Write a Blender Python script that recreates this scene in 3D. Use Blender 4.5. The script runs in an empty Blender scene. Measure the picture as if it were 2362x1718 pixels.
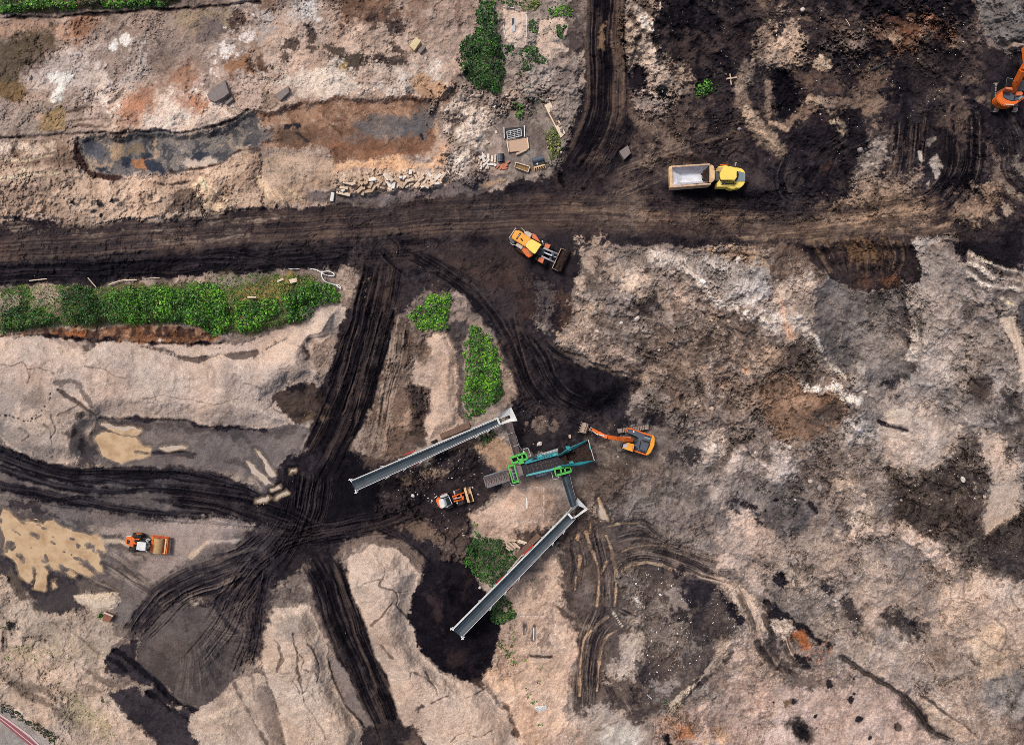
import bpy, bmesh, math, random
import numpy as np
from mathutils import Vector, Matrix
R = math.radians
rng = np.random.default_rng(7)
random.seed(7)
scene = bpy.context.scene
COL = scene.collection
f32 = np.float32

# ------------------------------------------------------------------ scale of the survey
# plan coordinates are in survey units (u right, v down); one unit is 6 cm on the ground
MPU = 0.06
HC = 96.0                      # the drone's height over the pit floor
CX, CY = 1181.0, 859.0
TL = dict(a=(0,0), b=(600,0), c=(1200,0), d=(1762,0), e=(0,560), f=(600,560), g=(1200,560), h=(1762,560),
          i=(0,1118), j=(600,1118), k=(1200,1118), l=(1762,1118))
def U(t, pts):
    """sheet coordinates -> plan coordinates"""
    if t == 'F': return [(x*1.04145, y*1.04145) for x, y in pts]
    ox, oy = TL[t]
    return [(ox + x/2.75, oy + y/2.75) for x, y in pts]

# ------------------------------------------------------------------ noise
def _perm(seed):
    r = np.random.default_rng(seed)
    return r.random(1 << 16).astype(f32)*2 - 1
_tabs = {}
def vnoise(x, y, seed):
    if seed not in _tabs: _tabs[seed] = _perm(seed)
    tab = _tabs[seed]
    xi = np.floor(x); yi = np.floor(y)
    fx = (x - xi).astype(f32); fy = (y - yi).astype(f32)
    xi = xi.astype(np.int32); yi = yi.astype(np.int32)
    fx = fx*fx*(3 - 2*fx); fy = fy*fy*(3 - 2*fy)
    def hsh(a, b):
        q = (a*np.int32(73856093)) ^ (b*np.int32(19349663))
        q = q ^ (q >> 13)
        return tab[(q*np.int32(83492791) >> 7) & 0xFFFF]
    v00 = hsh(xi, yi); v10 = hsh(xi+1, yi); v01 = hsh(xi, yi+1); v11 = hsh(xi+1, yi+1)
    return (v00*(1-fx) + v10*fx)*(1-fy) + (v01*(1-fx) + v11*fx)*fy
def fbm(x, y, scale, octv, seed, gain=0.55, lac=2.13):
    out = np.zeros(x.shape, f32); a = 1.0; tot = 0; s = 1.0/scale
    ang = 0.5
    for o in range(octv):
        c, sn = math.cos(ang*o), math.sin(ang*o)
        out += a*vnoise((x*c - y*sn)*s + 17.3*o, (x*sn + y*c)*s - 9.1*o, seed + o)
        tot += a*a; a *= gain; s *= lac
    return out/np.float32(math.sqrt(tot))*np.float32(0.95)
def sstep(a, b, x):
    t = np.clip((x - a)/(b - a), 0, 1)
    return t*t*(3 - 2*t)

# ------------------------------------------------------------------ the ground grid
STEP = 1.5
gu = np.arange(-100, 2464, STEP); gv = np.arange(-90, 1812, STEP)
nin_u, nin_v = len(gu), len(gv)
ext = 60*1.75**np.arange(1, 13)
gu = np.concatenate([(-100 - np.cumsum(ext))[::-1], gu, 2462 + np.cumsum(ext)])
gv = np.concatenate([(-90 - np.cumsum(ext))[::-1], gv, 1810 + np.cumsum(ext)])
NU, NV = len(gu), len(gv)
PX, PY = np.meshgrid(gu.astype(f32), gv.astype(f32))
NZ = [fbm(PX, PY, 46, 6, 100 + 10*k, gain=0.66)*1.25 for k in range(4)]          # edge raggedness
NF = [fbm(PX, PY, 9, 4, 300 + 10*k) for k in range(3)]           # fine
HFN = vnoise(PX/3.1, PY/3.1, 360)*0.6 + vnoise(PX/1.9, PY/1.9, 361)*0.5
WX = PX + 7*fbm(PX, PY, 70, 4, 400) ; WY = PY + 7*fbm(PX, PY, 70, 4, 420)
def lin(c):
    c = np.asarray(c, dtype=np.float64)/255.0
    return np.where(c <= 0.04045, c/12.92, ((c + 0.055)/1.055)**2.4).astype(f32)
ALB = np.zeros((NV, NU, 3), f32)
HGT = np.zeros((NV, NU), f32)
RK = np.full((NV, NU), 0.35, f32)           # stoniness
SM = np.zeros((NV, NU), f32)                # smoothness (0 natural, 1 levelled)
WETM = np.zeros((NV, NU), f32)

def _outward(pts):
    def on(p):
        return (p[0] <= 3 or p[0] >= 2359 or p[1] <= 3 or p[1] >= 1715)
    def out(p):
        x, y = p
        if x <= 3: x = -3000
        elif x >= 2359: x = 5400
        if y <= 3: y = -3000
        elif y >= 1715: y = 4800
        return (x, y)
    n = len(pts); flags = [on(p) for p in pts]
    if all(flags): return [out(p) for p in pts]
    res = []
    for i, p in enumerate(pts):
        if not flags[i]: res.append(p); continue
        if not flags[i-1]: res.append(p)
        res.append(out(p))
        if not flags[(i+1) % n]: res.append(p)
    return res
def _box(xs, ys, m):
    i0 = max(np.searchsorted(gu, min(xs) - m) - 1, 0); i1 = min(np.searchsorted(gu, max(xs) + m) + 1, NU)
    j0 = max(np.searchsorted(gv, min(ys) - m) - 1, 0); j1 = min(np.searchsorted(gv, max(ys) + m) + 1, NV)
    return slice(j0, j1), slice(i0, i1)
def _smooth(pts, closed, k=4):
    n = len(pts); out = []
    rngi = range(n if closed else n - 1)
    for i in rngi:
        if closed: p0, p1, p2, p3 = pts[i-1], pts[i], pts[(i+1) % n], pts[(i+2) % n]
        else: p0, p1, p2, p3 = pts[max(i-1, 0)], pts[i], pts[i+1], pts[min(i+2, n-1)]
        for q in range(k):
            t = q/k
            out.append(tuple(0.5*((2*p1[c]) + (-p0[c]+p2[c])*t + (2*p0[c]-5*p1[c]+4*p2[c]-p3[c])*t*t + (-p0[c]+3*p1[c]-3*p2[c]+p3[c])*t**3) for c in (0, 1)))
    if not closed: out.append(pts[-1])
    return out
def sd_poly(pts, sl, warp=True):
    x = (WX if warp else PX)[sl]; y = (WY if warp else PY)[sl]
    d2 = np.full(x.shape, 1e12, f32); ins = np.zeros(x.shape, bool)
    n = len(pts)
    for i in range(n):
        ax, ay = pts[i]; bx, by = pts[(i+1) % n]
        ex, ey = bx-ax, by-ay; L = ex*ex + ey*ey
        if L < 1e-6: continue
        wx = x - f32(ax); wy = y - f32(ay)
        t = np.clip((wx*f32(ex) + wy*f32(ey))/f32(L), 0, 1)
        dx = wx - t*f32(ex); dy = wy - t*f32(ey)
        np.minimum(d2, dx*dx + dy*dy, out=d2)
        if ay != by:
            c = ((ay > y) != (by > y)) & (x < f32(ex/ey)*(y - f32(ay)) + f32(ax))
            ins ^= c
    d = np.sqrt(d2)
    return np.where(ins, d, -d)
_cnt = [0]
def apply(sl, m, c, c2=None, op=1.0, rk=None, sm=None, mix=None):
    m = m*f32(op)
    k = _cnt[0]
    col = lin(c)
    if c2 is not None:
        t = sstep(-0.35, 0.45, NZ[(k+1) % 4][sl]*0.8 + NF[k % 3][sl]*0.5 if mix is None else mix)[..., None]
        col = col*(1-t) + lin(c2)*t
    ALB[sl] += (col - ALB[sl])*m[..., None]
    if rk is not None: RK[sl] += (f32(rk) - RK[sl])*m
    if sm is not None: SM[sl] += (f32(sm) - SM[sl])*m
def P(t, c, pts, f=4, n=9, op=1.0, h=0, hf=40, c2=None, rk=None, sm=None, warp=True):
    """lay a patch of one kind of soil"""
    if t in 'abghkld' and f >= 5 and n >= 6: f, n = f*1.4, n*1.3
    _cnt[0] += 1
    pts = _outward(U(t, pts))
    xs = [p[0] for p in pts]; ys = [p[1] for p in pts]
    sl = _box(xs, ys, f + n*2 + 16)
    sd = sd_poly(pts, sl, warp)
    k = _cnt[0]
    m = sstep(-f, f, sd + f32(n)*(NZ[k % 4][sl] + 0.75*NF[k % 3][sl] + 0.5*HFN[sl]))
    if c is not None: apply(sl, m, c, c2, op, rk, sm)
    if h: HGT[sl] += f32(h)*sstep(-2, hf, sd + 0.4*n*NZ[k % 4][sl])
    return sl, m
def _poly_d(pts, sl, warp=1.0):
    x = PX[sl] + f32(warp)*(WX[sl] - PX[sl]); y = PY[sl] + f32(warp)*(WY[sl] - PY[sl])
    best = np.full(x.shape, 1e12, f32); S = np.zeros(x.shape, f32); D = np.zeros(x.shape, f32)
    acc = 0.0
    for (ax, ay), (bx, by) in zip(pts[:-1], pts[1:]):
        ex, ey = bx-ax, by-ay; L = math.hypot(ex, ey)
        if L < 1e-6: continue
        wx = x - f32(ax); wy = y - f32(ay)
        t = np.clip((wx*f32(ex) + wy*f32(ey))/f32(L*L), 0, 1)
        dx = wx - t*f32(ex); dy = wy - t*f32(ey); d2 = dx*dx + dy*dy
        up = d2 < best
        best = np.where(up, d2, best)
        S = np.where(up, f32(acc) + t*f32(L), S)
        D = np.where(up, (wx*f32(ey) - wy*f32(ex))/f32(L), D)
        acc += L
    return np.sqrt(best), np.sign(D)*np.sqrt(best), S
def S(t, c, pts, w, f=3, n=4, op=1.0, h=0, c2=None, dash=None, rk=None, warp=True):
    """a line of width w: a rut, a ledge, a crack"""
    _cnt[0] += 1
    q = _smooth(U(t, pts), False)
    if q[0][0] <= 3 or q[0][0] >= 2359: q = [(q[0][0] + (-1500 if q[0][0] <= 3 else 1500), q[0][1])] + q
    if q[-1][0] <= 3 or q[-1][0] >= 2359: q = q + [(q[-1][0] + (-1500 if q[-1][0] <= 3 else 1500), q[-1][1])]
    sl = _box([p[0] for p in q], [p[1] for p in q], w/2 + f + 2*n + 16)
    d, D, s = _poly_d(q, sl, warp)
    k = _cnt[0]
    m = sstep(-f, f, w/2 - d + f32(n)*(NZ[k % 4][sl] + 0.5*NF[k % 3][sl]))
    if dash: m = m*((s % dash) < dash*0.6)
    if c is not None: apply(sl, m, c, c2, op, rk)
    if h: HGT[sl] += f32(h)*np.exp(-(d/(w*0.6))**2)
    return sl, m
def RUT(t, pts, w, dark, light, nr=6, op=1.0, amp=0.10, f=10, n=10, bias=0.0, seed=0, stretch=90, h=0, edge=None):
    """a driven lane: streaks that run along the line, pressed in by tyres"""
    _cnt[0] += 1
    q = _smooth(U(t, pts), False)
    if q[0][0] <= 3 or q[0][0] >= 2359: q = [(q[0][0] + (-1500 if q[0][0] <= 3 else 1500), q[0][1])] + q
    if q[-1][0] <= 3 or q[-1][0] >= 2359: q = q + [(q[-1][0] + (-1500 if q[-1][0] <= 3 else 1500), q[-1][1])]
    if q[0][1] <= 3: q = [(q[0][0], q[0][1] - 900)] + q
    if q[-1][1] >= 1715: q = q + [(q[-1][0], q[-1][1] + 900)]
    sl = _box([p[0] for p in q], [p[1] for p in q], w/2 + f + 2*n + 16)
    d, D, s = _poly_d(q, sl, 0.45)
    k = _cnt[0]
    m = sstep(-f, f, w/2 - d + f32(n)*(NZ[k % 4][sl] + 0.5*NF[k % 3][sl]))
    tot = float(s.max()); fe = min(w*0.8, tot*0.3); e = s + f32(0.5*w)*NZ[(k+1) % 4][sl] + f32(0.5*w)*fbm(D/f32(max(w*0.12, 3)), s/60, 1, 3, 690 + seed); m = m*sstep(0, fe, e)*sstep(0, fe, tot - e + 0*s)
    tt = D/f32(w)*f32(nr)
    pat = fbm(tt*10, s/f32(stretch)*5, 10, 4, 700 + seed, gain=0.7)
    pat2 = fbm(D/3.0, s/f32(stretch)*2.4, 1, 2, 740 + seed)
    pat3 = fbm(PX[sl], PY[sl], 26, 4, 770 + seed)
    v = np.clip(0.40 + f32(bias) + 0.62*pat + 0.34*pat2 + 0.26*pat3, 0, 1.15)
    v = (v*v*(3 - 2*v))[..., None]
    col = lin(dark)*(1-v) + lin(light)*v
    ALB[sl] += (col - ALB[sl])*(m*f32(op))[..., None]
    HGT[sl] += m*f32(amp)*(pat + 0.5*pat2) + f32(h)*m
    return sl, m
def DOT(t, c, x, y, r, op=1.0, f=3, n=4, h=0, c2=None):
    k = 9
    pts = [(x + r*2.75*math.cos(i*2*math.pi/k + x)*(0.75 + 0.5*((i*37 + int(x)) % 10)/10), y + r*2.75*math.sin(i*2*math.pi/k + x)*(0.75 + 0.5*((i*53 + int(y)) % 10)/10)) for i in range(k)]
    return P(t, c, pts, f=f, n=n, op=op, h=h, hf=r, c2=c2)
# ------------------------------------------------------------------ soils
PEAT = (40,33,34); PEATL = (66,54,50); ROADB = (92,75,67); SAND = (197,174,157); SANDW = (214,193,175)
GREY = (124,112,107); GREYD = (98,88,85); BROWN = (112,92,80); RUST = (146,98,72); SLATE = (92,90,92); PEB = (60,48,44)
t0 = sstep(-0.5, 0.5, NZ[0])[..., None]
ALB[:] = lin((128,112,103))*(1-t0) + lin((172,151,136))*t0
del t0
# --- sheet a : the stripped field, upper left
FIELD = [(0,30),(520,20),(1060,0),(1060,190),(1110,260),(1110,420),(1000,440),(680,460),(520,470),(290,480),(150,510),(0,490)]
P('F', (178,154,139), FIELD, c2=(150,128,115), n=4, rk=.34)
P('a', (190,150,124), [(0,120),(300,110),(640,110),(560,230),(430,260),(250,230),(0,230)], op=.7, f=8, n=12)
P('a', (100,84,68), [(0,250),(160,230),(330,180),(380,260),(330,330),(220,400),(160,480),(180,560),(190,600),(120,650),(0,640)], f=9, n=10, c2=(118,100,84))
P('a', (132,105,74), [(0,500),(130,510),(190,580),(140,640),(0,620)], f=5, n=5, op=.9)
P('a', (134,117,107), [(760,330),(900,260),(1000,200),(1100,120),(1480,40),(1440,200),(1300,260),(1200,330),(1050,460),(950,420),(860,380)], f=12, n=12, c2=(150,130,118))
P('a', (152,132,110), [(1120,90),(1480,50),(1450,180),(1300,230),(1130,200)], f=8)
P('a', (118,103,98), [(1250,150),(1430,100),(1440,200),(1300,260),(1240,220)], f=8)
P('a', (90,72,64), [(1450,110),(1520,70),(1530,160),(1470,210),(1430,200)], f=5, n=9)
P('a', (222,207,197), [(1500,170),(1650,150),(1650,290),(1560,300),(1400,400),(1330,500),(1230,560),(1200,480),(1300,380),(1450,250)], f=5, n=18, op=.9)
P('a', (206,188,176), [(170,480),(420,330),(640,260),(900,300),(1000,480),(900,560),(560,560),(300,580)], f=6, n=24, op=.6)
P('a', (140,116,103), [(560,330),(760,300),(820,420),(700,480),(560,430)], f=6, n=22, op=.7)
P('a', (120,96,84), [(200,330),(330,340),(260,480),(180,470)], f=5, n=22, op=.6)
P('a', (226,203,186), [(620,600),(800,560),(1100,560),(1300,600),(1480,700),(1400,800),(1200,830),(700,840),(680,760)], f=6, n=14, op=.85, c2=(205,178,158))
for x, y, r in ((370,600,16),(345,635,10),(400,490,16),(350,480,14),(725,300,8),(800,245,12),(380,545,12)): DOT('a', (232,220,208), x, y, r, n=5)
for x, y, r, c in ((930,600,30,(152,100,72)),(830,720,28,(180,122,92)),(1160,470,36,(150,106,82)),(1170,650,26,(160,112,88)),(1270,690,14,(186,130,100)),(500,170,26,(140,95,70))): DOT('a', c, x, y, r, f=14, n=10, op=.75)
P('a', (166,147,133), [(120,720),(220,620),(420,640),(440,840),(130,850)], f=4, n=4)
P('a', (166,138,103), [(260,740),(420,640),(440,830),(250,830)], f=3, n=3)
P('a', (200,170,150), [(205,720),(270,720),(270,780),(205,770)], f=3, n=4)
for pts in ([(430,695),(560,685),(690,700)],[(480,800),(560,795),(670,810)],[(440,760),(680,750)],[(690,660),(740,590),(770,560)],[(930,530),(1000,480)]): S('a', (92,72,62), pts, 5, n=3, op=.8)
P('a', (152,112,86), [(1460,340),(1650,310),(1650,470),(1560,440),(1500,470),(1440,420)], f=8, n=12)
P('a', (84,62,50), [(1570,350),(1650,340),(1650,480),(1590,420)], f=4, n=8)
# sand below the ledge
P('a', (188,160,138), [(0,890),(480,870),(520,1100),(800,1130),(1060,1110),(1400,1030),(1650,960),(1650,1320),(1500,1330),(1300,1370),(900,1380),(600,1430),(420,1420),(300,1400),(180,1360),(0,1380)], f=3, n=7, h=.5, hf=60, c2=(166,138,118), rk=.55)
P('a', (134,109,94), [(120,960),(480,950),(530,1080),(420,1050),(200,1040),(0,1040),(0,1000)], f=8, n=10, op=.85)
P('a', (136,114,100), [(0,1170),(300,1180),(250,1250),(120,1310),(0,1370)], f=10, n=16, op=.75)
P('a', (222,197,176), [(0,890),(400,880),(350,960),(0,970)], f=6, n=14, op=.8)
for pts in ([(0,1028),(200,1003),(350,990)],[(0,1135),(200,1112),(380,1095)],[(130,1080),(210,1070)]): S('a', (214,190,160), pts, 7, n=3, op=.8, h=-.06)
S('a', (70,56,51), [(0,872),(250,862),(540,847),(850,842),(1200,832),(1450,790),(1560,715)], 6, n=5, h=-.3)
sl, m_ = P('a', (112,106,103), [(500,870),(660,850),(1000,850),(1420,830),(1520,740),(1650,690),(1650,940),(1500,970),(1400,1030),(1180,1075),(1060,1090),(1050,1110),(850,1110),(750,1130),(620,1110),(560,1080),(520,990),(490,920)], f=3.5, n=8, h=-.7, hf=16, c2=(134,122,113), rk=.2)
v_ = fbm(PX[sl] + 6*NZ[0][sl], PY[sl] + 6*NZ[1][sl], 24, 5, 680, gain=.7); ALB[sl] += (lin((64,65,71)) - ALB[sl])*(m_*.75*sstep(.28, .42, v_))[..., None]; ALB[sl] += (lin((172,150,132)) - ALB[sl])*(m_*.8*sstep(.40, .52, -v_))[..., None]
P('a', (72,72,78), [(505,880),(600,862),(650,900),(690,960),(680,1020),(610,1000),(560,960)], f=3, n=6, c2=(100,100,106))
for pts, c in (([(940,870),(990,880),(985,960),(1015,1000),(980,1030),(960,960)],(176,146,118)),([(720,930),(770,915),(770,980),(720,1000)],(170,142,112)),([(835,1015),(930,1030),(945,1085),(850,1090)],(172,116,78)),([(530,1020),(720,1030),(700,1060),(560,1075)],(164,140,120)),([(780,940),(880,900),(900,960),(800,980)],(140,120,98)),([(1150,1000),(1380,990),(1400,1035),(1190,1060)],(186,166,150))): P('a', c, pts, f=3, n=7, op=.9)
for pts in ([(600,1060),(690,1045),(700,1090),(640,1095)],[(760,990),(820,990),(820,1080),(770,1080)],[(910,990),(960,990),(960,1020),(900,1010)],[(1210,990),(1260,950),(1330,960),(1250,1000)],[(1570,880),(1650,860),(1650,930),(1560,930)],[(920,1050),(1010,1040),(1050,1110),(940,1090)]): P('a', (62,64,70), pts, f=3, n=5)
S('a', (76,54,46), [(495,880),(515,1000),(560,1085),(640,1115),(745,1133)], 10, n=4, h=-.25)
S('a', (78,56,46), [(1060,1095),(1190,1075),(1400,1035),(1500,975),(1650,945)], 6, n=4, h=-.2)
for x, y, r in ((460,1290,8),(470,1265,6),(705,1275,7),(630,1290,5),(590,1330,6),(640,1370,5)): DOT('a', (58,50,50), x, y, r, n=5, h=-.3)
P('a', (82,67,60), [(870,1240),(950,1210),(950,1270),(920,1310),(880,1290)], f=4, n=8, h=-.3)
P('a', (100,82,72), [(1120,1260),(1200,1230),(1260,1300),(1330,1340),(1200,1350),(1080,1340)], f=6, n=12, op=.9)
P('a', (80,65,58), [(1000,1170),(1200,1150),(1190,1165),(1060,1175)], f=2, n=3)
for pts in ([(1230,1190),(1290,1280),(1370,1330)],[(1280,1150),(1330,1250),(1420,1320)],[(1340,1190),(1430,1270)]): S('a', (216,184,152), pts, 8, n=6, op=.8, h=.3)
S('a', (70,60,56), [(100,1260),(140,1270),(180,1240),(210,1180)], 4, n=2, op=.9)
# --- sheet b
P('b', (198,171,152), [(0,120),(400,60),(900,170),(1060,300),(1250,500),(1180,640),(900,590),(480,620),(120,640),(0,560)], f=14, n=16, c2=(180,152,134), op=.9)
P('b', (128,101,85), [(400,0),(900,0),(880,80),(740,130),(560,170),(500,130),(480,70)], f=8, n=14, c2=(108,84,72))
P('b', (138,110,94), [(960,0),(1080,0),(1080,120),(1060,260),(1000,270),(940,120)], f=8, n=10, op=.8)
P('b', (120,92,76), [(0,0),(110,0),(90,90),(0,100)], f=6, n=8, op=.8)
P('b', (166,155,148), [(0,110),(100,120),(90,200),(0,260)], f=6, n=10, op=.8)
P('b', (205,192,182), [(200,20),(330,10),(330,110),(220,100)], f=6, n=14, op=.8)
for x, y, r in ((190,290,14),(160,350,14),(300,165,13),(860,190,13),(335,310,7),(330,235,6),(240,90,5),(120,420,10),(710,115,10),(800,85,6),(720,180,8)): DOT('b', (78,64,57), x, y, r, n=9, op=.9)
P('b', (104,80,66), [(0,330),(50,440),(0,450)], f=3, n=4)
P('b', (84,72,61), [(430,390),(530,350),(640,335),(655,420),(560,470),(500,490),(470,440)], f=4, n=7)
P('b', (142,112,62), [(490,420),(560,410),(550,460),(510,480)], f=2, n=2)
P('b', (92,76,68), [(660,330),(780,350),(830,330),(900,370),(880,420),(700,420),(640,470),(590,540),(500,500),(560,470),(650,400)], f=5, n=16)
P('b', (88,75,66), [(430,310),(530,300),(540,340),(450,370)], f=4, n=10)
P('b', (134,108,92), [(900,330),(1000,330),(900,380)], f=5, n=8)
P('b', (222,205,190), [(0,450),(300,480),(450,420),(640,520),(900,440),(1000,420),(1100,460),(1150,560),(1000,620),(900,600),(620,612),(300,645),(130,660),(200,560),(0,520)], f=8, n=16, op=.75)
P('b', (188,148,115), [(920,470),(1040,470),(1200,560),(1150,600),(1010,620),(980,560)], f=6, n=8, op=.9)
P('b', (134,122,116), [(915,545),(960,535),(975,580),(930,590)], f=3, n=4)
P('b', (150,128,112), [(0,545),(70,560),(130,640),(90,690),(0,680)], f=3, n=5)
sl, m_ = P('b', (160,126,104), [(-60,700),(20,700),(110,690),(180,640),(300,650),(480,615),(700,618),(950,600),(1010,625),(1080,600),(1190,620),(1140,740),(1120,960),(1080,1000),(850,1000),(480,1020),(440,960),(250,940),(100,930),(20,900),(100,880),(70,800),(10,790),(-30,740)], f=4, n=9, h=-.6, hf=16, c2=(136,104,86), rk=.22)
v_ = fbm(PX[sl] + 6*NZ[2][sl], PY[sl] + 6*NZ[3][sl], 34, 5, 681, gain=.7); ALB[sl] += (lin((96,70,56)) - ALB[sl])*(m_*.6*sstep(.25, .5, v_))[..., None]; ALB[sl] += (lin((186,158,138)) - ALB[sl])*(m_*.55*sstep(.3, .6, -v_))[..., None]
P('b', (100,95,94), [(-60,760),(60,790),(100,880),(-60,900)], f=8, n=12, op=.7)
P('b', (104,97,95), [(600,770),(720,740),(850,735),(950,765),(980,700),(1060,655),(1140,700),(1130,780),(1060,820),(1050,890),(900,900),(650,905),(540,890),(650,830)], f=5, n=8, c2=(122,110,104))
P('b', (128,96,78), [(430,840),(600,800),(640,860),(520,890)], f=8, n=10, op=.7)
P('b', (112,78,60), [(450,930),(640,905),(700,870),(780,900),(1110,880),(1100,980),(850,1000),(480,1020)], f=5, n=9, op=.75, c2=(140,98,74))
P('b', (98,80,68), [(80,840),(260,830),(320,900),(120,920)], f=5, n=10, op=.8)
for pts in ([(150,790),(190,785),(180,820),(150,815)],[(205,780),(250,775),(240,830),(215,820)]): P('b', (52,48,50), pts, f=2, n=4)
S('b', (60,52,50), [(230,840),(270,870),(305,905)], 4, n=2)
S('b', (90,68,54), [(360,740),(440,780),(520,850)], 3, n=2, op=.8)
P('b', (50,48,50), [(1010,840),(1030,840),(1030,880),(1010,890)], f=2, n=2)
P('b', (208,166,132), [(450,1040),(560,1015),(850,1005),(1080,1010),(1150,1000),(1160,1050),(1000,1070),(700,1080),(440,1090)], f=4, n=6)
P('b', (206,162,130), [(1120,780),(1160,900),(1200,1000),(1130,1060),(1100,990)], f=6, n=6, op=.8)
P('b', (205,186,171), [(1150,650),(1250,520),(1300,520),(1500,620),(1530,760),(1480,860),(1400,960),(1390,1090),(1280,1140),(1200,1100),(1230,900)], f=8, n=22, c2=(150,132,120), rk=1)
P('b', (184,160,145), [(1130,200),(1260,100),(1280,0),(1370,0),(1350,200),(1260,330),(1250,500),(1190,600)], f=8, n=12, c2=(160,138,124), op=.85)
P('b', (128,114,106), [(1270,480),(1360,560),(1520,640),(1600,800),(1530,880),(1480,700),(1370,600)], f=8, n=18, op=.8)
S('b', (128,104,92), [(1255,0),(1250,240),(1240,480),(1190,640),(1150,740)], 7, n=5, op=.7)
P('b', (190,163,140), [(500,1100),(700,1090),(950,1070),(1160,1090),(1130,1180),(1000,1200),(850,1210),(700,1240),(560,1240),(480,1200)], f=4, n=6, h=.3, rk=.8)
P('b', (184,156,134), [(0,960),(440,1030),(500,1100),(480,1200),(300,1190),(290,1280),(0,1310)], f=5, n=7, c2=(174,146,124), h=.5, hf=50)
for pts in ([(60,1190),(110,1290)],[(100,1210),(150,1280)],[(10,1130),(60,1280)],[(170,1200),(230,1270)],[(200,1230),(260,1270)]): S('b', (216,184,152), pts, 8, n=5, op=.7, h=.2)
P('b', (122,109,105), [(290,1190),(480,1200),(560,1245),(720,1240),(850,1215),(1000,1200),(1140,1180),(1400,1110),(1560,1100),(1580,1150),(1350,1250),(1000,1270),(880,1300),(600,1290),(300,1300)], f=4, n=6, c2=(110,97,94))
P('b', (55,46,46), [(985,1240),(1040,1230),(1050,1280),(990,1290)], f=3, n=6)
# --- sheet c : lane to the north and the weedy corner
P('c', (152,138,129), [(0,400),(410,380),(400,700),(340,860),(300,1000),(200,1050),(0,1060)], f=10, n=16, c2=(122,108,101), rk=.7)
P('c', (160,142,130), [(-120,0),(290,0),(300,150),(290,360),(0,420),(-120,400)], f=10, n=10, c2=(140,124,113), rk=.5)
P('c', (106,90,83), [(270,0),(430,0),(420,400),(290,360),(250,240),(320,120)], f=10, n=16, c2=(88,74,69))
P('c', (205,176,155), [(110,110),(280,120),(300,140),(240,240),(290,330),(180,370),(90,310)], f=4, n=6, h=.4, hf=16, rk=.3)
P('c', (205,178,158), [(-110,40),(40,50),(40,250),(20,300),(-80,290),(-110,180)], f=3, n=4, rk=.3)
P('c', (122,108,100), [(40,800),(100,760),(170,940),(200,1080),(110,1090),(70,900)], f=6, n=8, c2=(140,126,116))
P('c', (166,150,140), [(200,640),(380,560),(390,700),(320,860),(270,740)], f=8, n=18, op=.7)
# dark quarter to the right, everything the peat was carted over
DARK = [(1525,0),(2172,0),(2172,50),(2182,110),(2200,190),(2268,240),(2268,560),(2230,575),(2150,560),(2060,540),(1990,560),(1700,552),(1300,548),(1285,600),(1265,650),(1262,700),(1235,760),(1260,790),(1320,815),(1400,835),(1400,900),(1380,970),(1290,1010),(1180,1010),(1110,950),(1140,900),(1110,760),(1060,690),(1000,630),(930,600),(880,700),(820,900),(760,1010),(680,1060),(690,900),(740,760),(790,640),(800,600),(620,600),(380,610),(230,635),(0,630),(0,490),(60,482),(120,497),(150,512),(190,512),(240,497),(290,482),(330,497),(400,485),(520,470),(620,460),(690,454),(860,454),(960,440),(1060,425),(1130,410),(1200,405),(1240,375),(1270,300),(1290,230),(1297,130),(1297,0),(1385,0),(1390,150),(1420,230),(1540,210),(1500,150),(1520,110)]
P('F', (60,50,48), DARK, f=3, n=7, c2=(46,38,39), rk=.35)
P('c', (80,66,61), [(700,640),(1100,580),(1480,480),(1480,760),(1650,940),(1650,1250),(1300,1300),(700,1300),(0,1280),(200,1180),(420,1150),(590,1060),(640,900),(720,760)], f=20, n=40, c2=(56,47,46), op=.9)
P('c', (182,159,141), [(670,0),(1060,0),(1050,200),(1090,400),(1180,480),(1120,560),(1000,560),(900,640),(730,620),(690,560),(800,480),(730,430),(690,460),(650,420),(650,250)], f=4, n=9, c2=(158,136,121), rk=1, h=.7, hf=40)
P('c', (150,134,124), [(720,620),(900,620),(1060,600),(1000,650),(900,730),(800,700)], f=6, n=14, c2=(110,97,91), rk=.8)
for pts, w in (([(740,10),(850,100),(950,250),(1010,400)],12),([(700,100),(760,180),(870,280),(900,400)],12),([(780,230),(720,370),(700,420)],11),([(840,220),(930,380)],8),([(960,180),(1060,400)],6)): S('c', (86,71,63), pts, w, n=8, op=.85, h=-.25)
for pts, w in (([(800,140),(900,240),(970,320)],22),([(900,40),(1000,120),(1020,220)],18)): S('c', (210,192,175), pts, w, n=9, op=.7, h=.35)
P('c', (44,36,37), [(690,460),(740,430),(800,470),(790,540),(720,580),(690,540)], f=4, n=9)
RUT('c', [(540,0),(535,250),(545,480),(535,720),(450,940),(330,1120)], 92, (34,28,30), (98,80,70), nr=9, bias=-.1, amp=.13, f=4, n=3, seed=1, stretch=260)
RUT('c', [(690,650),(680,800),(600,950),(500,1100)], 46, (36,30,32), (70,58,54), nr=5, bias=-.2, amp=.1, seed=2, op=.8)
P('c', (148,116,90), [(505,150),(535,130),(530,300),(515,340)], f=3, n=5, op=.7)
P('c', (132,106,90), [(575,180),(595,180),(600,340),(585,340)], f=2, n=3, op=.7)
P('c', (112,94,84), [(720,720),(870,770),(880,820),(800,920),(740,850)], f=8, n=10, op=.7)
for k, (x0, y0, x1, y1, w) in enumerate(((600,1100,1650,800,26),(560,1200,1400,880,20),(850,960,1650,700,16),(640,1240,1500,1000,18))): RUT('c', [(x0,y0),((x0+x1)/2,(y0+y1)/2-40),(x1,y1)], w, (44,37,38), (128,108,95), nr=4, bias=-.05, amp=.08, seed=5+k, op=.7, n=12)
P('c', (38,32,34), [(930,1190),(1450,1200),(1640,1270),(1300,1310),(1000,1280)], f=8, n=12, op=.85)
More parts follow.
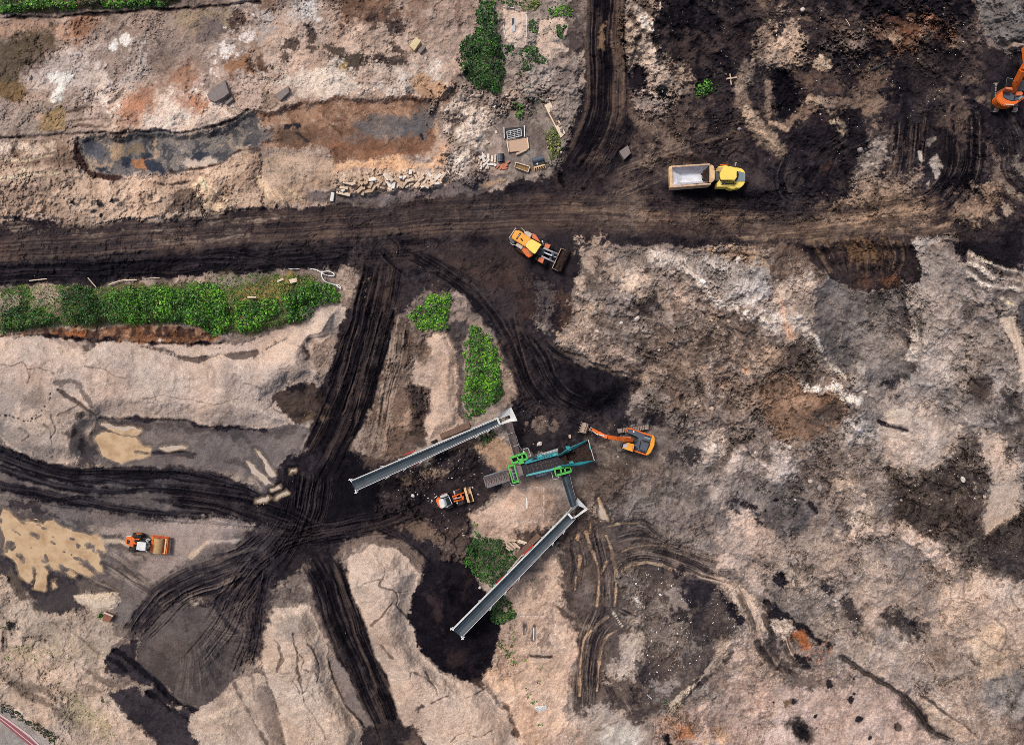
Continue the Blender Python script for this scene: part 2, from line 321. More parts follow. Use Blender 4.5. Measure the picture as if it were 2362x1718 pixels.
# --- sheet d
P('d', (58,48,47), [(1340,120),(1400,230),(1480,270),(1560,320),(1650,300),(1650,1000),(1400,800),(1200,600)], f=6, n=14, c2=(44,36,38))
P('d', (48,40,40), [(-690,0),(1380,0),(1380,150),(1420,260),(1000,330),(900,300),(680,200),(560,120),(280,210),(150,110),(-200,480),(-670,420)], f=8, n=20, c2=(76,63,58), rk=.6)
P('d', (36,30,33), [(380,0),(1380,0),(1370,140),(1200,200),(900,130),(700,110),(500,90)], f=8, n=20, op=.8)
P('d', (34,29,32), [(-640,0),(-380,0),(-300,180),(-560,180)], f=10, n=20, op=.8)
P('d', (112,104,100), [(1320,0),(1650,0),(1650,280),(1560,330),(1420,250),(1360,150),(1380,60)], f=4, n=8, c2=(128,119,113), rk=.7, h=.4)
P('d', (128,86,64), [(680,190),(800,130),(1050,150),(1180,190),(1150,260),(890,300),(700,290)], f=6, n=16, op=.85, c2=(98,66,52), h=.5, rk=.9)
P('d', (182,150,124), [(780,220),(890,230),(880,300),(800,290)], f=5, n=8)
P('d', (184,158,138), [(-20,210),(130,170),(150,100),(190,150),(230,210),(280,260),(270,330),(200,380),(-60,390)], f=6, n=16, c2=(150,128,113), rk=.8)
DOT('d', (196,172,148), 360, 405, 17, n=6)
P('d', (110,97,92), [(280,230),(640,220),(650,340),(430,390),(300,350)], f=8, n=20, c2=(78,67,63), rk=.9)
S('d', (182,157,137), [(160,420),(60,395),(-80,430),(-150,540),(-130,680),(-60,790),(40,860),(100,930)], 26, n=14, f=8, c2=(140,118,104), h=.5, op=.8)
S('d', (200,170,144), [(-110,700),(-60,790),(30,870),(110,950)], 17, n=7, op=.8, h=.2)
S('d', (200,170,144), [(40,760),(100,790),(150,820)], 12, n=5, op=.8)
S('d', (166,138,118), [(10,540),(20,640),(40,750)], 10, n=6, op=.8)
P('d', (38,33,36), [(20,460),(130,430),(180,500),(210,680),(160,740),(70,750),(40,620)], f=5, n=9, h=-.8, hf=24)
S('d', (200,174,148), [(290,650),(390,690),(430,770),(500,800)], 15, n=12, op=.9, h=.4)
S('d', (140,116,100), [(160,770),(300,700),(430,680),(560,660),(700,640)], 22, n=16, op=.75)
P('d', (128,105,91), [(620,440),(700,400),(740,560),(780,660),(700,760),(620,640)], f=12, n=22, op=.8)
P('d', (86,60,50), [(300,540),(440,520),(560,620),(400,660)], f=14, n=24, op=.7)
P('d', (132,112,100), [(1330,600),(1400,580),(1440,630),(1350,640)], f=6, n=8, op=.8)
P('d', (90,76,69), [(1260,450),(1380,460),(1370,500),(1290,500)], f=6, n=10, op=.6)
for k, (x, w) in enumerate(((830,16),(890,13),(950,18),(1010,14))): RUT('d', [(x+20,740),(x,900),(x-30,1120)], w, (34,29,31), (104,84,72), nr=3, bias=-.05, amp=.13, seed=20+k, n=4, f=3)
P('d', (154,138,127), [(560,1040),(640,940),(760,910),(770,1000),(720,1100),(640,1160),(550,1200)], f=6, n=12, c2=(128,114,106), rk=.7)
P('d', (172,146,126), [(420,1280),(560,1180),(740,1120),(960,1150),(960,1230),(900,1290),(760,1260),(700,1330),(430,1350)], f=8, n=22, c2=(126,104,91), rk=.6)
for pts in ([(1050,1040),(1110,975),(1130,1060),(1080,1090)],[(1075,1100),(1115,1095),(1095,1150)],[(970,940),(1000,950),(990,1020),(970,1000)],[(1035,900),(1080,860),(1095,880),(1050,940)],[(1030,1190),(1050,1160),(1040,1220)]): P('d', (176,160,148), pts, f=3, n=5)
RUT('d', [(1290,730),(1300,900),(1290,1080),(1180,1250),(1000,1350),(860,1380)], 78, (36,30,32), (108,90,79), nr=9, bias=-.12, amp=.12, seed=30, f=6, stretch=240)
RUT('d', [(1180,780),(1190,950),(1160,1120),(1060,1260),(940,1310)], 26, (34,29,31), (80,67,61), nr=4, bias=-.12, amp=.12, seed=31, f=4, n=4)
RUT('d', [(150,1010),(110,1130),(180,1260),(420,1250)], 40, (38,32,34), (84,70,64), nr=4, amp=.1, seed=33, op=.9)
P('d', (38,32,34), [(200,1090),(400,980),(560,880),(600,960),(540,1200),(440,1250),(210,1200)], f=8, n=14, op=.8, c2=(56,47,46))
for k in range(4): RUT('d', [(180+70*k,1180-10*k),(300+60*k,1030-20*k),(470+60*k,880)], 9, (34,29,31), (104,87,78), nr=2, amp=.12, seed=40+k, n=4, op=.8)
P('d', (92,62,48), [(330,1060),(400,1050),(390,1110),(330,1110)], f=5, n=8, op=.7)
RUT('d', [(1450,740),(1540,900),(1560,1100),(1650,1200)], 80, (44,37,38), (96,82,75), nr=7, amp=.1, seed=45, op=.8, bias=-.1)
P('d', (146,130,119), [(1560,1010),(1610,1010),(1650,1060),(1650,1170),(1590,1100)], f=6, n=10)
for x, y, r in ((1560,1230,10),(1620,1250,8),(1440,1400,8),(1540,1350,10)): DOT('d', (168,150,134), x, y, r, n=8, op=.8)
P('d', (176,147,124), [(600,1400),(950,1400),(1150,1320),(1380,1220),(1430,1220),(1390,1340),(1220,1440),(1180,1510),(900,1520),(600,1490),(240,1480),(0,1430),(240,1390)], f=10, n=22, c2=(136,111,95), rk=.4)
P('d', (44,37,38), [(760,1270),(830,1260),(820,1400),(780,1380)], f=5, n=10, op=.8)
# main haul road
RUT('F', [(0,552),(400,526),(800,498),(1100,476),(1400,478),(1700,488),(2000,492),(2120,470)], 86, (64,53,50), (100,82,73), nr=12, amp=.04, bias=-.02, f=12, n=8, seed=50, stretch=520)
RUT('F', [(1150,505),(1400,497),(1650,506),(1900,506),(2080,490)], 24, (84,69,62), (140,115,99), nr=3, amp=.03, f=9, n=10, seed=51, stretch=220, op=.7)
RUT('F', [(1230,462),(1400,470),(1600,484),(1760,470)], 16, (88,72,64), (140,115,98), nr=3, amp=.03, f=6, n=9, seed=52, stretch=200, op=.7)
RUT('F', [(1640,520),(1800,500),(1960,480),(2080,460)], 60, (104,85,74), (176,146,122), nr=5, amp=.04, f=14, n=20, seed=53, stretch=160, op=.8)
for pts in ([(0,505),(150,500)],[(150,520),(400,506)],[(410,498),(640,480)],[(300,540),(560,520)],[(1050,420),(1150,400)]): RUT('F', pts, 9, (90,75,68), (176,154,138), nr=2, amp=.02, f=4, n=12, seed=54, stretch=40, op=.55, bias=-.1)
RUT('F', [(0,600),(300,590),(560,580),(800,560),(960,545)], 52, (36,31,33), (64,54,51), nr=7, amp=.12, seed=55, f=8, stretch=150, bias=-.1)
RUT('F', [(300,620),(420,570),(520,560),(640,590)], 14, (34,29,31), (70,58,54), nr=3, amp=.12, seed=56, stretch=90, op=.8)
RUT('F', [(480,610),(620,560),(760,560),(840,580)], 14, (34,29,31), (70,58,54), nr=3, amp=.12, seed=57, stretch=90, op=.8)
P('b', (170,141,116), [(1380,1180),(1500,1140),(1580,1130),(1570,1160),(1450,1190)], f=3, n=4)
# stony corner behind the haul road
P('d', (166,152,144), [(960,1530),(1180,1510),(1220,1640),(1230,1700),(1000,1700)], f=6, n=10, rk=1, h=.4)

# smears of brown and tan over the black quarter in the upper right
sl = _box([1250, 5000], [-3000, 600], 0)
q_ = U('F', DARK); sd_ = sd_poly(_outward(q_), sl); sm_ = fbm(PX[sl] + 26*NZ[1][sl], PY[sl] + 26*NZ[2][sl], 110, 6, 660, gain=.68); sm2 = fbm((PX[sl]*.94 + PY[sl]*.34)/5, -PX[sl]*.34 + PY[sl]*.94, 16, 5, 670, gain=.65)
m_ = sstep(0, 12, sd_)*sstep(1400, 1500, PX[sl])*sstep(560, 500, PY[sl])
t_ = (sstep(0.05, 0.75, sm_ + .25*sm2)*m_*.62)[..., None]; ALB[sl] += (lin((146,122,107)) - ALB[sl])*t_*sstep(.02, .09, ALB[sl].mean(2))[..., None]**.3
t_ = (sstep(0.1, 0.8, -sm_ + .35*sm2)*m_*.6)[..., None]; ALB[sl] += (lin((38,31,33)) - ALB[sl])*t_
RK[sl] = np.maximum(RK[sl], .5*m_); HGT[sl] += .25*m_*sm_
# --- sheet e : weed strip, bank and the long sand heap
P('e', (98,98,66), [(0,290),(380,262),(480,262),(600,292),(700,275),(900,262),(1100,255),(1340,235),(1480,200),(1650,190),(1880,200),(2010,240),(2060,380),(1890,430),(1900,520),(1650,570),(1500,580),(1380,590),(1200,520),(700,525),(300,545),(100,572),(0,580)], f=5, n=9, h=1.1, hf=24, c2=(112,100,72), rk=.3)
for pts, c in (([(200,300),(330,280),(430,330),(330,400),(200,410)],(170,148,128)),([(0,335),(100,340),(100,400),(0,415)],(166,144,124)),([(280,400),(380,430),(420,500),(330,520),(260,450)],(150,124,106)),([(1440,290),(1850,200),(1850,300),(1720,350),(1450,370)],(150,124,78)),([(1420,380),(1480,390),(1520,560),(1440,470)],(124,98,70)),([(1340,230),(1650,180),(1650,240),(1350,290)],(140,124,112))): P('e', c, pts, f=5, n=12, op=.9)
P('e', (198,175,159), [(0,600),(150,600),(500,610),(850,620),(900,650),(1070,700),(1220,740),(1400,720),(1650,690),(1990,520),(2050,400),(2170,380),(2190,440),(2150,550),(2060,610),(1980,640),(1990,720),(2020,840),(1980,890),(1830,900),(1780,950),(1730,980),(1760,1050),(1830,1110),(1890,1150),(1710,1172),(1560,1182),(1460,1162),(1250,1162),(1150,1132),(880,1110),(650,1105),(600,1140),(560,1200),(530,1290),(500,1370),(400,1385),(200,1370),(60,1310),(0,1250)], f=2, n=4, h=1.5, hf=46, c2=(186,163,148), rk=.2)
P('e', (186,162,147), [(1070,690),(1220,735),(1400,715),(1650,690),(2000,520),(1900,520),(1650,560),(1450,640),(1200,660),(900,640)], f=4, n=7, c2=(200,176,158), rk=.15)
P('e', (166,148,136), [(0,880),(330,900),(390,940),(600,1080),(630,1100),(560,1200),(500,1370),(400,1385),(200,1370),(60,1310),(0,1250)], f=8, n=8, c2=(190,169,153), h=.5, rk=.2)
P('e', (96,84,79), [(480,1080),(540,1060),(545,1090),(490,1110)], f=3, n=7, op=.9); P('e', (92,82,78), [(390,1180),(480,1150),(500,1200),(430,1230),(390,1210)], f=4, n=8)
P('e', (122,108,100), [(120,990),(230,950),(280,1000),(180,1040)], f=10, n=12, op=.6)
for pts in ([(280,1140),(320,1180),(330,1260)],[(330,1080),(360,1170),(320,1230)],[(120,1180),(180,1210),(150,1250)],[(380,1090),(440,1060),(500,1020)],[(220,1110),(260,1080)]): S('e', (120,104,95), pts, 4, n=4, op=.7, h=-.15)
P('e', (124,109,100), [(330,870),(400,860),(480,860),(560,960),(640,1090),(610,1090),(520,960),(480,890),(420,890),(400,930),(330,900)], f=3, n=4, h=-.2)
S('e', (100,86,79), [(375,935),(500,1010),(610,1085)], 6, n=3, h=-.2)
for q in range(22):
    t = q/21; pp = _smooth([(15,1100),(80,1102),(170,1118),(220,1080),(300,1010),(322,950)], False, 8); i = int(t*(len(pp)-1)); DOT('e', (78,68,66), pp[i][0], pp[i][1] + 5*(q % 2), 2.0, f=1, n=1, h=-.1)
P('e', (158,139,128), [(1400,760),(1480,740),(1470,950),(1480,1150),(1410,1150),(1420,960)], f=8, n=9, op=.8)
P('e', (150,132,122), [(330,620),(600,610),(580,660),(520,740),(490,740),(500,660),(340,640)], f=6, n=14, op=.85)
P('e', (90,78,73), [(530,625),(610,635),(560,680),(510,660)], f=4, n=10, op=.8)
for k in range(26):
    x = 20 + k*61 + 20*math.sin(k*3.1); y = 830 + 50*math.sin(k*1.7); S('e', (150,130,118), [(x,y),(x-6,y+40),(x-3,y+85)], 4, n=4, op=.55, f=4)
for pts in ([(0,790),(80,780),(150,750),(190,800),(250,790),(340,830)],[(180,790),(190,850),(170,890)],[(540,790),(680,800),(740,840),(850,850)],[(900,1000),(1000,980),(1180,1000),(1350,1020),(1500,1000)],[(1420,930),(1520,900),(1650,930)],[(1950,830),(1820,900),(1800,830),(1850,820)],[(1660,870),(1780,880),(1830,900)],[(1690,990),(1740,1060),(1800,1090)]): S('e', (112,96,88), pts, 1.6, n=1.5, f=1.2, op=.8)
S('e', (92,78,72), [(900,655),(1070,695),(1220,738),(1400,722),(1620,700)], 7, n=7, op=.9, h=-.2)
# bank face under the weeds
P('e', (134,96,72), [(0,585),(150,565),(330,553),(560,545),(850,525),(950,540),(1100,535),(1250,555),(1380,590),(1450,620),(1350,648),(1150,640),(900,636),(700,600),(450,602),(180,598),(0,602)], f=2, n=5, c2=(168,128,102), h=-.3, hf=10)
P('e', (148,94,62), [(340,575),(560,560),(560,600),(340,595)], f=3, n=5); P('e', (128,88,62), [(850,560),(1350,590),(1400,640),(1150,635),(880,610)], f=3, n=7, c2=(96,68,54))
S('e', (48,37,36), [(150,596),(500,606),(700,606),(900,637),(1150,643),(1330,654),(1450,636)], 7, n=5, h=-.3)  # shadow along the foot of the bank, painted as a dark line
for x in (290,390,555,600,755,855,940,1010,1060,1160,1230,1330): P('e', (74,54,46), [(x-16,545),(x+12,540),(x+22,600),(x-22,600)], f=2, n=4, op=.85)
for x, y in ((610,610),(560,600),(1390,680),(1290,740),(190,620)): DOT('e', (80,68,64), x, y, 6, n=8, op=.8)
# wet hollow with standing water
P('e', (112,101,98), [(630,1110),(880,1115),(1150,1140),(1250,1168),(1460,1168),(1560,1188),(1890,1158),(1950,1200),(1900,1450),(1860,1600),(1650,1650),(1650,1500),(1500,1480),(1300,1450),(1000,1440),(700,1400),(500,1390),(540,1270)], f=4, n=5, c2=(126,114,109), rk=.15)
P('e', (80,71,70), [(630,1112),(900,1122),(1160,1150),(1440,1172),(1650,1195),(1880,1165),(1850,1200),(1640,1240),(1440,1210),(1100,1180),(880,1160)], f=6, n=9, op=.75)
S('e', (52,45,46), [(640,1108),(880,1116),(1150,1138),(1250,1165),(1460,1166),(1560,1186),(1680,1178)], 6, n=4, h=-.15)
P('e', (72,64,64), [(520,1260),(620,1270),(640,1330),(600,1390),(510,1400)], f=5, n=9, op=.85)
S('e', (58,51,52), [(870,1308),(1050,1325),(1240,1345)], 7, n=2, h=.15); S('e', (80,72,71), [(1000,1345),(1230,1365)], 5, n=3)
for pts in ([(1090,1190),(1300,1200)],[(1330,1215),(1360,1230),(1390,1215)],[(1480,1230),(1520,1210),(1560,1240)],[(1380,1390),(1480,1400),(1600,1440)]): S('e', (80,72,70), pts, 8, n=9, op=.7)
# --- lanes at the left, below the hollow
LP = [(0,1310),(200,1395),(500,1450),(900,1450),(1300,1480),(1650,1600),(1700,1640),(1600,1800),(1500,1900),(1650,2200),(1500,2300),(900,2140),(560,1990),(300,1900),(0,1730)]
P('e', (98,88,85), LP, f=6, n=8, c2=(118,106,101), rk=.15)
for k, (pts, w) in enumerate((([(0,1330),(200,1410),(480,1470),(900,1460),(1300,1490),(1650,1610)],34),([(0,1420),(260,1510),(620,1570),(1000,1560),(1400,1590),(1650,1660)],20),([(0,1540),(300,1600),(700,1690),(1100,1740),(1650,1780)],28),([(0,1590),(400,1650),(800,1720),(1200,1770),(1650,1800)],16),([(500,1480),(900,1520),(1300,1540),(1700,1640)],16),([(200,1650),(500,1610),(900,1620),(1300,1660),(1650,1700)],8))): RUT('e', pts, w, (38,33,35), (76,67,65), nr=4, amp=.16, seed=60+k, f=4, n=5, bias=-.2, stretch=200)
# --- sheet f : the valley lanes
P('f', (70,58,54), [(560,0),(1650,0),(1650,1000),(1610,900),(1560,760),(1500,560),(1380,420),(1300,330),(1200,300),(1050,310),(950,420),(880,430),(700,200),(560,140)], f=10, n=16, c2=(54,45,44))
P('f', (86,67,58), [(1080,60),(1650,20),(1650,330),(1400,330),(1200,200)], f=24, n=26, op=.8, c2=(68,54,49))
P('f', (176,152,134), [(500,210),(560,150),(600,150),(620,230),(690,230),(640,330),(600,400),(560,430),(520,440),(505,290)], f=5, n=14, c2=(140,119,106))
P('f', (160,138,124), [(340,640),(500,560),(440,740),(410,850),(370,870),(340,740)], f=4, n=6, c2=(142,122,110))
RUT('f', [(790,60),(760,250),(700,500),(620,760),(550,1000),(440,1250),(330,1480)], 104, (36,30,32), (84,68,60), nr=11, amp=.18, seed=70, f=5, n=6, bias=-.08, stretch=300)
P('f', (116,95,83), [(870,480),(940,440),(970,540),(1040,560),(960,700),(940,900),(1060,920),(1060,1060),(1100,1260),(870,1370),(800,1360),(640,1300),(700,1000),(770,740),(820,620)], f=5, n=9, c2=(94,77,68), rk=.5)
RUT('f', [(900,480),(860,720),(800,1000),(740,1330)], 50, (64,52,48), (176,152,134), nr=6, amp=.14, seed=71, f=6, n=8, bias=.05, stretch=130, op=.85)
P('f', (166,148,135), [(680,1180),(740,1120),(750,1200),(770,1260),(750,1320),(720,1230),(660,1300)], f=4, n=8, c2=(140,122,110))
P('f', (158,132,114), [(920,1060),(960,1080),(930,1180),(900,1160)], f=6, n=9, op=.8); P('f', (150,128,112), [(790,760),(830,780),(800,860),(780,840)], f=5, n=8)
P('f', (70,58,54), [(930,900),(1060,920),(1060,1060),(990,1060),(960,960)], f=8, n=16, op=.8, rk=.9)
for k, pts in enumerate(([(640,420),(590,600),(540,800),(490,960)],[(700,460),(640,680),(580,900),(520,1080)],[(780,420),(700,720),(640,950),(580,1200)],[(850,420),(800,640),(730,880),(690,1080)],[(560,560),(480,760),(440,900)])): RUT('f', pts, 12, (30,26,28), (100,82,73), nr=2, amp=.22, seed=75+k, f=3, n=3, bias=-.12, stretch=170)
P('f', (203,176,157), [(1040,570),(1170,555),(1210,620),(1250,690),(1250,800),(1260,920),(1270,1010),(1260,1160),(1150,1230),(1060,1265),(1050,1100),(1060,920),(970,880),(960,760),(1040,660)], f=3, n=6, h=.9, hf=26, c2=(186,159,141), rk=.2)
P('f', (112,92,80), [(960,560),(1040,570),(1070,680),(1030,740),(960,700)], f=8, n=12, c2=(140,119,105))
P('f', (138,119,107), [(950,420),(1050,310),(1200,320),(1330,360),(1400,480),(1330,520),(1190,560),(960,540)], f=5, n=10, c2=(112,96,88), rk=.5)
P('f', (96,85,82), [(1200,480),(1330,470),(1310,560),(1285,660),(1290,800),(1300,1100),(1260,1130),(1275,1000),(1255,800),(1250,680),(1180,570)], f=4, n=5, c2=(78,68,66))
P('f', (178,153,134), [(1330,500),(1400,490),(1520,650),(1570,750),(1610,880),(1640,1000),(1550,1030),(1530,870),(1480,640)], f=6, n=8, c2=(150,127,112))
P('f', (186,164,148), [(390,400),(520,390),(545,440),(510,500),(500,550),(440,590),(380,590),(320,560),(310,490),(340,480)], f=4, n=5, c2=(202,178,160), h=.3)
S('f', (170,150,138), [(500,545),(460,660),(430,780),(405,890)], 5, n=3, op=.8)
P('f', (78,64,60), [(240,660),(290,650),(320,720),(320,760),(290,710)], f=3, n=6, op=.9); S('f', (104,88,80), [(300,630),(380,600),(480,570)], 4, n=4, op=.8, h=-.1)
P('f', (68,55,48), [(80,980),(180,905),(330,885),(410,900),(430,1000),(475,1010),(440,1110),(250,1150),(180,1110),(110,1040)], f=3, n=7, h=.8, hf=26, c2=(84,68,58))
P('f', (46,38,38), [(160,910),(250,905),(300,930),(290,960),(170,930)], f=3, n=6); P('f', (128,104,84), [(290,1060),(440,1080),(430,1120),(280,1130)], f=8, n=12, op=.8)
# right hand branch to the plant
for k, pts in enumerate(([(900,60),(1100,160),(1320,320),(1450,480),(1540,640),(1620,820),(1700,980)],[(1000,60),(1200,180),(1400,330),(1560,560),(1640,760),(1740,960),(1860,1060)],[(760,40),(830,120),(900,180)],[(950,200),(1100,170),(1250,240)],[(1640,540),(1720,700),(1790,840),(1880,960),(2040,1060)],[(1680,560),(1790,740),(1880,880),(2000,1000)],[(1600,420),(1650,640),(1690,800),(1760,980)])): RUT('f', pts, 30 if k < 2 else 18, (34,29,31), (84,70,64), nr=5, amp=.14, seed=80+k, f=6, n=6, bias=-.12, stretch=180, op=.85)
P('g', (80,59,48), [(0,180),(70,190),(90,470),(30,500),(0,470)], f=12, n=14, op=.7)
P('g', (104,92,88), [(70,240),(200,220),(210,420),(170,580),(110,520),(140,380)], f=8, n=18, op=.7, rk=.7); P('g', (150,133,122), [(110,510),(170,520),(175,590),(140,570)], f=4, n=8)
P('g', (92,70,58), [(250,340),(350,330),(320,540),(260,560),(290,420)], f=8, n=14, op=.7)
# --- sheet g and h : the spoil slope on the right
SP = [(1300,552),(1560,548),(1700,556),(1790,565),(1860,620),(1930,655),(2030,600),(2050,545),(2110,515),(2150,560),(2230,575),(2268,600),(2268,1650),(1440,1650),(1450,1500),(1440,1320),(1300,1150),(1310,1010),(1390,960),(1400,830),(1320,800),(1260,775),(1240,755),(1265,700),(1270,650),(1288,600)]
P('F', (144,126,115), SP, f=3, n=5, h=1.0, hf=60, c2=(118,102,94), rk=.9)
P('g', (190,163,142), [(390,30),(530,40),(600,60),(640,110),(720,140),(900,190),(860,300),(700,310),(600,260),(420,230),(400,330),(540,400),(500,480),(420,460),(540,560),(620,600),(500,660),(400,690),(300,640),(250,580),(320,540),(320,430),(370,300),(380,200)], f=6, n=18, c2=(166,141,124), rk=.7)
P('g', (96,80,71), [(440,200),(560,190),(690,250),(640,330),(480,350),(430,300)], f=8, n=22, op=.75, rk=.9)
P('g', (76,62,56), [(670,350),(850,315),(890,400),(760,450),(690,430)], f=7, n=16); P('g', (70,58,53), [(930,420),(980,375),(1005,400),(960,430)], f=3, n=5)
P('g', (200,173,150), [(570,130),(640,150),(780,240),(700,240)], f=6, n=12, op=.7); P('g', (196,166,138), [(430,350),(540,390),(510,430),(420,380)], f=5, n=12, op=.6)
P('g', (86,71,63), [(830,520),(1000,560),(1060,620),(900,610)], f=8, n=18, op=.8); P('g', (160,136,119), [(870,280),(1000,240),(1060,400),(900,440)], f=10, n=16, op=.7)
P('g', (98,82,73), [(480,470),(700,450),(760,540),(640,600),(540,540)], f=8, n=24, op=.7); P('g', (90,75,68), [(420,620),(720,600),(900,680),(820,700),(600,660),(440,670)], f=8, n=16, op=.65)
P('g', (166,154,147), [(1100,60),(1400,60),(1600,160),(1600,350),(1530,420),(1350,400),(1220,300),(1160,200),(1100,120)], f=6, n=12, c2=(146,134,127), rk=1)
P('g', (96,86,81), [(900,160),(1000,180),(1140,240),(1110,290),(1000,250)], f=6, n=18, op=.7, rk=1)
P('g', (154,140,131), [(850,50),(1000,40),(1100,70),(1110,130),(1000,120),(870,80)], f=5, n=8)
S('g', (198,180,166), [(850,95),(1000,135),(1120,200),(1220,320),(1340,420),(1480,480),(1680,500)], 22, n=12, f=6, op=.85, h=.5)
S('g', (110,97,91), [(1010,130),(1130,190),(1190,260),(1240,330)], 4, n=3, op=.7)
P('g', (196,160,130), [(1110,50),(1600,70),(1590,160),(1430,120),(1200,80)], f=5, n=10, op=.85); S('g', (92,74,64), [(1150,50),(1400,80),(1590,95)], 4, n=3, op=.8)
P('g', (90,74,65), [(1000,440),(1200,470),(1500,500),(1650,600),(1650,750),(1400,740),(1100,680),(1040,560)], f=14, n=26, c2=(112,93,81), rk=.9)
P('g', (148,120,101), [(780,760),(1000,700),(1350,760),(1650,800),(1850,760),(1900,1000),(1650,1100),(1300,1080),(1000,1000),(760,900)], f=20, n=28, c2=(124,101,87), rk=.8)
P('g', (150,126,110), [(400,690),(620,640),(760,740),(720,780),(600,840),(520,780)], f=6, n=10, c2=(126,106,94))
P('g', (206,156,118), [(1410,770),(1460,740),(1475,800),(1440,815),(1405,800)], f=3, n=6); P('g', (180,150,126), [(1400,650),(1560,620),(1650,700),(1560,740)], f=10, n=18, op=.6)
for x, y, r in ((1090,930,26),(1250,880,18),(1330,980,20),(1030,1100,22),(1620,900,12),(1130,700,16),(1000,560,16),(1500,640,14),(1250,1110,12),(860,840,12)): DOT('g', (84,70,63), x, y, r, f=8, n=16, op=.75, h=-.35)
P('g', (84,70,62), [(690,770),(740,735),(780,790),(765,900),(700,980),(680,930),(720,850)], f=3, n=7, h=.4, hf=12)
P('g', (36,31,34), [(280,770),(360,745),(520,780),(640,850),(700,890),(675,990),(640,1060),(560,1090),(400,1080),(330,1000),(270,880)], f=8, n=9, h=2.6, hf=70, c2=(46,39,40))
for k, pts in enumerate(([(20,560),(110,740),(170,880),(260,990),(420,1070)],[(60,600),(160,730),(210,850),(300,960),(420,1020)],[(0,760),(60,900),(150,1010),(330,1090)],[(150,600),(260,690),(380,740)])): RUT('g', pts, 22, (32,28,30), (88,74,67), nr=4, amp=.16, seed=90+k, f=5, n=5, bias=-.08, stretch=150, op=.85)
P('g', (46,39,40), [(0,1000),(400,1100),(640,1090),(850,1100),(860,1170),(640,1210),(500,1190),(460,1260),(100,1240),(0,1180)], f=10, n=14, c2=(66,55,52), rk=.6)
for x, y, r in ((20,1160,14),(130,1160,14),(210,1190,8)): DOT('g', (140,118,104), x, y, r, n=9, op=.7)
P('g', (118,98,80), [(460,1260),(560,1240),(620,1330),(560,1400),(470,1340)], f=10, n=18, op=.6)
P('g', (94,80,73), [(300,1380),(600,1300),(900,1260),(1000,1400),(900,1650),(350,1650)], f=24, n=24, c2=(118,101,91), op=.85)
P('g', (188,165,148), [(1120,1190),(1230,1175),(1300,1230),(1310,1340),(1230,1415),(1130,1405),(1080,1350),(1180,1320)], f=5, n=11, c2=(170,148,133), h=.6, hf=26)
P('g', (70,60,57), [(970,1350),(1060,1260),(1160,1300),(1180,1360),(1090,1390)], f=5, n=14, rk=1)
S('g', (92,79,73), [(1490,1210),(1350,1290),(1290,1390),(1200,1445)], 24, n=9, f=6, op=.9, h=-.4)
P('g', (174,154,142), [(1350,1340),(1480,1290),(1600,1400),(1620,1480),(1480,1440),(1300,1460)], f=7, n=12, c2=(150,132,122))
P('g', (176,154,140), [(1160,1480),(1280,1560),(1300,1650),(1180,1640)], f=6, n=12, op=.85); S('g', (62,53,51), [(1440,1310),(1520,1400),(1570,1440)], 3, n=2, op=.9)
P('g', (46,40,41), [(1290,1610),(1450,1600),(1480,1660),(1300,1690)], f=4, n=12)
for k in range(9): RUT('g', [(420+120*k,480+20*(k % 3)*6),(620+120*k,560+20*(k % 3)*7),(860+110*k,620+26*(k % 4)*6)], 26, (84,70,63), (172,146,126), nr=4, amp=.12, seed=100+k, f=12, n=16, stretch=90, op=.45)
# h
P('h', (156,140,130), [(880,280),(1000,100),(1190,0),(1300,150),(1600,330),(1650,400),(1650,1650),(700,1650),(720,1100),(520,1000),(600,900),(960,800)], f=10, n=12, c2=(132,117,109), rk=.7)
P('h', (84,66,56), [(50,0),(250,0),(420,210),(310,260),(200,200),(60,330)], f=8, n=16, c2=(112,92,80))
P('h', (60,46,41), [(200,0),(960,0),(1000,100),(990,200),(960,240),(880,250),(860,290),(700,310),(650,340),(590,320),(450,250),(330,120)], f=3, n=6, h=-.8, hf=24, c2=(44,35,35), rk=.5)
P('h', (132,98,68), [(480,0),(700,0),(760,80),(640,120),(520,60)], f=10, n=22, op=.7); P('h', (92,64,50), [(560,200),(700,170),(740,260),(640,300)], f=6, n=9, op=.8); P('h', (130,84,56), [(770,200),(830,200),(850,250),(780,260)], f=4, n=8, op=.7)
for k in range(8): RUT('h', [(300+80*k,-30),(360+76*k,80),(430+60*k,200)], 12, (40,32,33), (124,96,74), nr=2, amp=.12, seed=120+k, f=4, n=5, stretch=90, op=.65)
P('h', (42,35,37), [(1190,-20),(1600,-20),(1650,-20),(1640,190),(1500,150),(1340,90),(1290,40),(1300,150),(1250,130)], f=4, n=7)
for k in range(6): S('h', ((196,176,158) if k % 2 == 0 else (96,84,79)), [(1290,62+36*k),(1380,110+36*k),(1480,150+34*k),(1610,178+30*k)], 8, n=5, op=.85, h=(.25 if k % 2 == 0 else -.1))
P('h', (196,176,136), [(1500,360),(1580,390),(1590,415),(1530,400)], f=3, n=4)
P('h', (114,103,98), [(310,280),(420,220),(580,310),(720,330),(870,280),(900,540),(920,660),(960,800),(900,870),(830,930),(740,880),(620,850),(520,840),(400,740),(340,620),(290,560),(340,470),(310,400)], f=3, n=6, h=-1.2, hf=40, c2=(98,88,84), rk=.6)
P('h', (140,126,118), [(550,560),(780,480),(850,640),(800,820),(700,830),(600,780)], f=14, n=16, op=.8); P('h', (60,52,51), [(730,880),(860,820),(960,800),(900,880),(830,930)], f=5, n=9)
P('h', (86,75,70), [(330,600),(480,560),(560,700),(480,790),(400,730)], f=10, n=16, op=.6); P('h', (170,155,143), [(560,770),(650,790),(630,830),(570,800)], f=4, n=8, op=.7)
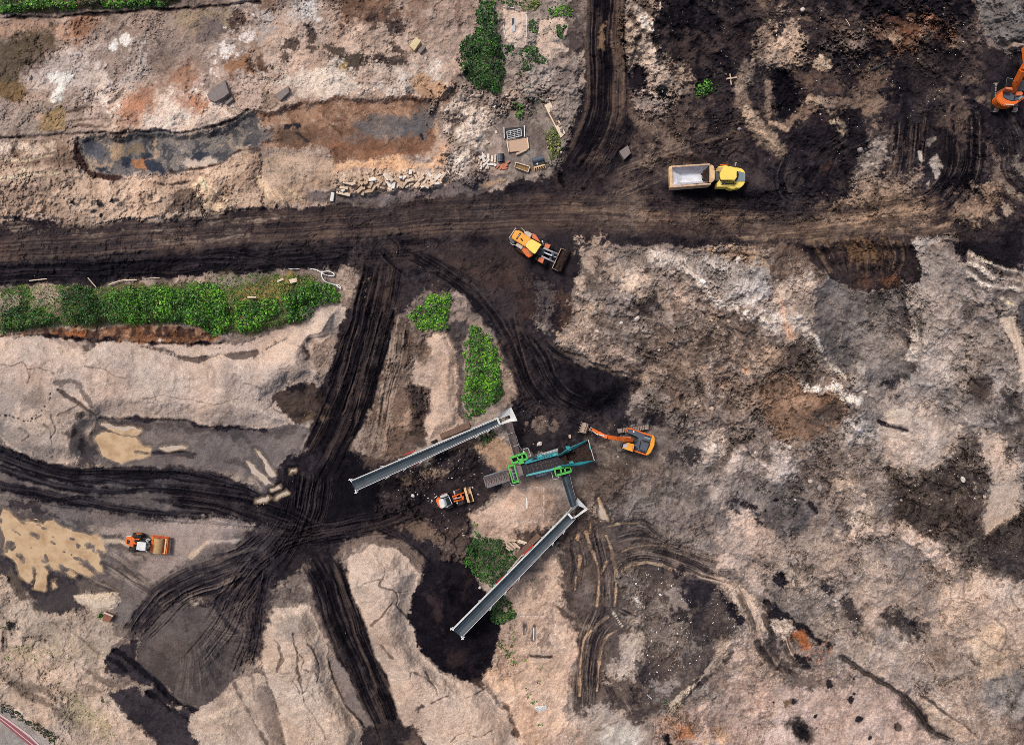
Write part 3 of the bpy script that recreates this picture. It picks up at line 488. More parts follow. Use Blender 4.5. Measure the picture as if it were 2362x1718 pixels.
S('h', (78,68,65), [(875,300),(890,450),(915,620),(950,780)], 15, n=8, f=4, h=-.5); S('h', (186,170,156), [(940,560),(950,640),(935,720)], 12, n=8, h=.3)
S('h', (192,176,160), [(325,600),(380,720),(460,815),(520,870)], 10, n=5, h=.35)
P('h', (172,148,130), [(60,260),(200,210),(300,215),(310,420),(270,560),(170,610),(80,480),(60,330)], f=5, n=10, c2=(150,128,113)); P('h', (190,172,158), [(0,440),(120,460),(280,500),(290,580),(180,600),(0,560)], f=6, n=12, op=.85)
S('h', (196,148,116), [(90,330),(130,480),(160,590)], 15, n=7, op=.8)
P('h', (88,73,66), [(140,640),(310,640),(370,800),(340,880),(200,870),(120,800)], f=6, n=11, rk=1)
P('h', (146,112,88), [(0,800),(120,850),(360,950),(500,960),(510,1060),(440,1140),(400,1200),(300,1270),(100,1240),(0,1150)], f=6, n=10, c2=(124,97,80), rk=.6)
P('h', (170,130,104), [(200,960),(380,950),(330,1040),(220,1020)], f=8, n=12, op=.7); P('h', (92,77,68), [(330,1060),(510,1005),(505,1100),(440,1150),(340,1130)], f=5, n=7)
P('h', (212,196,182), [(245,905),(360,900),(430,865),(500,880),(520,940),(600,1010),(500,985),(430,940),(260,935)], f=4, n=12, op=.85)
P('h', (190,167,150), [(680,940),(900,900),(880,1000),(1100,1100),(1230,1160),(1240,1280),(1120,1400),(1000,1480),(900,1450),(770,1360),(720,1240),(700,1100)], f=6, n=12, c2=(168,147,133), h=.7, hf=50, rk=.4)
P('h', (178,158,145), [(940,560),(1300,620),(1300,760),(1250,900),(1000,880),(950,700)], f=10, n=16, c2=(156,139,128), op=.85, h=.5)
S('h', (50,42,43), [(735,1140),(820,1167),(910,1203)], 8, n=2, h=-.5); DOT('h', (196,172,150), 800, 1115, 14, n=5)
P('h', (98,86,82), [(1215,430),(1270,375),(1330,420),(1310,490),(1240,480)], f=4, n=6, op=.85); P('h', (86,76,72), [(1440,400),(1485,450),(1470,470)], f=2, n=3)
S('h', (100,86,79), [(1180,580),(1290,620),(1380,680),(1480,690)], 6, n=5, op=.75, h=-.3)
P('h', (202,179,158), [(1480,470),(1590,465),(1650,640),(1650,880),(1620,900),(1580,640)], f=3, n=5, rk=.15); S('h', (164,142,126), [(1560,480),(1600,640),(1630,860)], 3, n=1, op=.7); S('h', (164,142,126), [(1590,480),(1640,700)], 3, n=1, op=.7)
P('h', (88,80,80), [(1600,390),(1650,350),(1650,620),(1620,520)], f=4, n=5)
P('h', (92,76,70), [(1310,900),(1430,840),(1460,1000),(1350,990)], f=8, n=16, op=.85, rk=1); P('h', (84,73,69), [(1480,920),(1600,930),(1620,1060),(1540,1010)], f=6, n=12)
P('h', (104,92,86), [(1470,1080),(1650,1050),(1650,1370),(1560,1370),(1480,1180)], f=8, n=14, c2=(84,73,69))
P('h', (82,69,63), [(1290,1270),(1420,1200),(1430,1500),(1420,1650),(900,1650),(780,1560),(760,1420),(900,1480),(1100,1420)], f=6, n=12, c2=(102,88,80), rk=1)
P('h', (184,160,143), [(1400,1220),(1500,1250),(1560,1400),(1630,1370),(1640,1500),(1620,1650),(1420,1650),(1440,1480)], f=5, n=12, rk=.4)
P('h', (178,160,149), [(50,1270),(120,1260),(200,1380),(210,1500),(0,1600),(0,1440)], f=6, n=9, c2=(158,141,131), h=.5, hf=30); P('h', (166,152,143), [(430,1140),(700,1120),(720,1260),(560,1340),(420,1260)], f=8, n=13, c2=(148,134,126))
P('h', (196,171,152), [(430,1520),(540,1480),(560,1600),(460,1600)], f=6, n=12, op=.8)
# --- sheet j : the hub of the lanes, tongues of sand and the peat heap
P('j', (58,49,48), [(0,100),(200,-200),(480,-180),(700,-200),(1350,-60),(1480,-100),(1500,40),(1350,150),(1330,330),(1250,480),(1010,560),(860,380),(720,330),(520,440),(560,640),(640,900),(500,1000),(340,760),(280,500),(0,760),(-300,700),(-200,100)], f=6, n=10, c2=(44,37,38), rk=.3)
P('f', (36,31,33), [(480,1340),(640,1320),(690,1420),(750,1480),(790,1600),(740,1720),(560,1790),(330,1780),(260,1650),(330,1450)], f=9, n=9)
P('j', (92,80,76), [(-250,380),(-30,200),(150,150),(0,560),(-150,700)], f=12, n=12, c2=(66,57,56), op=.7)
for k, (pts, w) in enumerate((([(240,-80),(200,200),(60,420),(-130,640),(-260,900),(-480,1160)],60),([(330,-60),(280,200),(180,400),(20,620),(-120,820)],40),([(-600,60),(-200,110),(100,180),(300,280),(480,300),(760,260),(1000,170),(1250,110)],44),([(-600,120),(-300,160),(0,260),(250,330),(560,340)],40),([(100,330),(350,330),(640,280),(860,220),(1060,150)],30),([(-60,540),(160,380),(420,300),(700,250)],26),([(420,-60),(400,120),(360,260)],22),([(700,250),(860,330),(960,420),(1060,520)],24))): RUT('j', pts, w*1.2, (32,27,30), (74,62,58), nr=11, amp=.2, seed=130+k, f=9, n=9, bias=-.12, stretch=220, op=.9)
P('j', (130,108,94), [(900,240),(1050,250),(1200,300),(1160,390),(1050,370)], f=8, n=14, op=.8); P('j', (70,58,55), [(1060,220),(1340,160),(1330,340),(1300,450),(1180,480)], f=8, n=14, rk=1, c2=(90,76,69))
P('f', (56,47,46), [(1200,1300),(1370,1260),(1500,1440),(1480,1640),(1350,1760),(760,1700),(780,1520),(1000,1430)], f=8, n=10, c2=(70,58,54), rk=1)
P('f', (156,130,111), [(880,1490),(1150,1370),(1190,1400),(1060,1500),(940,1530)], f=8, n=14, op=.8); P('f', (120,100,87), [(600,1300),(860,1380),(700,1440),(640,1400)], f=10, n=16, op=.5)
P('f', (188,152,124), [(1350,1260),(1420,1210),(1560,1200),(1590,1440),(1520,1450),(1430,1360)], f=4, n=9, c2=(166,132,109), rk=.5)
# sand tongue, left
P('j', (134,117,108), [(-60,900),(20,760),(120,670),(250,640),(330,740),(400,900),(440,1080),(420,1160),(340,860),(300,740),(200,750),(80,790),(20,900),(-10,1100),(-60,1050)], f=5, n=7, c2=(112,97,90))
P('j', (198,176,158), [(80,800),(200,760),(300,750),(360,860),(400,980),(440,1150),(520,1330),(600,1450),(660,1560),(650,1650),(160,1650),(100,1430),(50,1260),(20,1100),(20,920)], f=2, n=4, h=2.0, hf=50, c2=(187,164,147), rk=.24)
P('j', (162,146,135), [(110,900),(280,810),(310,830),(290,880),(200,960),(130,950)], f=7, n=9, op=.85)
# sand tongue, right
S('j', (124,106,96), [(500,470),(560,400),(700,345),(860,365),(960,440),(1010,540)], 20, n=8, f=5, op=.9)
P('j', (202,178,160), [(560,460),(720,385),(860,395),(940,470),(1000,560),(980,720),(960,860),(970,980),(1040,1090),(1150,1180),(1320,1260),(1380,1230),(1450,1330),(1600,1500),(1640,1650),(1030,1650),(980,1560),(880,1470),(820,1340),(800,1250),(740,1130),(640,920),(600,780),(550,650)], f=2, n=4, h=2.2, hf=60, c2=(190,166,149), rk=.24)
P('j', (150,130,118), [(700,560),(800,500),(800,580),(740,600)], f=9, n=12, op=.6); P('j', (168,146,132), [(680,960),(800,960),(880,1000),(800,1120),(740,1080)], f=10, n=14, op=.7); P('j', (96,84,79), [(980,1410),(1020,1395),(1040,1410),(1000,1430)], f=2, n=5)
P('j', (172,151,137), [(940,1180),(1060,1160),(1120,1260),(980,1250)], f=10, n=14, op=.6); P('j', (150,131,120), [(1310,1280),(1360,1260),(1560,1460),(1530,1480)], f=5, n=6, op=.5)
# gullies in the heaps
for pts in ([(770,500),(780,570),(760,640),(820,670),(870,690),(890,740),(880,780),(930,830),(960,860)],[(760,600),(680,620),(650,650)],[(870,690),(940,680)],[(210,940),(230,1040),(270,1100),(260,1150),(300,1180)],[(230,1040),(240,1200),(280,1330),(290,1390),(340,1450),(380,1530),(410,1620)],[(270,1330),(320,1320),(370,1380)],[(200,1240),(240,1290),(260,1330)],[(950,1230),(970,1180),(1040,1220),(1100,1270),(1130,1330)],[(1040,1180),(1070,1240)],[(300,1000),(340,1060),(380,1180),(360,1240)],[(90,1000),(140,1090),(120,1180)],[(1080,1390),(1150,1350),(1200,1330)],[(1450,1280),(1380,1330),(1300,1350)],[(1480,1560),(1380,1600),(1300,1580),(1200,1640)],[(760,1000),(800,1050),(830,1110)],[(850,760),(780,830),(700,870)]): S('j', (106,90,82), pts, 2.4, n=3, f=1.4, op=.85, h=-.18)
for k in range(46):
    x = rng.uniform(40, 620) if k % 2 else rng.uniform(620, 1500); y = rng.uniform(820, 1640) if k % 2 else rng.uniform(420, 1640)
    a = rng.uniform(0, 6.28); L = rng.uniform(20, 60); S('j', (140,121,110), [(x,y),(x+L*math.cos(a),y+L*math.sin(a)),(x+1.7*L*math.cos(a+.6),y+1.7*L*math.sin(a+.6))], 1.6, n=2, f=1.5, op=.5, h=-.06)
# lane between the tongues
RUT('j', [(330,430),(430,640),(500,860),(600,1080),(700,1300),(780,1500),(840,1650)], 78, (34,29,31), (88,74,68), nr=7, amp=.16, seed=150, f=4, n=3, bias=-.1, stretch=260)
RUT('j', [(450,470),(520,640),(600,880),(700,1120),(790,1330)], 36, (33,28,30), (92,77,69), nr=4, amp=.16, seed=151, f=4, n=4, bias=-.12, stretch=200)
P('j', (58,49,47), [(640,1650),(650,1550),(730,1530),(880,1460),(990,1560),(1040,1650)], f=3, n=6, c2=(72,60,55)); P('j', (96,80,72), [(900,1580),(990,1560),(1030,1650),(880,1650)], f=8, n=14, op=.8)
P('j', (128,115,111), [(460,1080),(540,1160),(620,1300),(690,1460),(710,1520),(650,1550),(560,1400),(490,1230)], f=4, n=3, c2=(144,130,124), rk=.1)
S('j', (44,38,39), [(440,1100),(480,1240),(540,1370),(620,1470),(660,1550)], 4, n=2, op=.9, h=-.2)
# peat heap under the long belt
P('j', (36,30,33), [(1010,540),(1060,480),(1180,470),(1330,500),(1400,640),(1480,740),(1530,900),(1510,1020),(1480,1150),(1390,1240),(1280,1240),(1150,1170),(1030,1060),(970,960),(960,830),(980,700)], f=3, n=5, h=3.6, hf=130, c2=(44,37,38), rk=.25)
for pts in ([(1050,720),(1180,660),(1170,940),(1080,930)],[(1180,1060),(1340,1010),(1330,1140),(1210,1140)],[(1280,560),(1340,560),(1300,700)]): P('j', (66,49,44), pts, f=12, n=16, op=.65)
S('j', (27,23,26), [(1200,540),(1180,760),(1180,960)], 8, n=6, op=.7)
# --- around the lower belt
P('j', (196,167,148), [(1340,200),(1500,110),(1560,40),(1650,-20),(1730,-20),(1860,80),(1860,220),(1780,290),(1650,360),(1450,340),(1370,300)], f=4, n=7, c2=(178,149,131), h=.7, hf=40, rk=.3)
P('k', (166,138,121), [(60,20),(200,60),(230,240),(120,300),(40,260)], f=10, n=14, op=.6)
P('k', (62,52,49), [(0,300),(240,240),(330,160),(400,140),(440,190),(330,330),(160,420),(20,420)], f=8, n=12, c2=(88,73,66))
P('j', (202,172,150), [(1560,640),(1650,600),(1900,420),(1930,560),(1930,700),(1980,820),(2070,900),(2030,960),(2030,1080),(1990,1200),(1930,1480),(2050,1650),(1640,1650),(1600,1500),(1450,1320),(1460,1180),(1500,1080),(1540,900)], f=4, n=8, c2=(184,154,135), rk=.4)
P('j', (214,178,148), [(1450,1200),(1560,1220),(1650,1330),(1560,1360),(1470,1290)], f=10, n=14, op=.6); P('k', (206,172,146), [(90,1160),(260,1140),(280,1320),(120,1300)], f=10, n=16, op=.6); P('k', (176,142,118), [(0,1380),(120,1500),(200,1650),(0,1650)], f=10, n=18, op=.7)
S('j', (84,66,57), [(1385,1240),(1500,1340),(1585,1450),(1620,1560)], 12, n=9, op=.9, h=-.4)
P('k', (112,98,90), [(30,640),(130,620),(110,720),(30,700)], f=6, n=18, op=.6); P('k', (60,52,52), [(255,440),(300,470),(290,560),(265,540)], f=4, n=6, op=.8); P('k', (120,102,92), [(140,930),(190,920),(180,1010),(130,1000)], f=5, n=12, op=.7)
for pts in ([(0,832),(225,836)],[(222,836),(222,1080)],[(60,1088),(205,1094)],[(150,20),(148,230)],[(0,234),(140,236)],[(0,30),(130,12)]): S('k', (236,228,218), pts, 1.4, f=1, n=0, dash=16, warp=False, op=.8)
for x0, y0, x1, y1 in ((88,890,86,985),(22,890,28,930)): S('k', (110,96,90), [(x0,y0),(x1,y1)], 7, n=1, h=-.3); S('k', (196,184,174), [(x0,y0+15),(x1,y1)], 2.5, f=1, n=0)
S('k', (70,58,54), [(60,1096),(205,1100)], 4, n=1, h=-.2)
# --- sheet k : churned ground right of the lower belt
P('k', (97,82,75), [(230,250),(400,220),(600,190),(780,250),(960,380),(1200,460),(1350,560),(1270,620),(1350,700),(1420,860),(1350,950),(1200,1130),(1000,1350),(870,1460),(740,1490),(500,1480),(420,1500),(350,1450),(360,1200),(380,960),(330,830),(250,720),(280,400)], f=6, n=10, c2=(80,67,62), rk=.4)
P('k', (126,113,106), [(600,0),(1650,0),(1650,430),(1300,560),(1200,440),(960,380),(780,250),(620,180),(520,80)], f=10, n=12, c2=(112,99,94), rk=.7, h=.4)
P('k', (84,71,66), [(380,0),(640,0),(700,160),(800,250),(620,200),(520,100),(430,150)], f=8, n=14, c2=(108,92,84), op=.85)
P('k', (186,160,143), [(1290,160),(1420,130),(1530,220),(1650,330),(1900,420),(1900,560),(1650,580),(1450,580),(1230,480),(1400,380),(1300,300)], f=7, n=14, c2=(166,142,128), rk=.5)
P('k', (180,158,144), [(1170,0),(1290,0),(1290,120),(1220,90)], f=6, n=9, op=.85); P('k', (52,44,45), [(1290,90),(1370,70),(1480,150),(1510,200),(1430,150),(1310,130)], f=5, n=13)
P('k', (126,112,105), [(350,700),(400,560),(450,640),(460,760),(380,780)], f=10, n=8, op=.7)
for k, (pts, w) in enumerate((([(640,300),(760,250),(900,330),(1060,440),(1250,500)],24),([(620,360),(760,330),(900,370),(1100,470)],18),([(620,460),(760,430),(900,450),(1100,530),(1260,610)],26),([(330,330),(360,500),(330,680)],30),([(470,300),(520,520),(530,760)],26),([(480,800),(430,960),(400,1200),(390,1420)],32),([(560,860),(480,1000),(450,1240),(440,1440)],26),([(640,860),(780,960),(900,1040)],30),([(600,780),(760,860),(900,930)],22),([(640,1250),(680,1350),(740,1450)],32),([(540,1180),(570,1280),(640,1400)],18))): RUT('k', pts, w*1.25, (50,42,41), (138,118,106), nr=6, amp=.2, seed=160+k, f=8, n=8, bias=-.1, stretch=130, op=.85)
def RIB(t, c, c2, pts, w):
    q = _smooth(U(t, pts), False); sl = _box([p[0] for p in q], [p[1] for p in q], w + 20); d, D, s = _poly_d(q, sl, .4)
    m = sstep(-1.6, 1.6, w/2 - d + 1.6*NZ[0][sl] + 1.2*NF[1][sl])*(.35 + .65*sstep(-.5, .2, NZ[2][sl] + .5*NF[0][sl])); rib = (.5 + .5*np.sin((s - 1.1*np.abs(D))*1.5))[..., None]
    ALB[sl] += (lin(c)*(1-.45*rib) + lin(c2)*.45*rib - ALB[sl])*(m*.78)[..., None]; HGT[sl] -= .16*m
WETS = [([(415,300),(450,400),(490,520),(492,640),(482,765)],9),([(545,320),(575,400),(600,550),(602,700),(592,768)],9),([(378,460),(362,540)],10),([(352,590),(342,660)],8),([(495,90),(525,160),(560,228)],13),([(642,540),(700,502),(780,487)],9),([(800,487),(900,512),(1000,552),(1100,566)],8),([(640,415),(720,388),(840,377),(920,386)],6),([(545,480),(512,555)],9),([(548,840),(455,920),(405,1000),(382,1150),(376,1330)],8),([(620,922),(535,980),(505,1100),(488,1300)],8),([(680,912),(800,972)],8),([(800,965),(850,1012)],6),([(440,245),(442,300)],6),([(560,262),(640,246),(750,248)],7),([(370,320),(362,345)],7)]
for pts, w in WETS: S('k', (74,62,58), pts, w + 3, f=3, n=3, op=.8); RIB('k', (200,164,130), (164,132,106), pts, w*.66)
S('k', (190,172,150), [(580,820),(655,905)], 8, n=2, dash=6, f=1.5); S('k', (176,158,138), [(735,805),(760,840)], 8, n=2, dash=5, f=1.5)
P('k', (136,121,112), [(640,600),(720,560),(760,760),(900,850),(1200,1000),(900,1060),(780,950),(680,800)], f=10, n=22, c2=(116,101,93), rk=.8)
P('k', (188,166,149), [(540,1130),(640,1030),(620,1000),(700,960),(790,1000),(770,1090),(720,1200),(620,1290),(545,1200)], f=6, n=12, c2=(160,139,125)); P('k', (206,192,182), [(700,712),(740,706),(762,772),(720,748)], f=2.5, n=4)
P('k', (166,147,134), [(690,860),(740,860),(760,900),(720,900)], f=5, n=9, op=.8); P('k', (150,132,120), [(960,700),(1060,740),(1040,800),(960,780)], f=6, n=18, op=.8)
P('k', (54,45,45), [(930,550),(1250,600),(1260,690),(1120,760),(1000,640)], f=6, n=16); P('k', (48,41,42), [(940,790),(1120,820),(1110,870),(1000,850)], f=5, n=14, op=.85)
P('k', (44,38,40), [(1285,680),(1370,740),(1415,860),(1390,860),(1340,770)], f=4, n=9); P('k', (60,51,50), [(1120,880),(1180,940),(1160,1010),(1110,960)], f=5, n=14, op=.8); P('k', (58,49,48), [(760,1160),(850,1180),(820,1290),(770,1260)], f=5, n=14, op=.85); P('k', (56,47,46), [(690,1290),(750,1290),(730,1400),(690,1370)], f=5, n=9)
P('k', (64,53,51), [(400,1390),(520,1420),(480,1500),(380,1470)], f=7, n=12); P('k', (150,134,124), [(830,1270),(940,1260),(930,1370),(850,1360)], f=6, n=16, op=.8)
S('k', (150,128,112), [(285,780),(340,830),(420,900)], 14, n=6, op=.6, h=.4); S('k', (74,62,58), [(240,770),(310,830),(390,860)], 8, n=5, op=.8)
P('k', (200,171,147), [(1250,600),(1420,640),(1560,800),(1610,940),(1540,910),(1450,800),(1320,680)], f=5, n=8, rk=.3)
for k, (pts, w) in enumerate((([(1380,660),(1470,860),(1500,1000),(1600,1170)],24),([(1460,900),(1520,1040),(1650,1220)],24),([(1600,820),(1700,900),(1760,1010)],18),([(1560,760),(1660,900),(1720,1080),(1800,1140)],20),([(1360,640),(1290,620),(1100,560)],20))): RUT('k', pts, w, (58,48,45), (190,160,138), nr=3, amp=.2, seed=180+k, f=5, n=6, stretch=120, op=.85)
P('k', (170,144,127), [(1300,1060),(1480,960),(1500,1130),(1560,1200),(1400,1240)], f=12, n=20, c2=(140,116,102), op=.8)
S('k', (56,47,46), [(985,1400),(1130,1250),(1230,1140),(1330,1060)], 20, n=9, op=.85, h=-.5); S('k', (196,172,147), [(957,1405),(1050,1300),(1190,1170)], 11, n=4, h=.5); S('k', (160,138,120), [(1190,1170),(1260,1080),(1330,990)], 12, n=7, h=.4)
P('k', (186,156,139), [(860,1470),(1100,1400),(1300,1250),(1650,1280),(1800,1350),(1650,1650),(880,1650)], f=10, n=16, c2=(166,137,122), rk=.6)
P('k', (140,112,98), [(1050,1380),(1300,1220),(1550,1200),(1500,1300),(1200,1350)], f=12, n=22, op=.7); P('k', (198,122,66), [(1020,1550),(1080,1530),(1085,1590),(1030,1600)], f=5, n=9, op=.8); P('k', (210,162,122), [(1150,1580),(1400,1560),(1350,1640),(1150,1640)], f=8, n=16, op=.7); P('k', (184,138,108), [(880,1480),(1000,1440),(1050,1530),(930,1560)], f=8, n=12, op=.6)
P('k', (198,186,173), [(500,1510),(680,1490),(720,1560),(770,1650),(520,1650)], f=5, n=8, c2=(178,164,150), rk=.3); P('k', (180,160,146), [(280,1500),(500,1400),(640,1480),(480,1560),(330,1620)], f=8, n=16, op=.7); P('k', (40,35,37), [(890,1600),(960,1590),(960,1650),(900,1650)], f=4, n=7)
S('k', (110,95,88), [(480,1570),(560,1540),(690,1480)], 4, n=3, op=.8)
for k in range(24): DOT('k', (64,53,50), 1250 + rng.uniform(0,700), 1280 + rng.uniform(0,340), rng.uniform(1.2,3.2), n=2, f=2.5, op=.65, h=-.15)
# --- sheet l
P('l', (164,143,129), [(-300,300),(500,340),(1200,560),(1650,640),(1650,1650),(1100,1650),(700,1240),(0,760)], f=14, n=14, c2=(148,128,116), rk=.72)
P('l', (82,69,63), [(790,60),(900,0),(1420,0),(1400,200),(1380,320),(1230,400),(1100,350),(960,300),(820,240)], f=5, n=9, c2=(98,84,76), rk=1); P('l', (78,66,61), [(1380,330),(1650,160),(1650,600),(1540,620),(1350,560),(1240,510),(1240,430)], f=4, n=8, c2=(94,81,74), rk=1)
P('l', (44,38,39), [(1240,430),(1330,440),(1300,510),(1240,500)], f=4, n=8, op=.7); P('l', (130,113,100), [(1230,400),(1380,330),(1420,340),(1320,420),(1400,470),(1300,480)], f=6, n=12, op=.8)
P('l', (184,161,143), [(1430,-10),(1625,-10),(1600,180),(1500,270),(1420,310),(1390,200)], f=4, n=6, rk=.2)
P('l', (112,102,99), [(0,100),(60,80),(250,110),(330,180),(280,320),(150,350),(0,210)], f=5, n=8, c2=(98,88,86), h=.6, hf=34, rk=.7); S('l', (48,41,42), [(60,95),(160,90),(250,105),(330,180)], 6, n=6); P('l', (88,79,78), [(180,130),(240,180),(220,250),(180,230)], f=6, n=9, op=.7)
P('l', (118,107,103), [(430,190),(560,240),(560,310),(430,370),(400,290)], f=5, n=8, h=.5, hf=26, rk=.7); P('l', (186,166,150), [(540,150),(690,90),(690,260),(620,295),(560,250)], f=5, n=8, h=.3); P('l', (130,118,112), [(690,90),(790,70),(790,220),(700,260)], f=6, n=8)
S('l', (190,164,147), [(500,340),(640,290),(820,300),(1000,370),(1130,450),(1220,540)], 36, n=12, f=8, h=.6, op=.9); S('l', (110,95,87), [(700,330),(850,360),(980,430),(1120,520),(1170,580),(1150,650)], 5, n=5, op=.8, h=-.2)
P('l', (126,113,108), [(740,380),(970,430),(1000,560),(1080,650),(1070,800),(960,900),(1000,720),(900,640),(880,500),(780,440)], f=10, n=16, c2=(142,127,119)); P('l', (78,67,62), [(760,830),(870,795),(960,860),(1020,900),(920,950),(770,900)], f=7, n=12, h=-.4); P('l', (58,50,49), [(840,810),(940,850),(960,880),(880,870)], f=4, n=8, op=.8)
P('l', (112,100,94), [(40,620),(200,560),(500,660),(620,780),(560,860),(400,900),(150,830),(40,720)], f=10, n=26, c2=(130,115,106), rk=.9, op=.85); DOT('l', (50,43,45), 100, 600, 12, n=9); DOT('l', (60,52,51), 390, 655, 10, n=9); P('l', (54,46,46), [(500,730),(580,700),(560,770),(600,830),(540,830),(510,780)], f=4, n=9, op=.85)
P('l', (188,162,143), [(1100,640),(1240,520),(1400,590),(1650,640),(1650,1100),(1540,1180),(1300,1160),(1100,900)], f=12, n=14, c2=(172,147,131), rk=.5, h=.8, hf=80); P('l', (202,172,144), [(1300,1000),(1480,880),(1545,960),(1520,1080),(1540,1190),(1480,1220),(1370,1190)], f=8, n=12, op=.8)
for pts in ([(1440,890),(1500,910),(1520,970),(1480,1040)],[(1480,860),(1545,920),(1540,1010),(1500,1060)],[(1230,760),(1260,830),(1300,930),(1410,1010),(1490,1060)],[(1150,960),(1250,990),(1350,980)],[(1500,850),(1600,1000),(1610,1060)],[(1570,700),(1620,800)],[(1100,700),(1170,600)],[(950,1140),(1060,1060)],[(770,1060),(830,1010)]): S('l', (122,104,93), pts, 3, n=3, f=2, op=.75, h=-.12)
P('l', (120,100,88), [(1120,1080),(1280,1060),(1310,1140),(1200,1150)], f=8, n=14, op=.8); P('l', (126,104,93), [(1090,1260),(1180,1250),(1170,1340),(1110,1330)], f=10, n=16, op=.8); P('l', (196,170,151), [(1100,1380),(1220,1340),(1320,1480),(1250,1530)], f=8, n=14, op=.7); P('l', (148,134,125), [(680,960),(780,940),(820,1010),(700,1020)], f=6, n=12, op=.6)
P('l', (136,126,121), [(1540,1210),(1650,1150),(1650,1500),(1560,1500),(1380,1350),(1400,1240)], f=8, n=12, c2=(152,138,129)); S('l', (80,70,66), [(1390,1230),(1500,1230),(1560,1210)], 4, n=3, op=.8); S('l', (80,72,70), [(1650,1280),(1600,1360),(1540,1460)], 6, n=4, op=.7)
P('l', (124,104,94), [(1500,1500),(1650,1450),(1650,1650),(1560,1620)], f=8, n=14)
P('l', (192,163,147), [(0,1290),(300,1180),(500,1180),(700,1280),(800,1320),(1000,1490),(1150,1650),(0,1650)], f=10, n=12, c2=(174,146,131), rk=.45)
P('l', (166,140,121), [(970,1350),(1150,1450),(1330,1590),(1280,1650),(1100,1560),(1000,1470)], f=5, n=6, c2=(186,158,136)); S('l', (74,63,58), [(990,1350),(1160,1450),(1340,1590)], 4, n=3, op=.9, h=-.3)
S('l', (50,43,43), [(-20,745),(150,850),(290,960),(420,1025)], 16, n=8, h=-.5); S('l', (62,53,51), [(480,1080),(560,1130),(700,1235),(850,1335),(960,1440),(1080,1560),(1180,1620)], 6, n=9, h=-.7, op=.85, f=4); S('l', (78,66,62), [(880,1360),(980,1460),(1100,1590)], 12, n=12, op=.75, h=-.4, f=6)
for pts in ([(40,760),(60,900),(50,1040),(120,1160),(180,1200)],[(0,840),(60,940),(80,1080),(160,1140),(280,1150)],[(-40,1000),(60,1130),(200,1200)],[(0,780),(100,880),(120,1010)],[(150,1100),(280,1120)]): S('l', (66,54,50), pts, 9, n=6, op=.85, h=-.3)
P('l', (206,180,160), [(75,870),(160,870),(190,940),(130,980),(90,930)], f=4, n=8); P('l', (178,104,56), [(190,965),(250,955),(270,1010),(210,1030)], f=5, n=10); P('l', (198,140,112), [(290,1040),(370,1010),(430,1050),(330,1080)], f=6, n=12, op=.7)
P('l', (94,78,70), [(60,1190),(200,1230),(420,1220),(520,1240),(440,1300),(200,1290)], f=8, n=18, c2=(120,101,91), op=.85); P('l', (48,41,41), [(180,1080),(290,1100),(280,1140),(190,1120)], f=4, n=9)
P('l', (70,58,54), [(135,1495),(220,1472),(318,1550),(285,1622),(185,1592)], f=8, n=8, h=-1.4, hf=16, c2=(96,80,72)); P('l', (42,36,36), [(190,1520),(240,1510),(300,1560),(270,1605),(210,1570)], f=7, n=6); S('l', (140,118,104), [(150,1480),(240,1440)], 5, n=3, op=.6); P('l', (128,96,68), [(140,1380),(200,1360),(200,1400),(150,1405)], f=3, n=4); DOT('l', (52,45,45), 200, 1385, 5, n=3)  # the hole's inner shade is painted into the colour, darker inward
for x, y, r in ((575,1320,4),(425,1355,3),(330,1470,2.5),(348,1552,3),(690,1615,3),(70,1385,4),(610,1490,5),(560,1360,8),(860,1540,9),(415,1250,8),(570,1220,5)): DOT('l', (54,46,46), x, y, r, n=3, f=1.5)
P('l', (120,100,90), [(820,1500),(900,1530),(870,1560)], f=5, n=9, op=.7)
# --- sheet i : lower left
P('i', (124,112,107), [(0,60),(300,110),(800,200),(1300,240),(1650,260),(1800,300),(1500,560),(1000,760),(860,900),(700,880),(740,720),(520,640),(200,600),(0,560)], f=8, n=9, c2=(108,97,93), rk=.15)
P('i', (166,148,138), [(560,270),(900,240),(1500,230),(1600,250),(1400,350),(1300,380),(1160,460),(1050,570),(960,600),(860,560),(900,480),(700,420),(620,330)], f=10, n=10, c2=(150,133,125), rk=.1)
P('i', (62,54,54), [(30,110),(170,110),(270,150),(370,200),(200,170)], f=4, n=12, op=.9); P('i', (88,78,76), [(0,160),(300,190),(560,300),(420,260),(200,230)], f=6, n=12, op=.7); P('i', (78,69,68), [(430,190),(560,240),(570,300),(500,270)], f=4, n=12, op=.6); P('i', (80,71,69), [(640,320),(780,330),(800,360),(700,350)], f=4, n=7, op=.8); P('i', (86,76,74), [(700,370),(920,430),(910,470),(780,430),(690,400)], f=4, n=5, op=.8)
S('i', (206,182,156), [(670,362),(800,388),(900,425)], 12, n=2, op=.8); S('i', (206,178,150), [(1205,440),(1270,390),(1330,350)], 9, n=3, op=.7); S('i', (190,172,160), [(1345,345),(1420,355),(1540,375)], 6, n=3, op=.7)
P('i', (80,71,69), [(0,450),(60,480),(130,570),(180,620),(250,530),(450,540),(620,570),(760,680),(500,640),(520,760),(380,830),(250,800),(180,700),(0,590)], f=6, n=8, c2=(66,58,57), rk=.1)
P('i', (112,100,95), [(480,600),(700,600),(850,720),(700,680),(500,660)], f=6, n=8, op=.8)
for k, pts in enumerate(([(620,480),(800,590),(960,700)],[(700,440),(880,580),(950,640)],[(760,520),(900,600)],[(560,590),(760,700)])): RUT('i', pts, 14, (74,65,64), (176,158,145), nr=3, amp=.12, seed=200+k, f=4, n=4, op=.75, stretch=100)
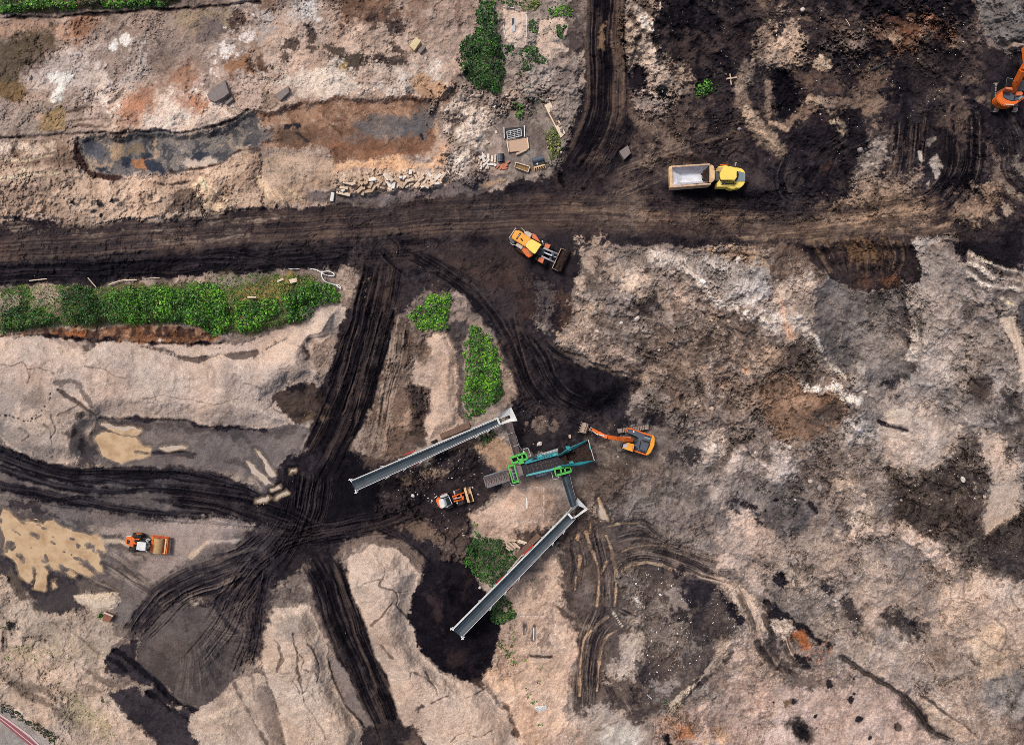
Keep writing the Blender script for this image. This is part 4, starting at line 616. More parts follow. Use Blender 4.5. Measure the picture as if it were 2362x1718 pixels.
P('i', (72,62,60), [(1650,240),(1800,300),(1800,700),(1700,820),(1600,1000),(1500,1180),(1480,1000),(1540,900),(1400,780),(1200,740),(1000,800),(880,960),(800,960),(900,800),(1050,640),(1250,540),(1500,420)], f=16, n=20, c2=(56,48,48), op=.85)
for k, (pts, w) in enumerate((([(1650,420),(1450,480),(1200,560),(1000,680),(880,820),(800,950)],30),([(1650,520),(1450,560),(1250,640),(1050,760),(920,900),(850,980)],34),([(1600,560),(1400,640),(1200,720),(1050,860),(900,1000)],30),([(1650,300),(1500,420),(1300,460)],30),([(1650,640),(1560,800),(1560,960),(1500,1130),(1460,1240)],26),([(1700,560),(1640,800),(1620,960),(1560,1160)],22),([(1650,440),(1480,640),(1330,770)],22))): RUT('i', pts, w, (42,36,38), (122,107,100), nr=5, amp=.2, seed=210+k, f=9, n=9, bias=-.14, stretch=170, op=.8)
P('i', (56,48,48), [(1180,740),(1340,770),(1540,900),(1480,930),(1380,850),(1200,770)], f=5, n=9)
P('i', (192,168,149), [(0,600),(100,640),(240,800),(380,830),(520,770),(470,690),(700,680),(750,720),(740,780),(640,800),(690,880),(810,960),(720,1010),(670,1100),(690,1200),(780,1290),(720,1320),(740,1400),(800,1480),(900,1560),(1000,1650),(0,1650)], f=3, n=6, c2=(172,150,133), rk=.35)
P('i', (98,86,76), [(0,560),(80,580),(180,700),(240,800),(120,760),(60,640),(0,640)], f=6, n=12, op=.9); P('i', (50,47,41), [(0,760),(60,850),(130,900),(80,960),(30,870)], f=4, n=8); DOT('i', (56,50,44), 278, 995, 6, n=4)
P('i', (206,186,165), [(470,690),(700,680),(750,720),(740,780),(600,800),(500,740)], f=3, n=4, h=.4, hf=10, rk=.2)
for pts, w in (([(0,1190),(120,1280),(300,1390),(500,1520)],14),([(310,1020),(420,1080),(600,1200),(760,1300)],7),([(330,880),(500,960),(670,1090)],6),([(150,960),(310,980),(340,1030)],5),([(520,1240),(640,1330),(740,1440)],8),([(100,1260),(280,1300),(420,1420)],9),([(30,930),(35,1050)],4),([(380,1230),(440,1240)],3)): S('i', (120,104,93), pts, w, n=6, op=.8, f=4, h=-.15)
for pts in ([(350,1020),(660,1090),(640,1180),(500,1160),(380,1080)],[(370,890),(500,910),(700,1010),(560,1000)],[(150,830),(300,850),(310,950),(160,940)]): P('i', (184,162,144), pts, f=5, n=7, c2=(166,144,129), op=.8)
P('i', (148,128,116), [(480,1230),(600,1240),(600,1340),(500,1290)], f=6, n=16, op=.75)
P('i', (168,152,126), [(330,1240),(480,1320),(640,1440),(760,1600),(700,1650),(520,1480),(380,1360)], f=10, n=30, op=.75); P('i', (170,152,128), [(60,1020),(300,1030),(520,1140),(420,1150),(150,1090)], f=10, n=30, op=.6); P('i', (150,134,110), [(200,900),(330,880),(700,1090),(660,1130)], f=8, n=30, op=.4)
P('i', (70,61,60), [(690,1090),(760,990),(870,980),(870,1120),(1000,1240),(1240,1430),(1190,1500),(1250,1650),(980,1650),(900,1560),(800,1460),(710,1340),(860,1280),(930,1340),(980,1270),(690,1200)], f=2.5, n=6, c2=(58,50,50), rk=.2)
P('i', (101,90,86), [(880,1000),(1000,840),(1150,770),(1330,780),(1500,900),(1550,960),(1500,1140),(1430,1310),(1320,1420),(1200,1400),(1000,1230),(870,1120)], f=5, n=6, h=2.0, hf=110, c2=(88,78,75), rk=.15)
for k in range(15):
    a = -0.25 + 0.13*k; x1 = 1180 + 460*math.cos(a); y1 = 900 + 520*math.sin(a); RUT('i', [(1180+150*math.cos(a),890+150*math.sin(a)),((1180+x1)/2+60*math.cos(a)-18,(900+y1)/2+60*math.sin(a)),(x1-40,y1-40)], 16, (76,67,65), (132,118,112), nr=3, amp=.06, seed=230+k, f=8, n=8, stretch=130, op=.5)
S('i', (42,37,39), [(730,1045),(880,1150),(1010,1250),(1120,1350),(1240,1440)], 14, n=5, h=-.4); S('i', (40,35,37), [(960,1310),(1080,1400),(1190,1490)], 11, n=5, h=-.3); S('i', (42,37,39), [(700,1100),(800,1190)], 10, n=5)
P('i', (186,163,144), [(1060,1370),(1160,1400),(1140,1430)], f=4, n=9); S('i', (50,43,44), [(1350,790),(1450,900),(1490,930)], 9, n=6, op=.8)
P('i', (190,167,149), [(1650,1190),(1480,1250),(1400,1340),(1260,1420),(1200,1460),(1180,1540),(1250,1650),(1810,1650),(1750,1430),(1690,1260)], f=3, n=6, c2=(172,150,134), rk=.2)
P('i', (126,111,103), [(1640,1270),(1700,1300),(1750,1430),(1820,1650),(1720,1650),(1650,1420),(1620,1350)], f=4, n=5, op=.75); S('i', (96,84,78), [(1480,1260),(1550,1400),(1660,1560),(1700,1650)], 7, n=4, op=.8); S('i', (120,105,97), [(1600,1230),(1610,1400),(1650,1520)], 5, n=4, op=.7); S('i', (212,188,166), [(1300,1500),(1400,1480),(1500,1400)], 16, n=7, op=.6, h=.2)
# tread marks on the sand
for pts, w in (([(1500,1300),(1560,1420),(1680,1640)],20),([(1690,1290),(1730,1420),(1790,1640)],20),([(1400,1480),(1520,1600)],18)):
    q = _smooth(U('i', pts), False); sl = _box([p[0] for p in q], [p[1] for p in q], 30); d, D, s = _poly_d(q, sl)
    m = sstep(0, 3, w/2 - d)*(0.5 + 0.5*np.sin((s + 1.2*np.abs(D))*1.45)); ALB[sl] *= (1 - 0.3*m)[..., None]; HGT[sl] -= 0.05*m
# red cycle path corner: level ground
P('i', (164,154,148), [(0,1420),(60,1440),(300,1610),(330,1650),(0,1650)], f=3, n=3, c2=(146,137,131), sm=1, rk=.2)
P('a', (92,84,58), [(0,0),(1150,0),(1030,45),(700,60),(500,72),(250,90),(0,100)], f=3, n=5, h=.8, hf=20, c2=(112,98,74)); P('a', (180,152,130), [(60,100),(480,78),(700,62),(1040,48),(1460,12),(1460,22),(1040,62),(700,82),(300,104),(0,118),(0,104)], f=2, n=2)
S('a', (62,48,42), [(0,120),(300,106),(700,84),(1030,60),(1480,26),(1650,10)], 6, n=4, h=-.3)
# ------------------------------------------------------------------ fine relief and grain of the soil
def LVL(t, pts, f=12):
    pts = _outward(U(t, pts)); sl = _box([p[0] for p in pts], [p[1] for p in pts], f + 10)
    sd = sd_poly(pts, sl, False); SM[sl] = np.maximum(SM[sl], sstep(-f, f*0.2, sd)); return sl, sd
POOLS = []      # standing water: outline, islands, level
def POOL(t, pts, islands=(), depth=0.16, r_i=5):
    q = U(t, pts); sl = _box([p[0] for p in q], [p[1] for p in q], 40)
    sd = sd_poly(q, sl, True) + 2.5*NZ[1][sl] + 1.2*NF[0][sl]
    isl = np.zeros(sd.shape, f32)
    for it in islands:
        x, y, r = it[:3]; ang = R(it[3]) if len(it) > 3 else 0; el = it[4] if len(it) > 4 else 1
        u, v = U(t, [(x, y)])[0]; dx = WX[sl] - u; dy = WY[sl] - v
        a = dx*math.cos(ang) + dy*math.sin(ang); b = -dx*math.sin(ang) + dy*math.cos(ang)
        dd = r/2.75 - np.sqrt((a/el)**2 + b*b); sd = np.minimum(sd, -dd + 2.6*NF[1][sl] + 1.5*NZ[3][sl])
    lv = float(np.median(HGT[sl][sd > 0])) if (sd > 0).any() else 0.0
    lv -= 0.006*len(POOLS)
    near = sstep(-14, 0, sd)
    HGT[sl] = HGT[sl]*(1-near) + lv*near
    SM[sl] = np.maximum(SM[sl], near)
    HGT[sl] -= depth*sstep(-4, 5, sd)
    shore = sstep(-6, 3, sd + 3*NF[2][sl] + 2*NZ[2][sl])*.7; ALB[sl] += (lin((186,158,128)) - ALB[sl])*shore[..., None]; wet = sstep(-16, -6, sd)*(1 - sstep(-6, 0, sd)); ALB[sl] *= (1 - wet*0.25)[..., None]; WETM[sl] = np.maximum(WETM[sl], sstep(-8, 0, sd))
    POOLS.append((q, lv - depth*0.45, sl, sd > -7))
POOL('i', [(20,170),(60,172),(130,225),(230,232),(280,258),(300,225),(350,215),(400,260),(480,280),(580,318),(620,310),(650,340),(680,420),(660,432),(625,400),(650,460),(640,490),(660,560),(620,545),(560,460),(480,480),(600,560),(580,572),(450,540),(370,480),(385,530),(340,540),(300,500),(250,520),(300,545),(295,665),(220,652),(235,560),(205,520),(170,495),(205,580),(180,612),(130,560),(60,470),(15,440),(10,300),(0,250)],
     [(50,390,26,25,1.6),(25,405,16,80,1.8),(210,322,20,15,1.9),(222,340,12,60,1.6),(278,266,9,20,2.6),(340,355,11,35,2.9),(338,320,7,25,2),(90,300,8,38,4.2),(150,225,8,45,3.2),(495,375,7,20,1.8),(500,385,4),(120,465,15,60,2.2),(580,372,15,5,2),(600,400,14,60,2),(280,470,16,75,2.2),(265,490,12,20,1.5),(455,430,4),(10,240,16,60,1.5),(460,330,4,40,2),(395,300,4,40,3),(520,470,12,25,3.4),(545,490,10,40,2),(180,410,4,30,3),(410,410,4,30,3),(250,390,3,20,3)])
POOL('i', [(405,540),(440,530),(485,570),(470,588),(430,575)]); POOL('i', [(320,615),(355,595),(350,640),(325,660)])
POOL('e', [(600,1240),(625,1215),(680,1190),(740,1190),(770,1205),(800,1215),(850,1200),(880,1260),(950,1290),(945,1335),(860,1365),(780,1385),(660,1350),(640,1300),(620,1260)], [(905,1320,10,5,5)])
POOL('e', [(630,1130),(700,1140),(800,1160),(890,1178),(865,1200),(785,1197),(720,1175),(650,1155)]); POOL('e', [(1020,1298),(1100,1288),(1155,1290),(1178,1310),(1060,1320)])
POOL('e', [(1560,1390),(1600,1410),(1650,1470),(1690,1490),(1720,1530),(1680,1525),(1590,1470)]); POOL('e', [(1610,1315),(1640,1320),(1680,1370),(1735,1440),(1745,1475),(1720,1480),(1660,1390)])
POOL('f', [(190,1440),(232,1442),(225,1455),(190,1458)]); POOL('f', [(55,1560),(110,1540),(122,1552),(60,1572)]); POOL('f', [(-20,1630),(40,1600),(60,1620),(10,1650),(-30,1660)]); POOL('f', [(70,1615),(165,1575),(172,1585),(90,1630)])
POOL('k', [(490,90),(530,140),(562,225),(540,232),(510,185)])
LVL('i', [(0,1420),(60,1440),(300,1610),(330,1650),(0,1650)])
# machines stand on ground their own tracks have levelled
for (u0, v0, ang_, la, lb) in ((1630,412,0,125,42),(1240,572,27,115,52),(1460,1012,12,85,62),(2320,225,90,60,52),(1045,1150,-16,70,40),(340,1255,3,82,44),(1240,1068,-16,140,70),(960,1030,-23,30,30),(1190,1330,-45,30,30),(1192,335,0,72,62),(1262,285,62,52,18)):
    sl = _box([u0-la*2, u0+la*2], [v0-la*2, v0+la*2], 10); a_ = R(ang_); x_ = (PX[sl]-u0)*math.cos(a_) + (PY[sl]-v0)*math.sin(a_); y_ = -(PX[sl]-u0)*math.sin(a_) + (PY[sl]-v0)*math.cos(a_)
    d_ = np.sqrt((x_/la)**2 + (y_/lb)**2); m_ = sstep(1.35, .85, d_); lv_ = float(HGT[sl][d_ < 1].mean()); HGT[sl] += (lv_ - HGT[sl])*m_; SM[sl] = np.maximum(SM[sl], m_*.93)
inside = (1 - SM)
lump = fbm(PX, PY, 60, 4, 500); med = fbm(PX, PY, 22, 4, 510); fin = fbm(PX, PY, 7.5, 3, 520)
rid = 1 - np.abs(fbm(PX + 10*NZ[2], PY + 10*NZ[3], 34, 4, 530))*2.2
grain = rng.normal(0, 1, PX.shape).astype(f32)
HGT += inside*(RK*0.8*lump + (0.03 + 0.24*RK)*med + (0.01 + 0.07*RK)*fin + 0.05*RK*np.clip(rid, 0, 1))
far = sstep(40, 900, np.maximum.reduce([-PX, PX - 2362, -PY, PY - 1718]))
HGT += far*3*fbm(PX, PY, 900, 3, 540)
# mixing of the soils in the spoil: lenses and smears; crevices get painted shade
lum = ALB.mean(2, keepdims=True)
ALB *= np.clip(lum/0.20, 0.05, 3)**(0.10 + 0.14*sstep(.035, .012, lum))
mott = fbm(PX + 22*NZ[1], PY + 22*NZ[3], 75, 6, 590, gain=0.68)
sx = PX*0.88 + PY*0.47; sy = -PX*0.47 + PY*0.88
slope = sstep(1240, 1330, PX)*sstep(540, 580, PY)*sstep(1180, 1080, PY)
def _dg(deg, sd):
    c_, n_ = math.cos(R(deg)), math.sin(R(deg)); return fbm((PX*c_ + PY*n_ + 8*NZ[0])/6, -PX*n_ + PY*c_ + 8*NZ[2], 11, 5, sd, gain=.68)
wq = fbm(PX, PY, 260, 2, 575); wq2 = fbm(PX + 900, PY, 260, 2, 576)
wa = np.clip(.5 + 1.6*wq, 0, 1); wb = np.clip(.5 + 1.6*wq2, 0, 1)
drag = slope*_dg(28, 570) + (1-slope)*(_dg(28, 570)*wa + _dg(-38, 571)*(1-wa)*wb + _dg(72, 572)*(1-wa)*(1-wb))*1.1
rk2 = np.clip(RK*1.25, 0.12, 1)
pale = (sstep(1290, 1420, PX)*sstep(548, 610, PY))[..., None]; gl_ = ALB.mean(2, keepdims=True); ALB += pale*(.16*(gl_ - ALB) + .10*ALB)
mott = np.tanh(1.6*mott)*.8; ALB *= np.exp(rk2*(0.40*mott + (0.22 + .14*slope)*drag) + .03*rk2)[..., None]
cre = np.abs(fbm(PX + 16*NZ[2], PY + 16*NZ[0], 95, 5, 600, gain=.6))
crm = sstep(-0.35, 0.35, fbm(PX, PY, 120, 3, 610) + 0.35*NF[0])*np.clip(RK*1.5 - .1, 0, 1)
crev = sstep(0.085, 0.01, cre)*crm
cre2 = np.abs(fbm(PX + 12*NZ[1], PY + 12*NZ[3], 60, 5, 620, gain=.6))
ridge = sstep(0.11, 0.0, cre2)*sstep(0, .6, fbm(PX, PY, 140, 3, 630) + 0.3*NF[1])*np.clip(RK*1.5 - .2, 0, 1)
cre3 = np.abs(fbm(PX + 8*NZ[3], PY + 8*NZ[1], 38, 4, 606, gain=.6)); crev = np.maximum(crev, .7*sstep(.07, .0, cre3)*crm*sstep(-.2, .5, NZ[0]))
ALB *= (1 - 0.70*crev)[..., None]  # shade inside the crevices, put into the soil colour
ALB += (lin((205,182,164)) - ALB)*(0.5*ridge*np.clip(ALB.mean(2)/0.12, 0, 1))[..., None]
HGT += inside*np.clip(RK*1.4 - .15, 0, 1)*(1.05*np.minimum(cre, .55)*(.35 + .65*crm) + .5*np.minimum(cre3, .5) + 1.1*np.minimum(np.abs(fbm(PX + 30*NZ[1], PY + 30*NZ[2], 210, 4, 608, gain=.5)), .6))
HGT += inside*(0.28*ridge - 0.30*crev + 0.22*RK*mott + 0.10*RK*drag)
tone = 1 + 0.10*fbm(PX, PY, 110, 3, 550) + (0.06 + 0.12*RK)*med + (0.07 + 0.16*RK)*fin + 0.10*grain
hue = fbm(PX, PY, 80, 4, 560)*0.05
peb = vnoise(PX/2.2, PY/2.2, 580); peb2 = vnoise(PX/3.4 + 7, PY/3.4, 581)
dens = np.clip(0.9*RK + 0.45*NZ[0] - 0.05, 0, 1)
tone += 0.45*sstep(0.72, 0.97, peb)*dens - 0.45*sstep(0.60, 0.97, peb2)*dens
HGT += inside*(0.14*sstep(0.72, 0.97, peb)*dens)
# scuffs and crumbs on the peat
pk = np.clip(1 - ALB.mean(2)/0.08, 0, 1)
tone += pk*(0.30*fbm(PX, PY, 14, 4, 640, gain=.7) + 0.8*sstep(0.86, 0.99, vnoise(PX/2.0 + 3, PY/2.0, 650))*sstep(-.2, .6, NZ[2]))
ALB *= np.clip(tone, 0.25, 2.2)[..., None]
ALB[..., 0] *= 0.965 - 0.10*pk; ALB[..., 1] *= 1 - 0.03*pk; ALB[..., 2] *= 1.02 + 0.26*pk
ALB[..., 0] *= 1 + hue; ALB[..., 2] *= 1 - hue
np.clip(ALB, 0.004, 0.86, out=ALB)
ALBK = 0.80
print('ALBMEAN', (ALB*0.8)[100:-100,100:-100].mean((0,1)))
# ------------------------------------------------------------------ ground mesh
g_scale = (1 - HGT/HC)
GX = (PX - CX)*MPU*g_scale; GY = (CY - PY)*MPU*g_scale
co = np.stack([GX, GY, HGT], -1).reshape(-1, 3).astype(f32)
idx = np.arange(NU*NV, dtype=np.int32).reshape(NV, NU)
quads = np.stack([idx[1:, :-1], idx[1:, 1:], idx[:-1, 1:], idx[:-1, :-1]], -1).reshape(-1, 4)
def fast_mesh(name, co, quads, smooth=True):
    me = bpy.data.meshes.new(name)
    n, k = quads.shape
    me.vertices.add(len(co)); me.vertices.foreach_set('co', np.ascontiguousarray(co, f32).ravel())
    me.loops.add(n*k); me.loops.foreach_set('vertex_index', np.ascontiguousarray(quads, np.int32).ravel())
    me.polygons.add(n); me.polygons.foreach_set('loop_start', np.arange(0, n*k, k, dtype=np.int32))
    me.polygons.foreach_set('use_smooth', np.full(n, smooth))
    me.update(calc_edges=True)
    return me
gme = fast_mesh('ground', co, quads)
at = gme.color_attributes.new('soil', 'FLOAT_COLOR', 'POINT')
rgba = np.concatenate([ALB*ALBK, WETM[..., None]], -1).reshape(-1).astype(f32)
at.data.foreach_set('color', rgba)
def ground(u, v):
    i = min(max(np.searchsorted(gu, u) - 1, 0), NU-2); j = min(max(np.searchsorted(gv, v) - 1, 0), NV-2)
    tu = (u - gu[i])/(gu[i+1]-gu[i]); tv = (v - gv[j])/(gv[j+1]-gv[j])
    return float((HGT[j,i]*(1-tu) + HGT[j,i+1]*tu)*(1-tv) + (HGT[j+1,i]*(1-tu) + HGT[j+1,i+1]*tu)*tv)
def W(u, v, z):
    """world point at height z seen in plan at (u, v)"""
    k = (1 - z/HC)*MPU
    return Vector(((u - CX)*k, (CY - v)*k, z))
def G(u, v, dz=0.0): return W(u, v, ground(u, v) + dz)
# ------------------------------------------------------------------ materials
def mat(name, col, rough=0.6, metal=0.0, dirt=None, dirt_amt=0.0, scale=3.0, spec=0.4, bump=0.0):
    m = bpy.data.materials.new(name); m.use_nodes = True
    nt = m.node_tree; b = nt.nodes['Principled BSDF']
    c = tuple(float(q)*0.8 for q in lin(col)) + (1,)
    b.inputs['Base Color'].default_value = c; b.inputs['Roughness'].default_value = rough; b.inputs['Metallic'].default_value = metal
    b.inputs['Specular IOR Level'].default_value = spec
    tc = nt.nodes.new('ShaderNodeNewGeometry')
    n = nt.nodes.new('ShaderNodeTexNoise'); n.inputs['Scale'].default_value = scale; n.inputs['Detail'].default_value = 6; n.inputs['Roughness'].default_value = .65
    nt.links.new(tc.outputs['Position'], n.inputs['Vector'])
    rp = nt.nodes.new('ShaderNodeValToRGB'); rp.color_ramp.elements[0].position = 0.42; rp.color_ramp.elements[1].position = 0.68
    d = tuple(float(q)*0.8 for q in lin(dirt if dirt is not None else tuple(max(q*0.8, 0) for q in col))) + (1,)
    rp.color_ramp.elements[0].color = (0, 0, 0, 1); k = dirt_amt if dirt is not None else 0.5; rp.color_ramp.elements[1].color = (k, k, k, 1)
    nt.links.new(n.outputs['Fac'], rp.inputs['Fac'])
    mx = nt.nodes.new('ShaderNodeMix'); mx.data_type = 'RGBA'; mx.inputs['A'].default_value = c; mx.inputs['B'].default_value = d
    nt.links.new(rp.outputs['Color'], mx.inputs['Factor']); nt.links.new(mx.outputs['Result'], b.inputs['Base Color'])
    if bump:
        bp = nt.nodes.new('ShaderNodeBump'); bp.inputs['Strength'].default_value = bump; bp.inputs['Distance'].default_value = .05
        nt.links.new(n.outputs['Fac'], bp.inputs['Height']); nt.links.new(bp.outputs['Normal'], b.inputs['Normal'])
    return m
gm = bpy.data.materials.new('soil'); gm.use_nodes = True
nt = gm.node_tree; b = nt.nodes['Principled BSDF']; b.inputs['Specular IOR Level'].default_value = .02
a = nt.nodes.new('ShaderNodeAttribute'); a.attribute_name = 'soil'
geo = nt.nodes.new('ShaderNodeNewGeometry')
n1 = nt.nodes.new('ShaderNodeTexNoise'); n1.inputs['Scale'].default_value = 7; n1.inputs['Detail'].default_value = 5; n1.inputs['Roughness'].default_value = .7
nt.links.new(geo.outputs['Position'], n1.inputs['Vector'])
mr = nt.nodes.new('ShaderNodeMapRange'); mr.inputs['From Min'].default_value = .3; mr.inputs['From Max'].default_value = .7; mr.inputs['To Min'].default_value = .72; mr.inputs['To Max'].default_value = 1.28
nt.links.new(n1.outputs['Fac'], mr.inputs['Value'])
vm = nt.nodes.new('ShaderNodeVectorMath'); vm.operation = 'SCALE'
nt.links.new(a.outputs['Color'], vm.inputs[0]); nt.links.new(mr.outputs['Result'], vm.inputs['Scale']); nt.links.new(vm.outputs['Vector'], b.inputs['Base Color'])
rm = nt.nodes.new('ShaderNodeMapRange'); rm.inputs['To Min'].default_value = .95; rm.inputs['To Max'].default_value = .6
nt.links.new(a.outputs['Alpha'], rm.inputs['Value']); nt.links.new(rm.outputs['Result'], b.inputs['Roughness'])
bp = nt.nodes.new('ShaderNodeBump'); bp.inputs['Strength'].default_value = .5; bp.inputs['Distance'].default_value = .06
nt.links.new(n1.outputs['Fac'], bp.inputs['Height']); nt.links.new(bp.outputs['Normal'], b.inputs['Normal'])
gme.materials.append(gm)
go = bpy.data.objects.new('ground', gme); COL.objects.link(go); go['kind'] = 'structure'; go['label'] = 'sandy and peaty pit floor with heaps and lanes'
# ------------------------------------------------------------------ camera and daylight
cam = bpy.data.cameras.new('camera'); co_ = bpy.data.objects.new('camera', cam); COL.objects.link(co_)
cam.sensor_fit = 'HORIZONTAL'; cam.sensor_width = 36.0; cam.lens = 36.0*HC/(2362*MPU)
co_.location = (0, 0, HC); co_.rotation_euler = (0, 0, 0); cam.clip_end = 5000; scene.camera = co_
SUN_EL, SUN_AZ = 56.0, 318.0     # degrees; azimuth clockwise from up in the plan
w = bpy.data.worlds.new('World'); scene.world = w; w.use_nodes = True
nt = w.node_tree; bg = nt.nodes['Background']
sky = nt.nodes.new('ShaderNodeTexSky'); sky.sky_type = 'NISHITA'; sky.sun_disc = False
sky.sun_elevation = R(SUN_EL); sky.sun_rotation = R(SUN_AZ); sky.air_density = 1.0; sky.dust_density = 5.0; sky.ozone_density = .6
nt.links.new(sky.outputs['Color'], bg.inputs['Color']); bg.inputs['Strength'].default_value = .10
sl_ = bpy.data.lights.new('sun', 'SUN'); sl_.energy = 2.0; sl_.angle = R(15); sl_.color = (1.0, .95, .90)
so = bpy.data.objects.new('sun', sl_); COL.objects.link(so)
az, el = R(SUN_AZ), R(SUN_EL)
dirv = Vector((math.sin(az)*math.cos(el), math.cos(az)*math.cos(el), math.sin(el)))
so.rotation_euler = (-dirv).to_track_quat('-Z', 'Y').to_euler(); so.location = dirv*150
scene.cycles.use_denoising = False; scene.cycles.filter_width = 0.75
vs = scene.view_settings; vs.view_transform = 'Standard'; vs.look = 'None'; vs.gamma = 1.0; vs.exposure = 0.25
# ------------------------------------------------------------------ building blocks
class MB:
    def __init__(self): self.v = []; self.f = []
    def add(self, vs, fs):
        o = len(self.v); self.v += [tuple(v) for v in vs]; self.f += [tuple(i + o for i in f) for f in fs]; return self
    def prism(self, top, z0, ins=0.0):
        """top: world points of the upper outline; walls drop to height z0"""
        n = len(top); c = sum((Vector(p) for p in top), Vector())/n
        bot = []
        for p in top:
            d = Vector((p[0]-c.x, p[1]-c.y, 0)); d = d*(1 - ins); bot.append((c.x + d.x, c.y + d.y, z0))
        area = sum(top[i][0]*top[(i+1) % n][1] - top[(i+1) % n][0]*top[i][1] for i in range(n))
        t = list(range(n)); b = list(range(n, 2*n))
        fs = [tuple(t), tuple(reversed(b))] + [(i, n+i, n+(i+1) % n, (i+1) % n) for i in range(n)]
        if area < 0: fs = [tuple(reversed(f)) for f in fs]
        return self.add(list(top) + bot, fs)
    def bar(self, a, b, w, h):
        """beam of width w and depth h from a to b"""
        a, b = Vector(a), Vector(b); d = (b - a)
        if d.length < 1e-5: return self
        d.normalize(); up = Vector((0, 0, 1)) if abs(d.z) < .95 else Vector((1, 0, 0))
        s = d.cross(up).normalized()*w/2; u = s.cross(d).normalized()*h/2
        vs = [a-s-u, a+s-u, a+s+u, a-s+u, b-s-u, b+s-u, b+s+u, b-s+u]
        return self.add(vs, [(0,1,2,3),(7,6,5,4),(0,4,5,1),(1,5,6,2),(2,6,7,3),(3,7,4,0)])
    def poly(self, pts, w, h):
        for p, q in zip(pts[:-1], pts[1:]): self.bar(p, q, w, h)
        return self
    def cyl(self, a, b, r, n=20, r2=None):
        a, b = Vector(a), Vector(b); d = (b - a).normalized(); up = Vector((0, 0, 1)) if abs(d.z) < .9 else Vector((1, 0, 0))
        s = d.cross(up).normalized(); u = s.cross(d); r2 = r if r2 is None else r2
        vs = [a + (s*math.cos(6.2832*i/n) + u*math.sin(6.2832*i/n))*r for i in range(n)] + [b + (s*math.cos(6.2832*i/n) + u*math.sin(6.2832*i/n))*r2 for i in range(n)]
        return self.add(vs, [tuple(reversed(range(n))), tuple(range(n, 2*n))] + [(i, (i+1) % n, n+(i+1) % n, n+i) for i in range(n)])
    def tyre(self, c, ax, r, w, n=28):
        """tyre with rounded shoulders and tread blocks, its axle along ax"""
        c = Vector(c); ax = Vector(ax).normalized(); up = Vector((0, 0, 1)); s = ax.cross(up).normalized()
        prof = [(-.5, .62), (-.5, .88), (-.40, .98), (-.2, 1.0), (.2, 1.0), (.40, .98), (.5, .88), (.5, .62)]
        vs = []
        for i in range(n):
            a = 6.2832*i/n; k = 1.0 if i % 2 else .955
            for x, q in prof:
                rr = r*q*(k if q > .9 else 1); vs.append(c + ax*(x*w) + (s*math.cos(a) + up*math.sin(a))*rr)
        m = len(prof); fs = []
        for i in range(n):
            j = (i+1) % n
            for q in range(m-1): fs.append((i*m+q, i*m+q+1, j*m+q+1, j*m+q))
        return self.add(vs, fs)
    def lathe_axis(self, c, ax, prof, n=24):
        c = Vector(c); ax = Vector(ax).normalized(); up = Vector((0, 0, 1)); s = ax.cross(up).normalized(); vs = []
        for i in range(n):
            a = 6.2832*i/n
            for x, q in prof: vs.append(c + ax*x + (s*math.cos(a) + up*math.sin(a))*q)
        m = len(prof); fs = [tuple(reversed([i*m for i in range(n)])), tuple(i*m+m-1 for i in range(n))]
        for i in range(n):
            j = (i+1) % n
            for q in range(m-1): fs.append((i*m+q, i*m+q+1, j*m+q+1, j*m+q))
        return self.add(vs, fs)
    def build(self, name, material, parent=None, bevel=0.0, smooth=False, base=None):
        me = bpy.data.meshes.new(name)
        o = bpy.data.objects.new(name, me); COL.objects.link(o)
        b = Vector(base) if base is not None else (parent.matrix_base if False else (BASE.get(parent.name, Vector()) if parent else Vector()))
        me.from_pydata([tuple(Vector(v) - b) for v in self.v], [], self.f)
        bm = bmesh.new(); bm.from_mesh(me)
        bmesh.ops.recalc_face_normals(bm, faces=bm.faces)
        if bevel:
            ed = [e for e in bm.edges if len(e.link_faces) == 2 and e.calc_face_angle(0) > .5]
            bmesh.ops.bevel(bm, geom=ed, offset=bevel, segments=2, affect='EDGES', clamp_overlap=True)
        bm.to_mesh(me); bm.free()
        if smooth:
            for p in me.polygons: p.use_smooth = True
        me.materials.append(material)
        if parent: o.parent = parent; BASE[o.name] = b
        elif base is not None: o.location = b; BASE[o.name] = b
        return o
BASE = {}
def thing(name, loc, label, cat, group=None):
    o = bpy.data.objects.new(name, None); COL.objects.link(o); o.location = loc; o['label'] = label; o['category'] = cat
    if group: o['group'] = group
    o.empty_display_size = .5; BASE[o.name] = Vector(loc); return o
def tag(o, label, cat, group=None, kind=None):
    o['label'] = label; o['category'] = cat
    if group: o['group'] = group
    if kind: o['kind'] = kind
    return o
class Sheet:
    """reads positions off an enlarged survey sheet"""
    def __init__(self, ox, oy, k, z0=None):
        self.o = (ox, oy); self.k = k; self.z0 = z0
    def uv(self, x, y): return (self.o[0] + x/self.k, self.o[1] + y/self.k)
    def g(self, x, y): return ground(*self.uv(x, y))
    def __call__(self, x, y, h): return W(*self.uv(x, y), self.z0 + h)
    def P(self, pts, h): return [self(x, y, h) for x, y in pts]
YEL = mat('yellow paint', (255,226,104), .45, dirt=(220,180,100), dirt_amt=.35, scale=1.3); YELO = mat('amber paint', (250,172,52), .45, dirt=(190,120,60), dirt_amt=.4, scale=1.4)
ORA = mat('orange paint', (238,116,40), .45, dirt=(170,90,50), dirt_amt=.45, scale=1.6); ORD = mat('worn orange paint', (222,112,66), .6, dirt=(190,140,116), dirt_amt=.7, scale=2.2)
TANP = mat('dusty yellow steel', (236,198,150), .7, dirt=(150,110,80), dirt_amt=.6, scale=2.0); RUSTY = mat('dusty rail', (220,184,152), .8, dirt=(110,84,70), dirt_amt=.6, scale=2.5)
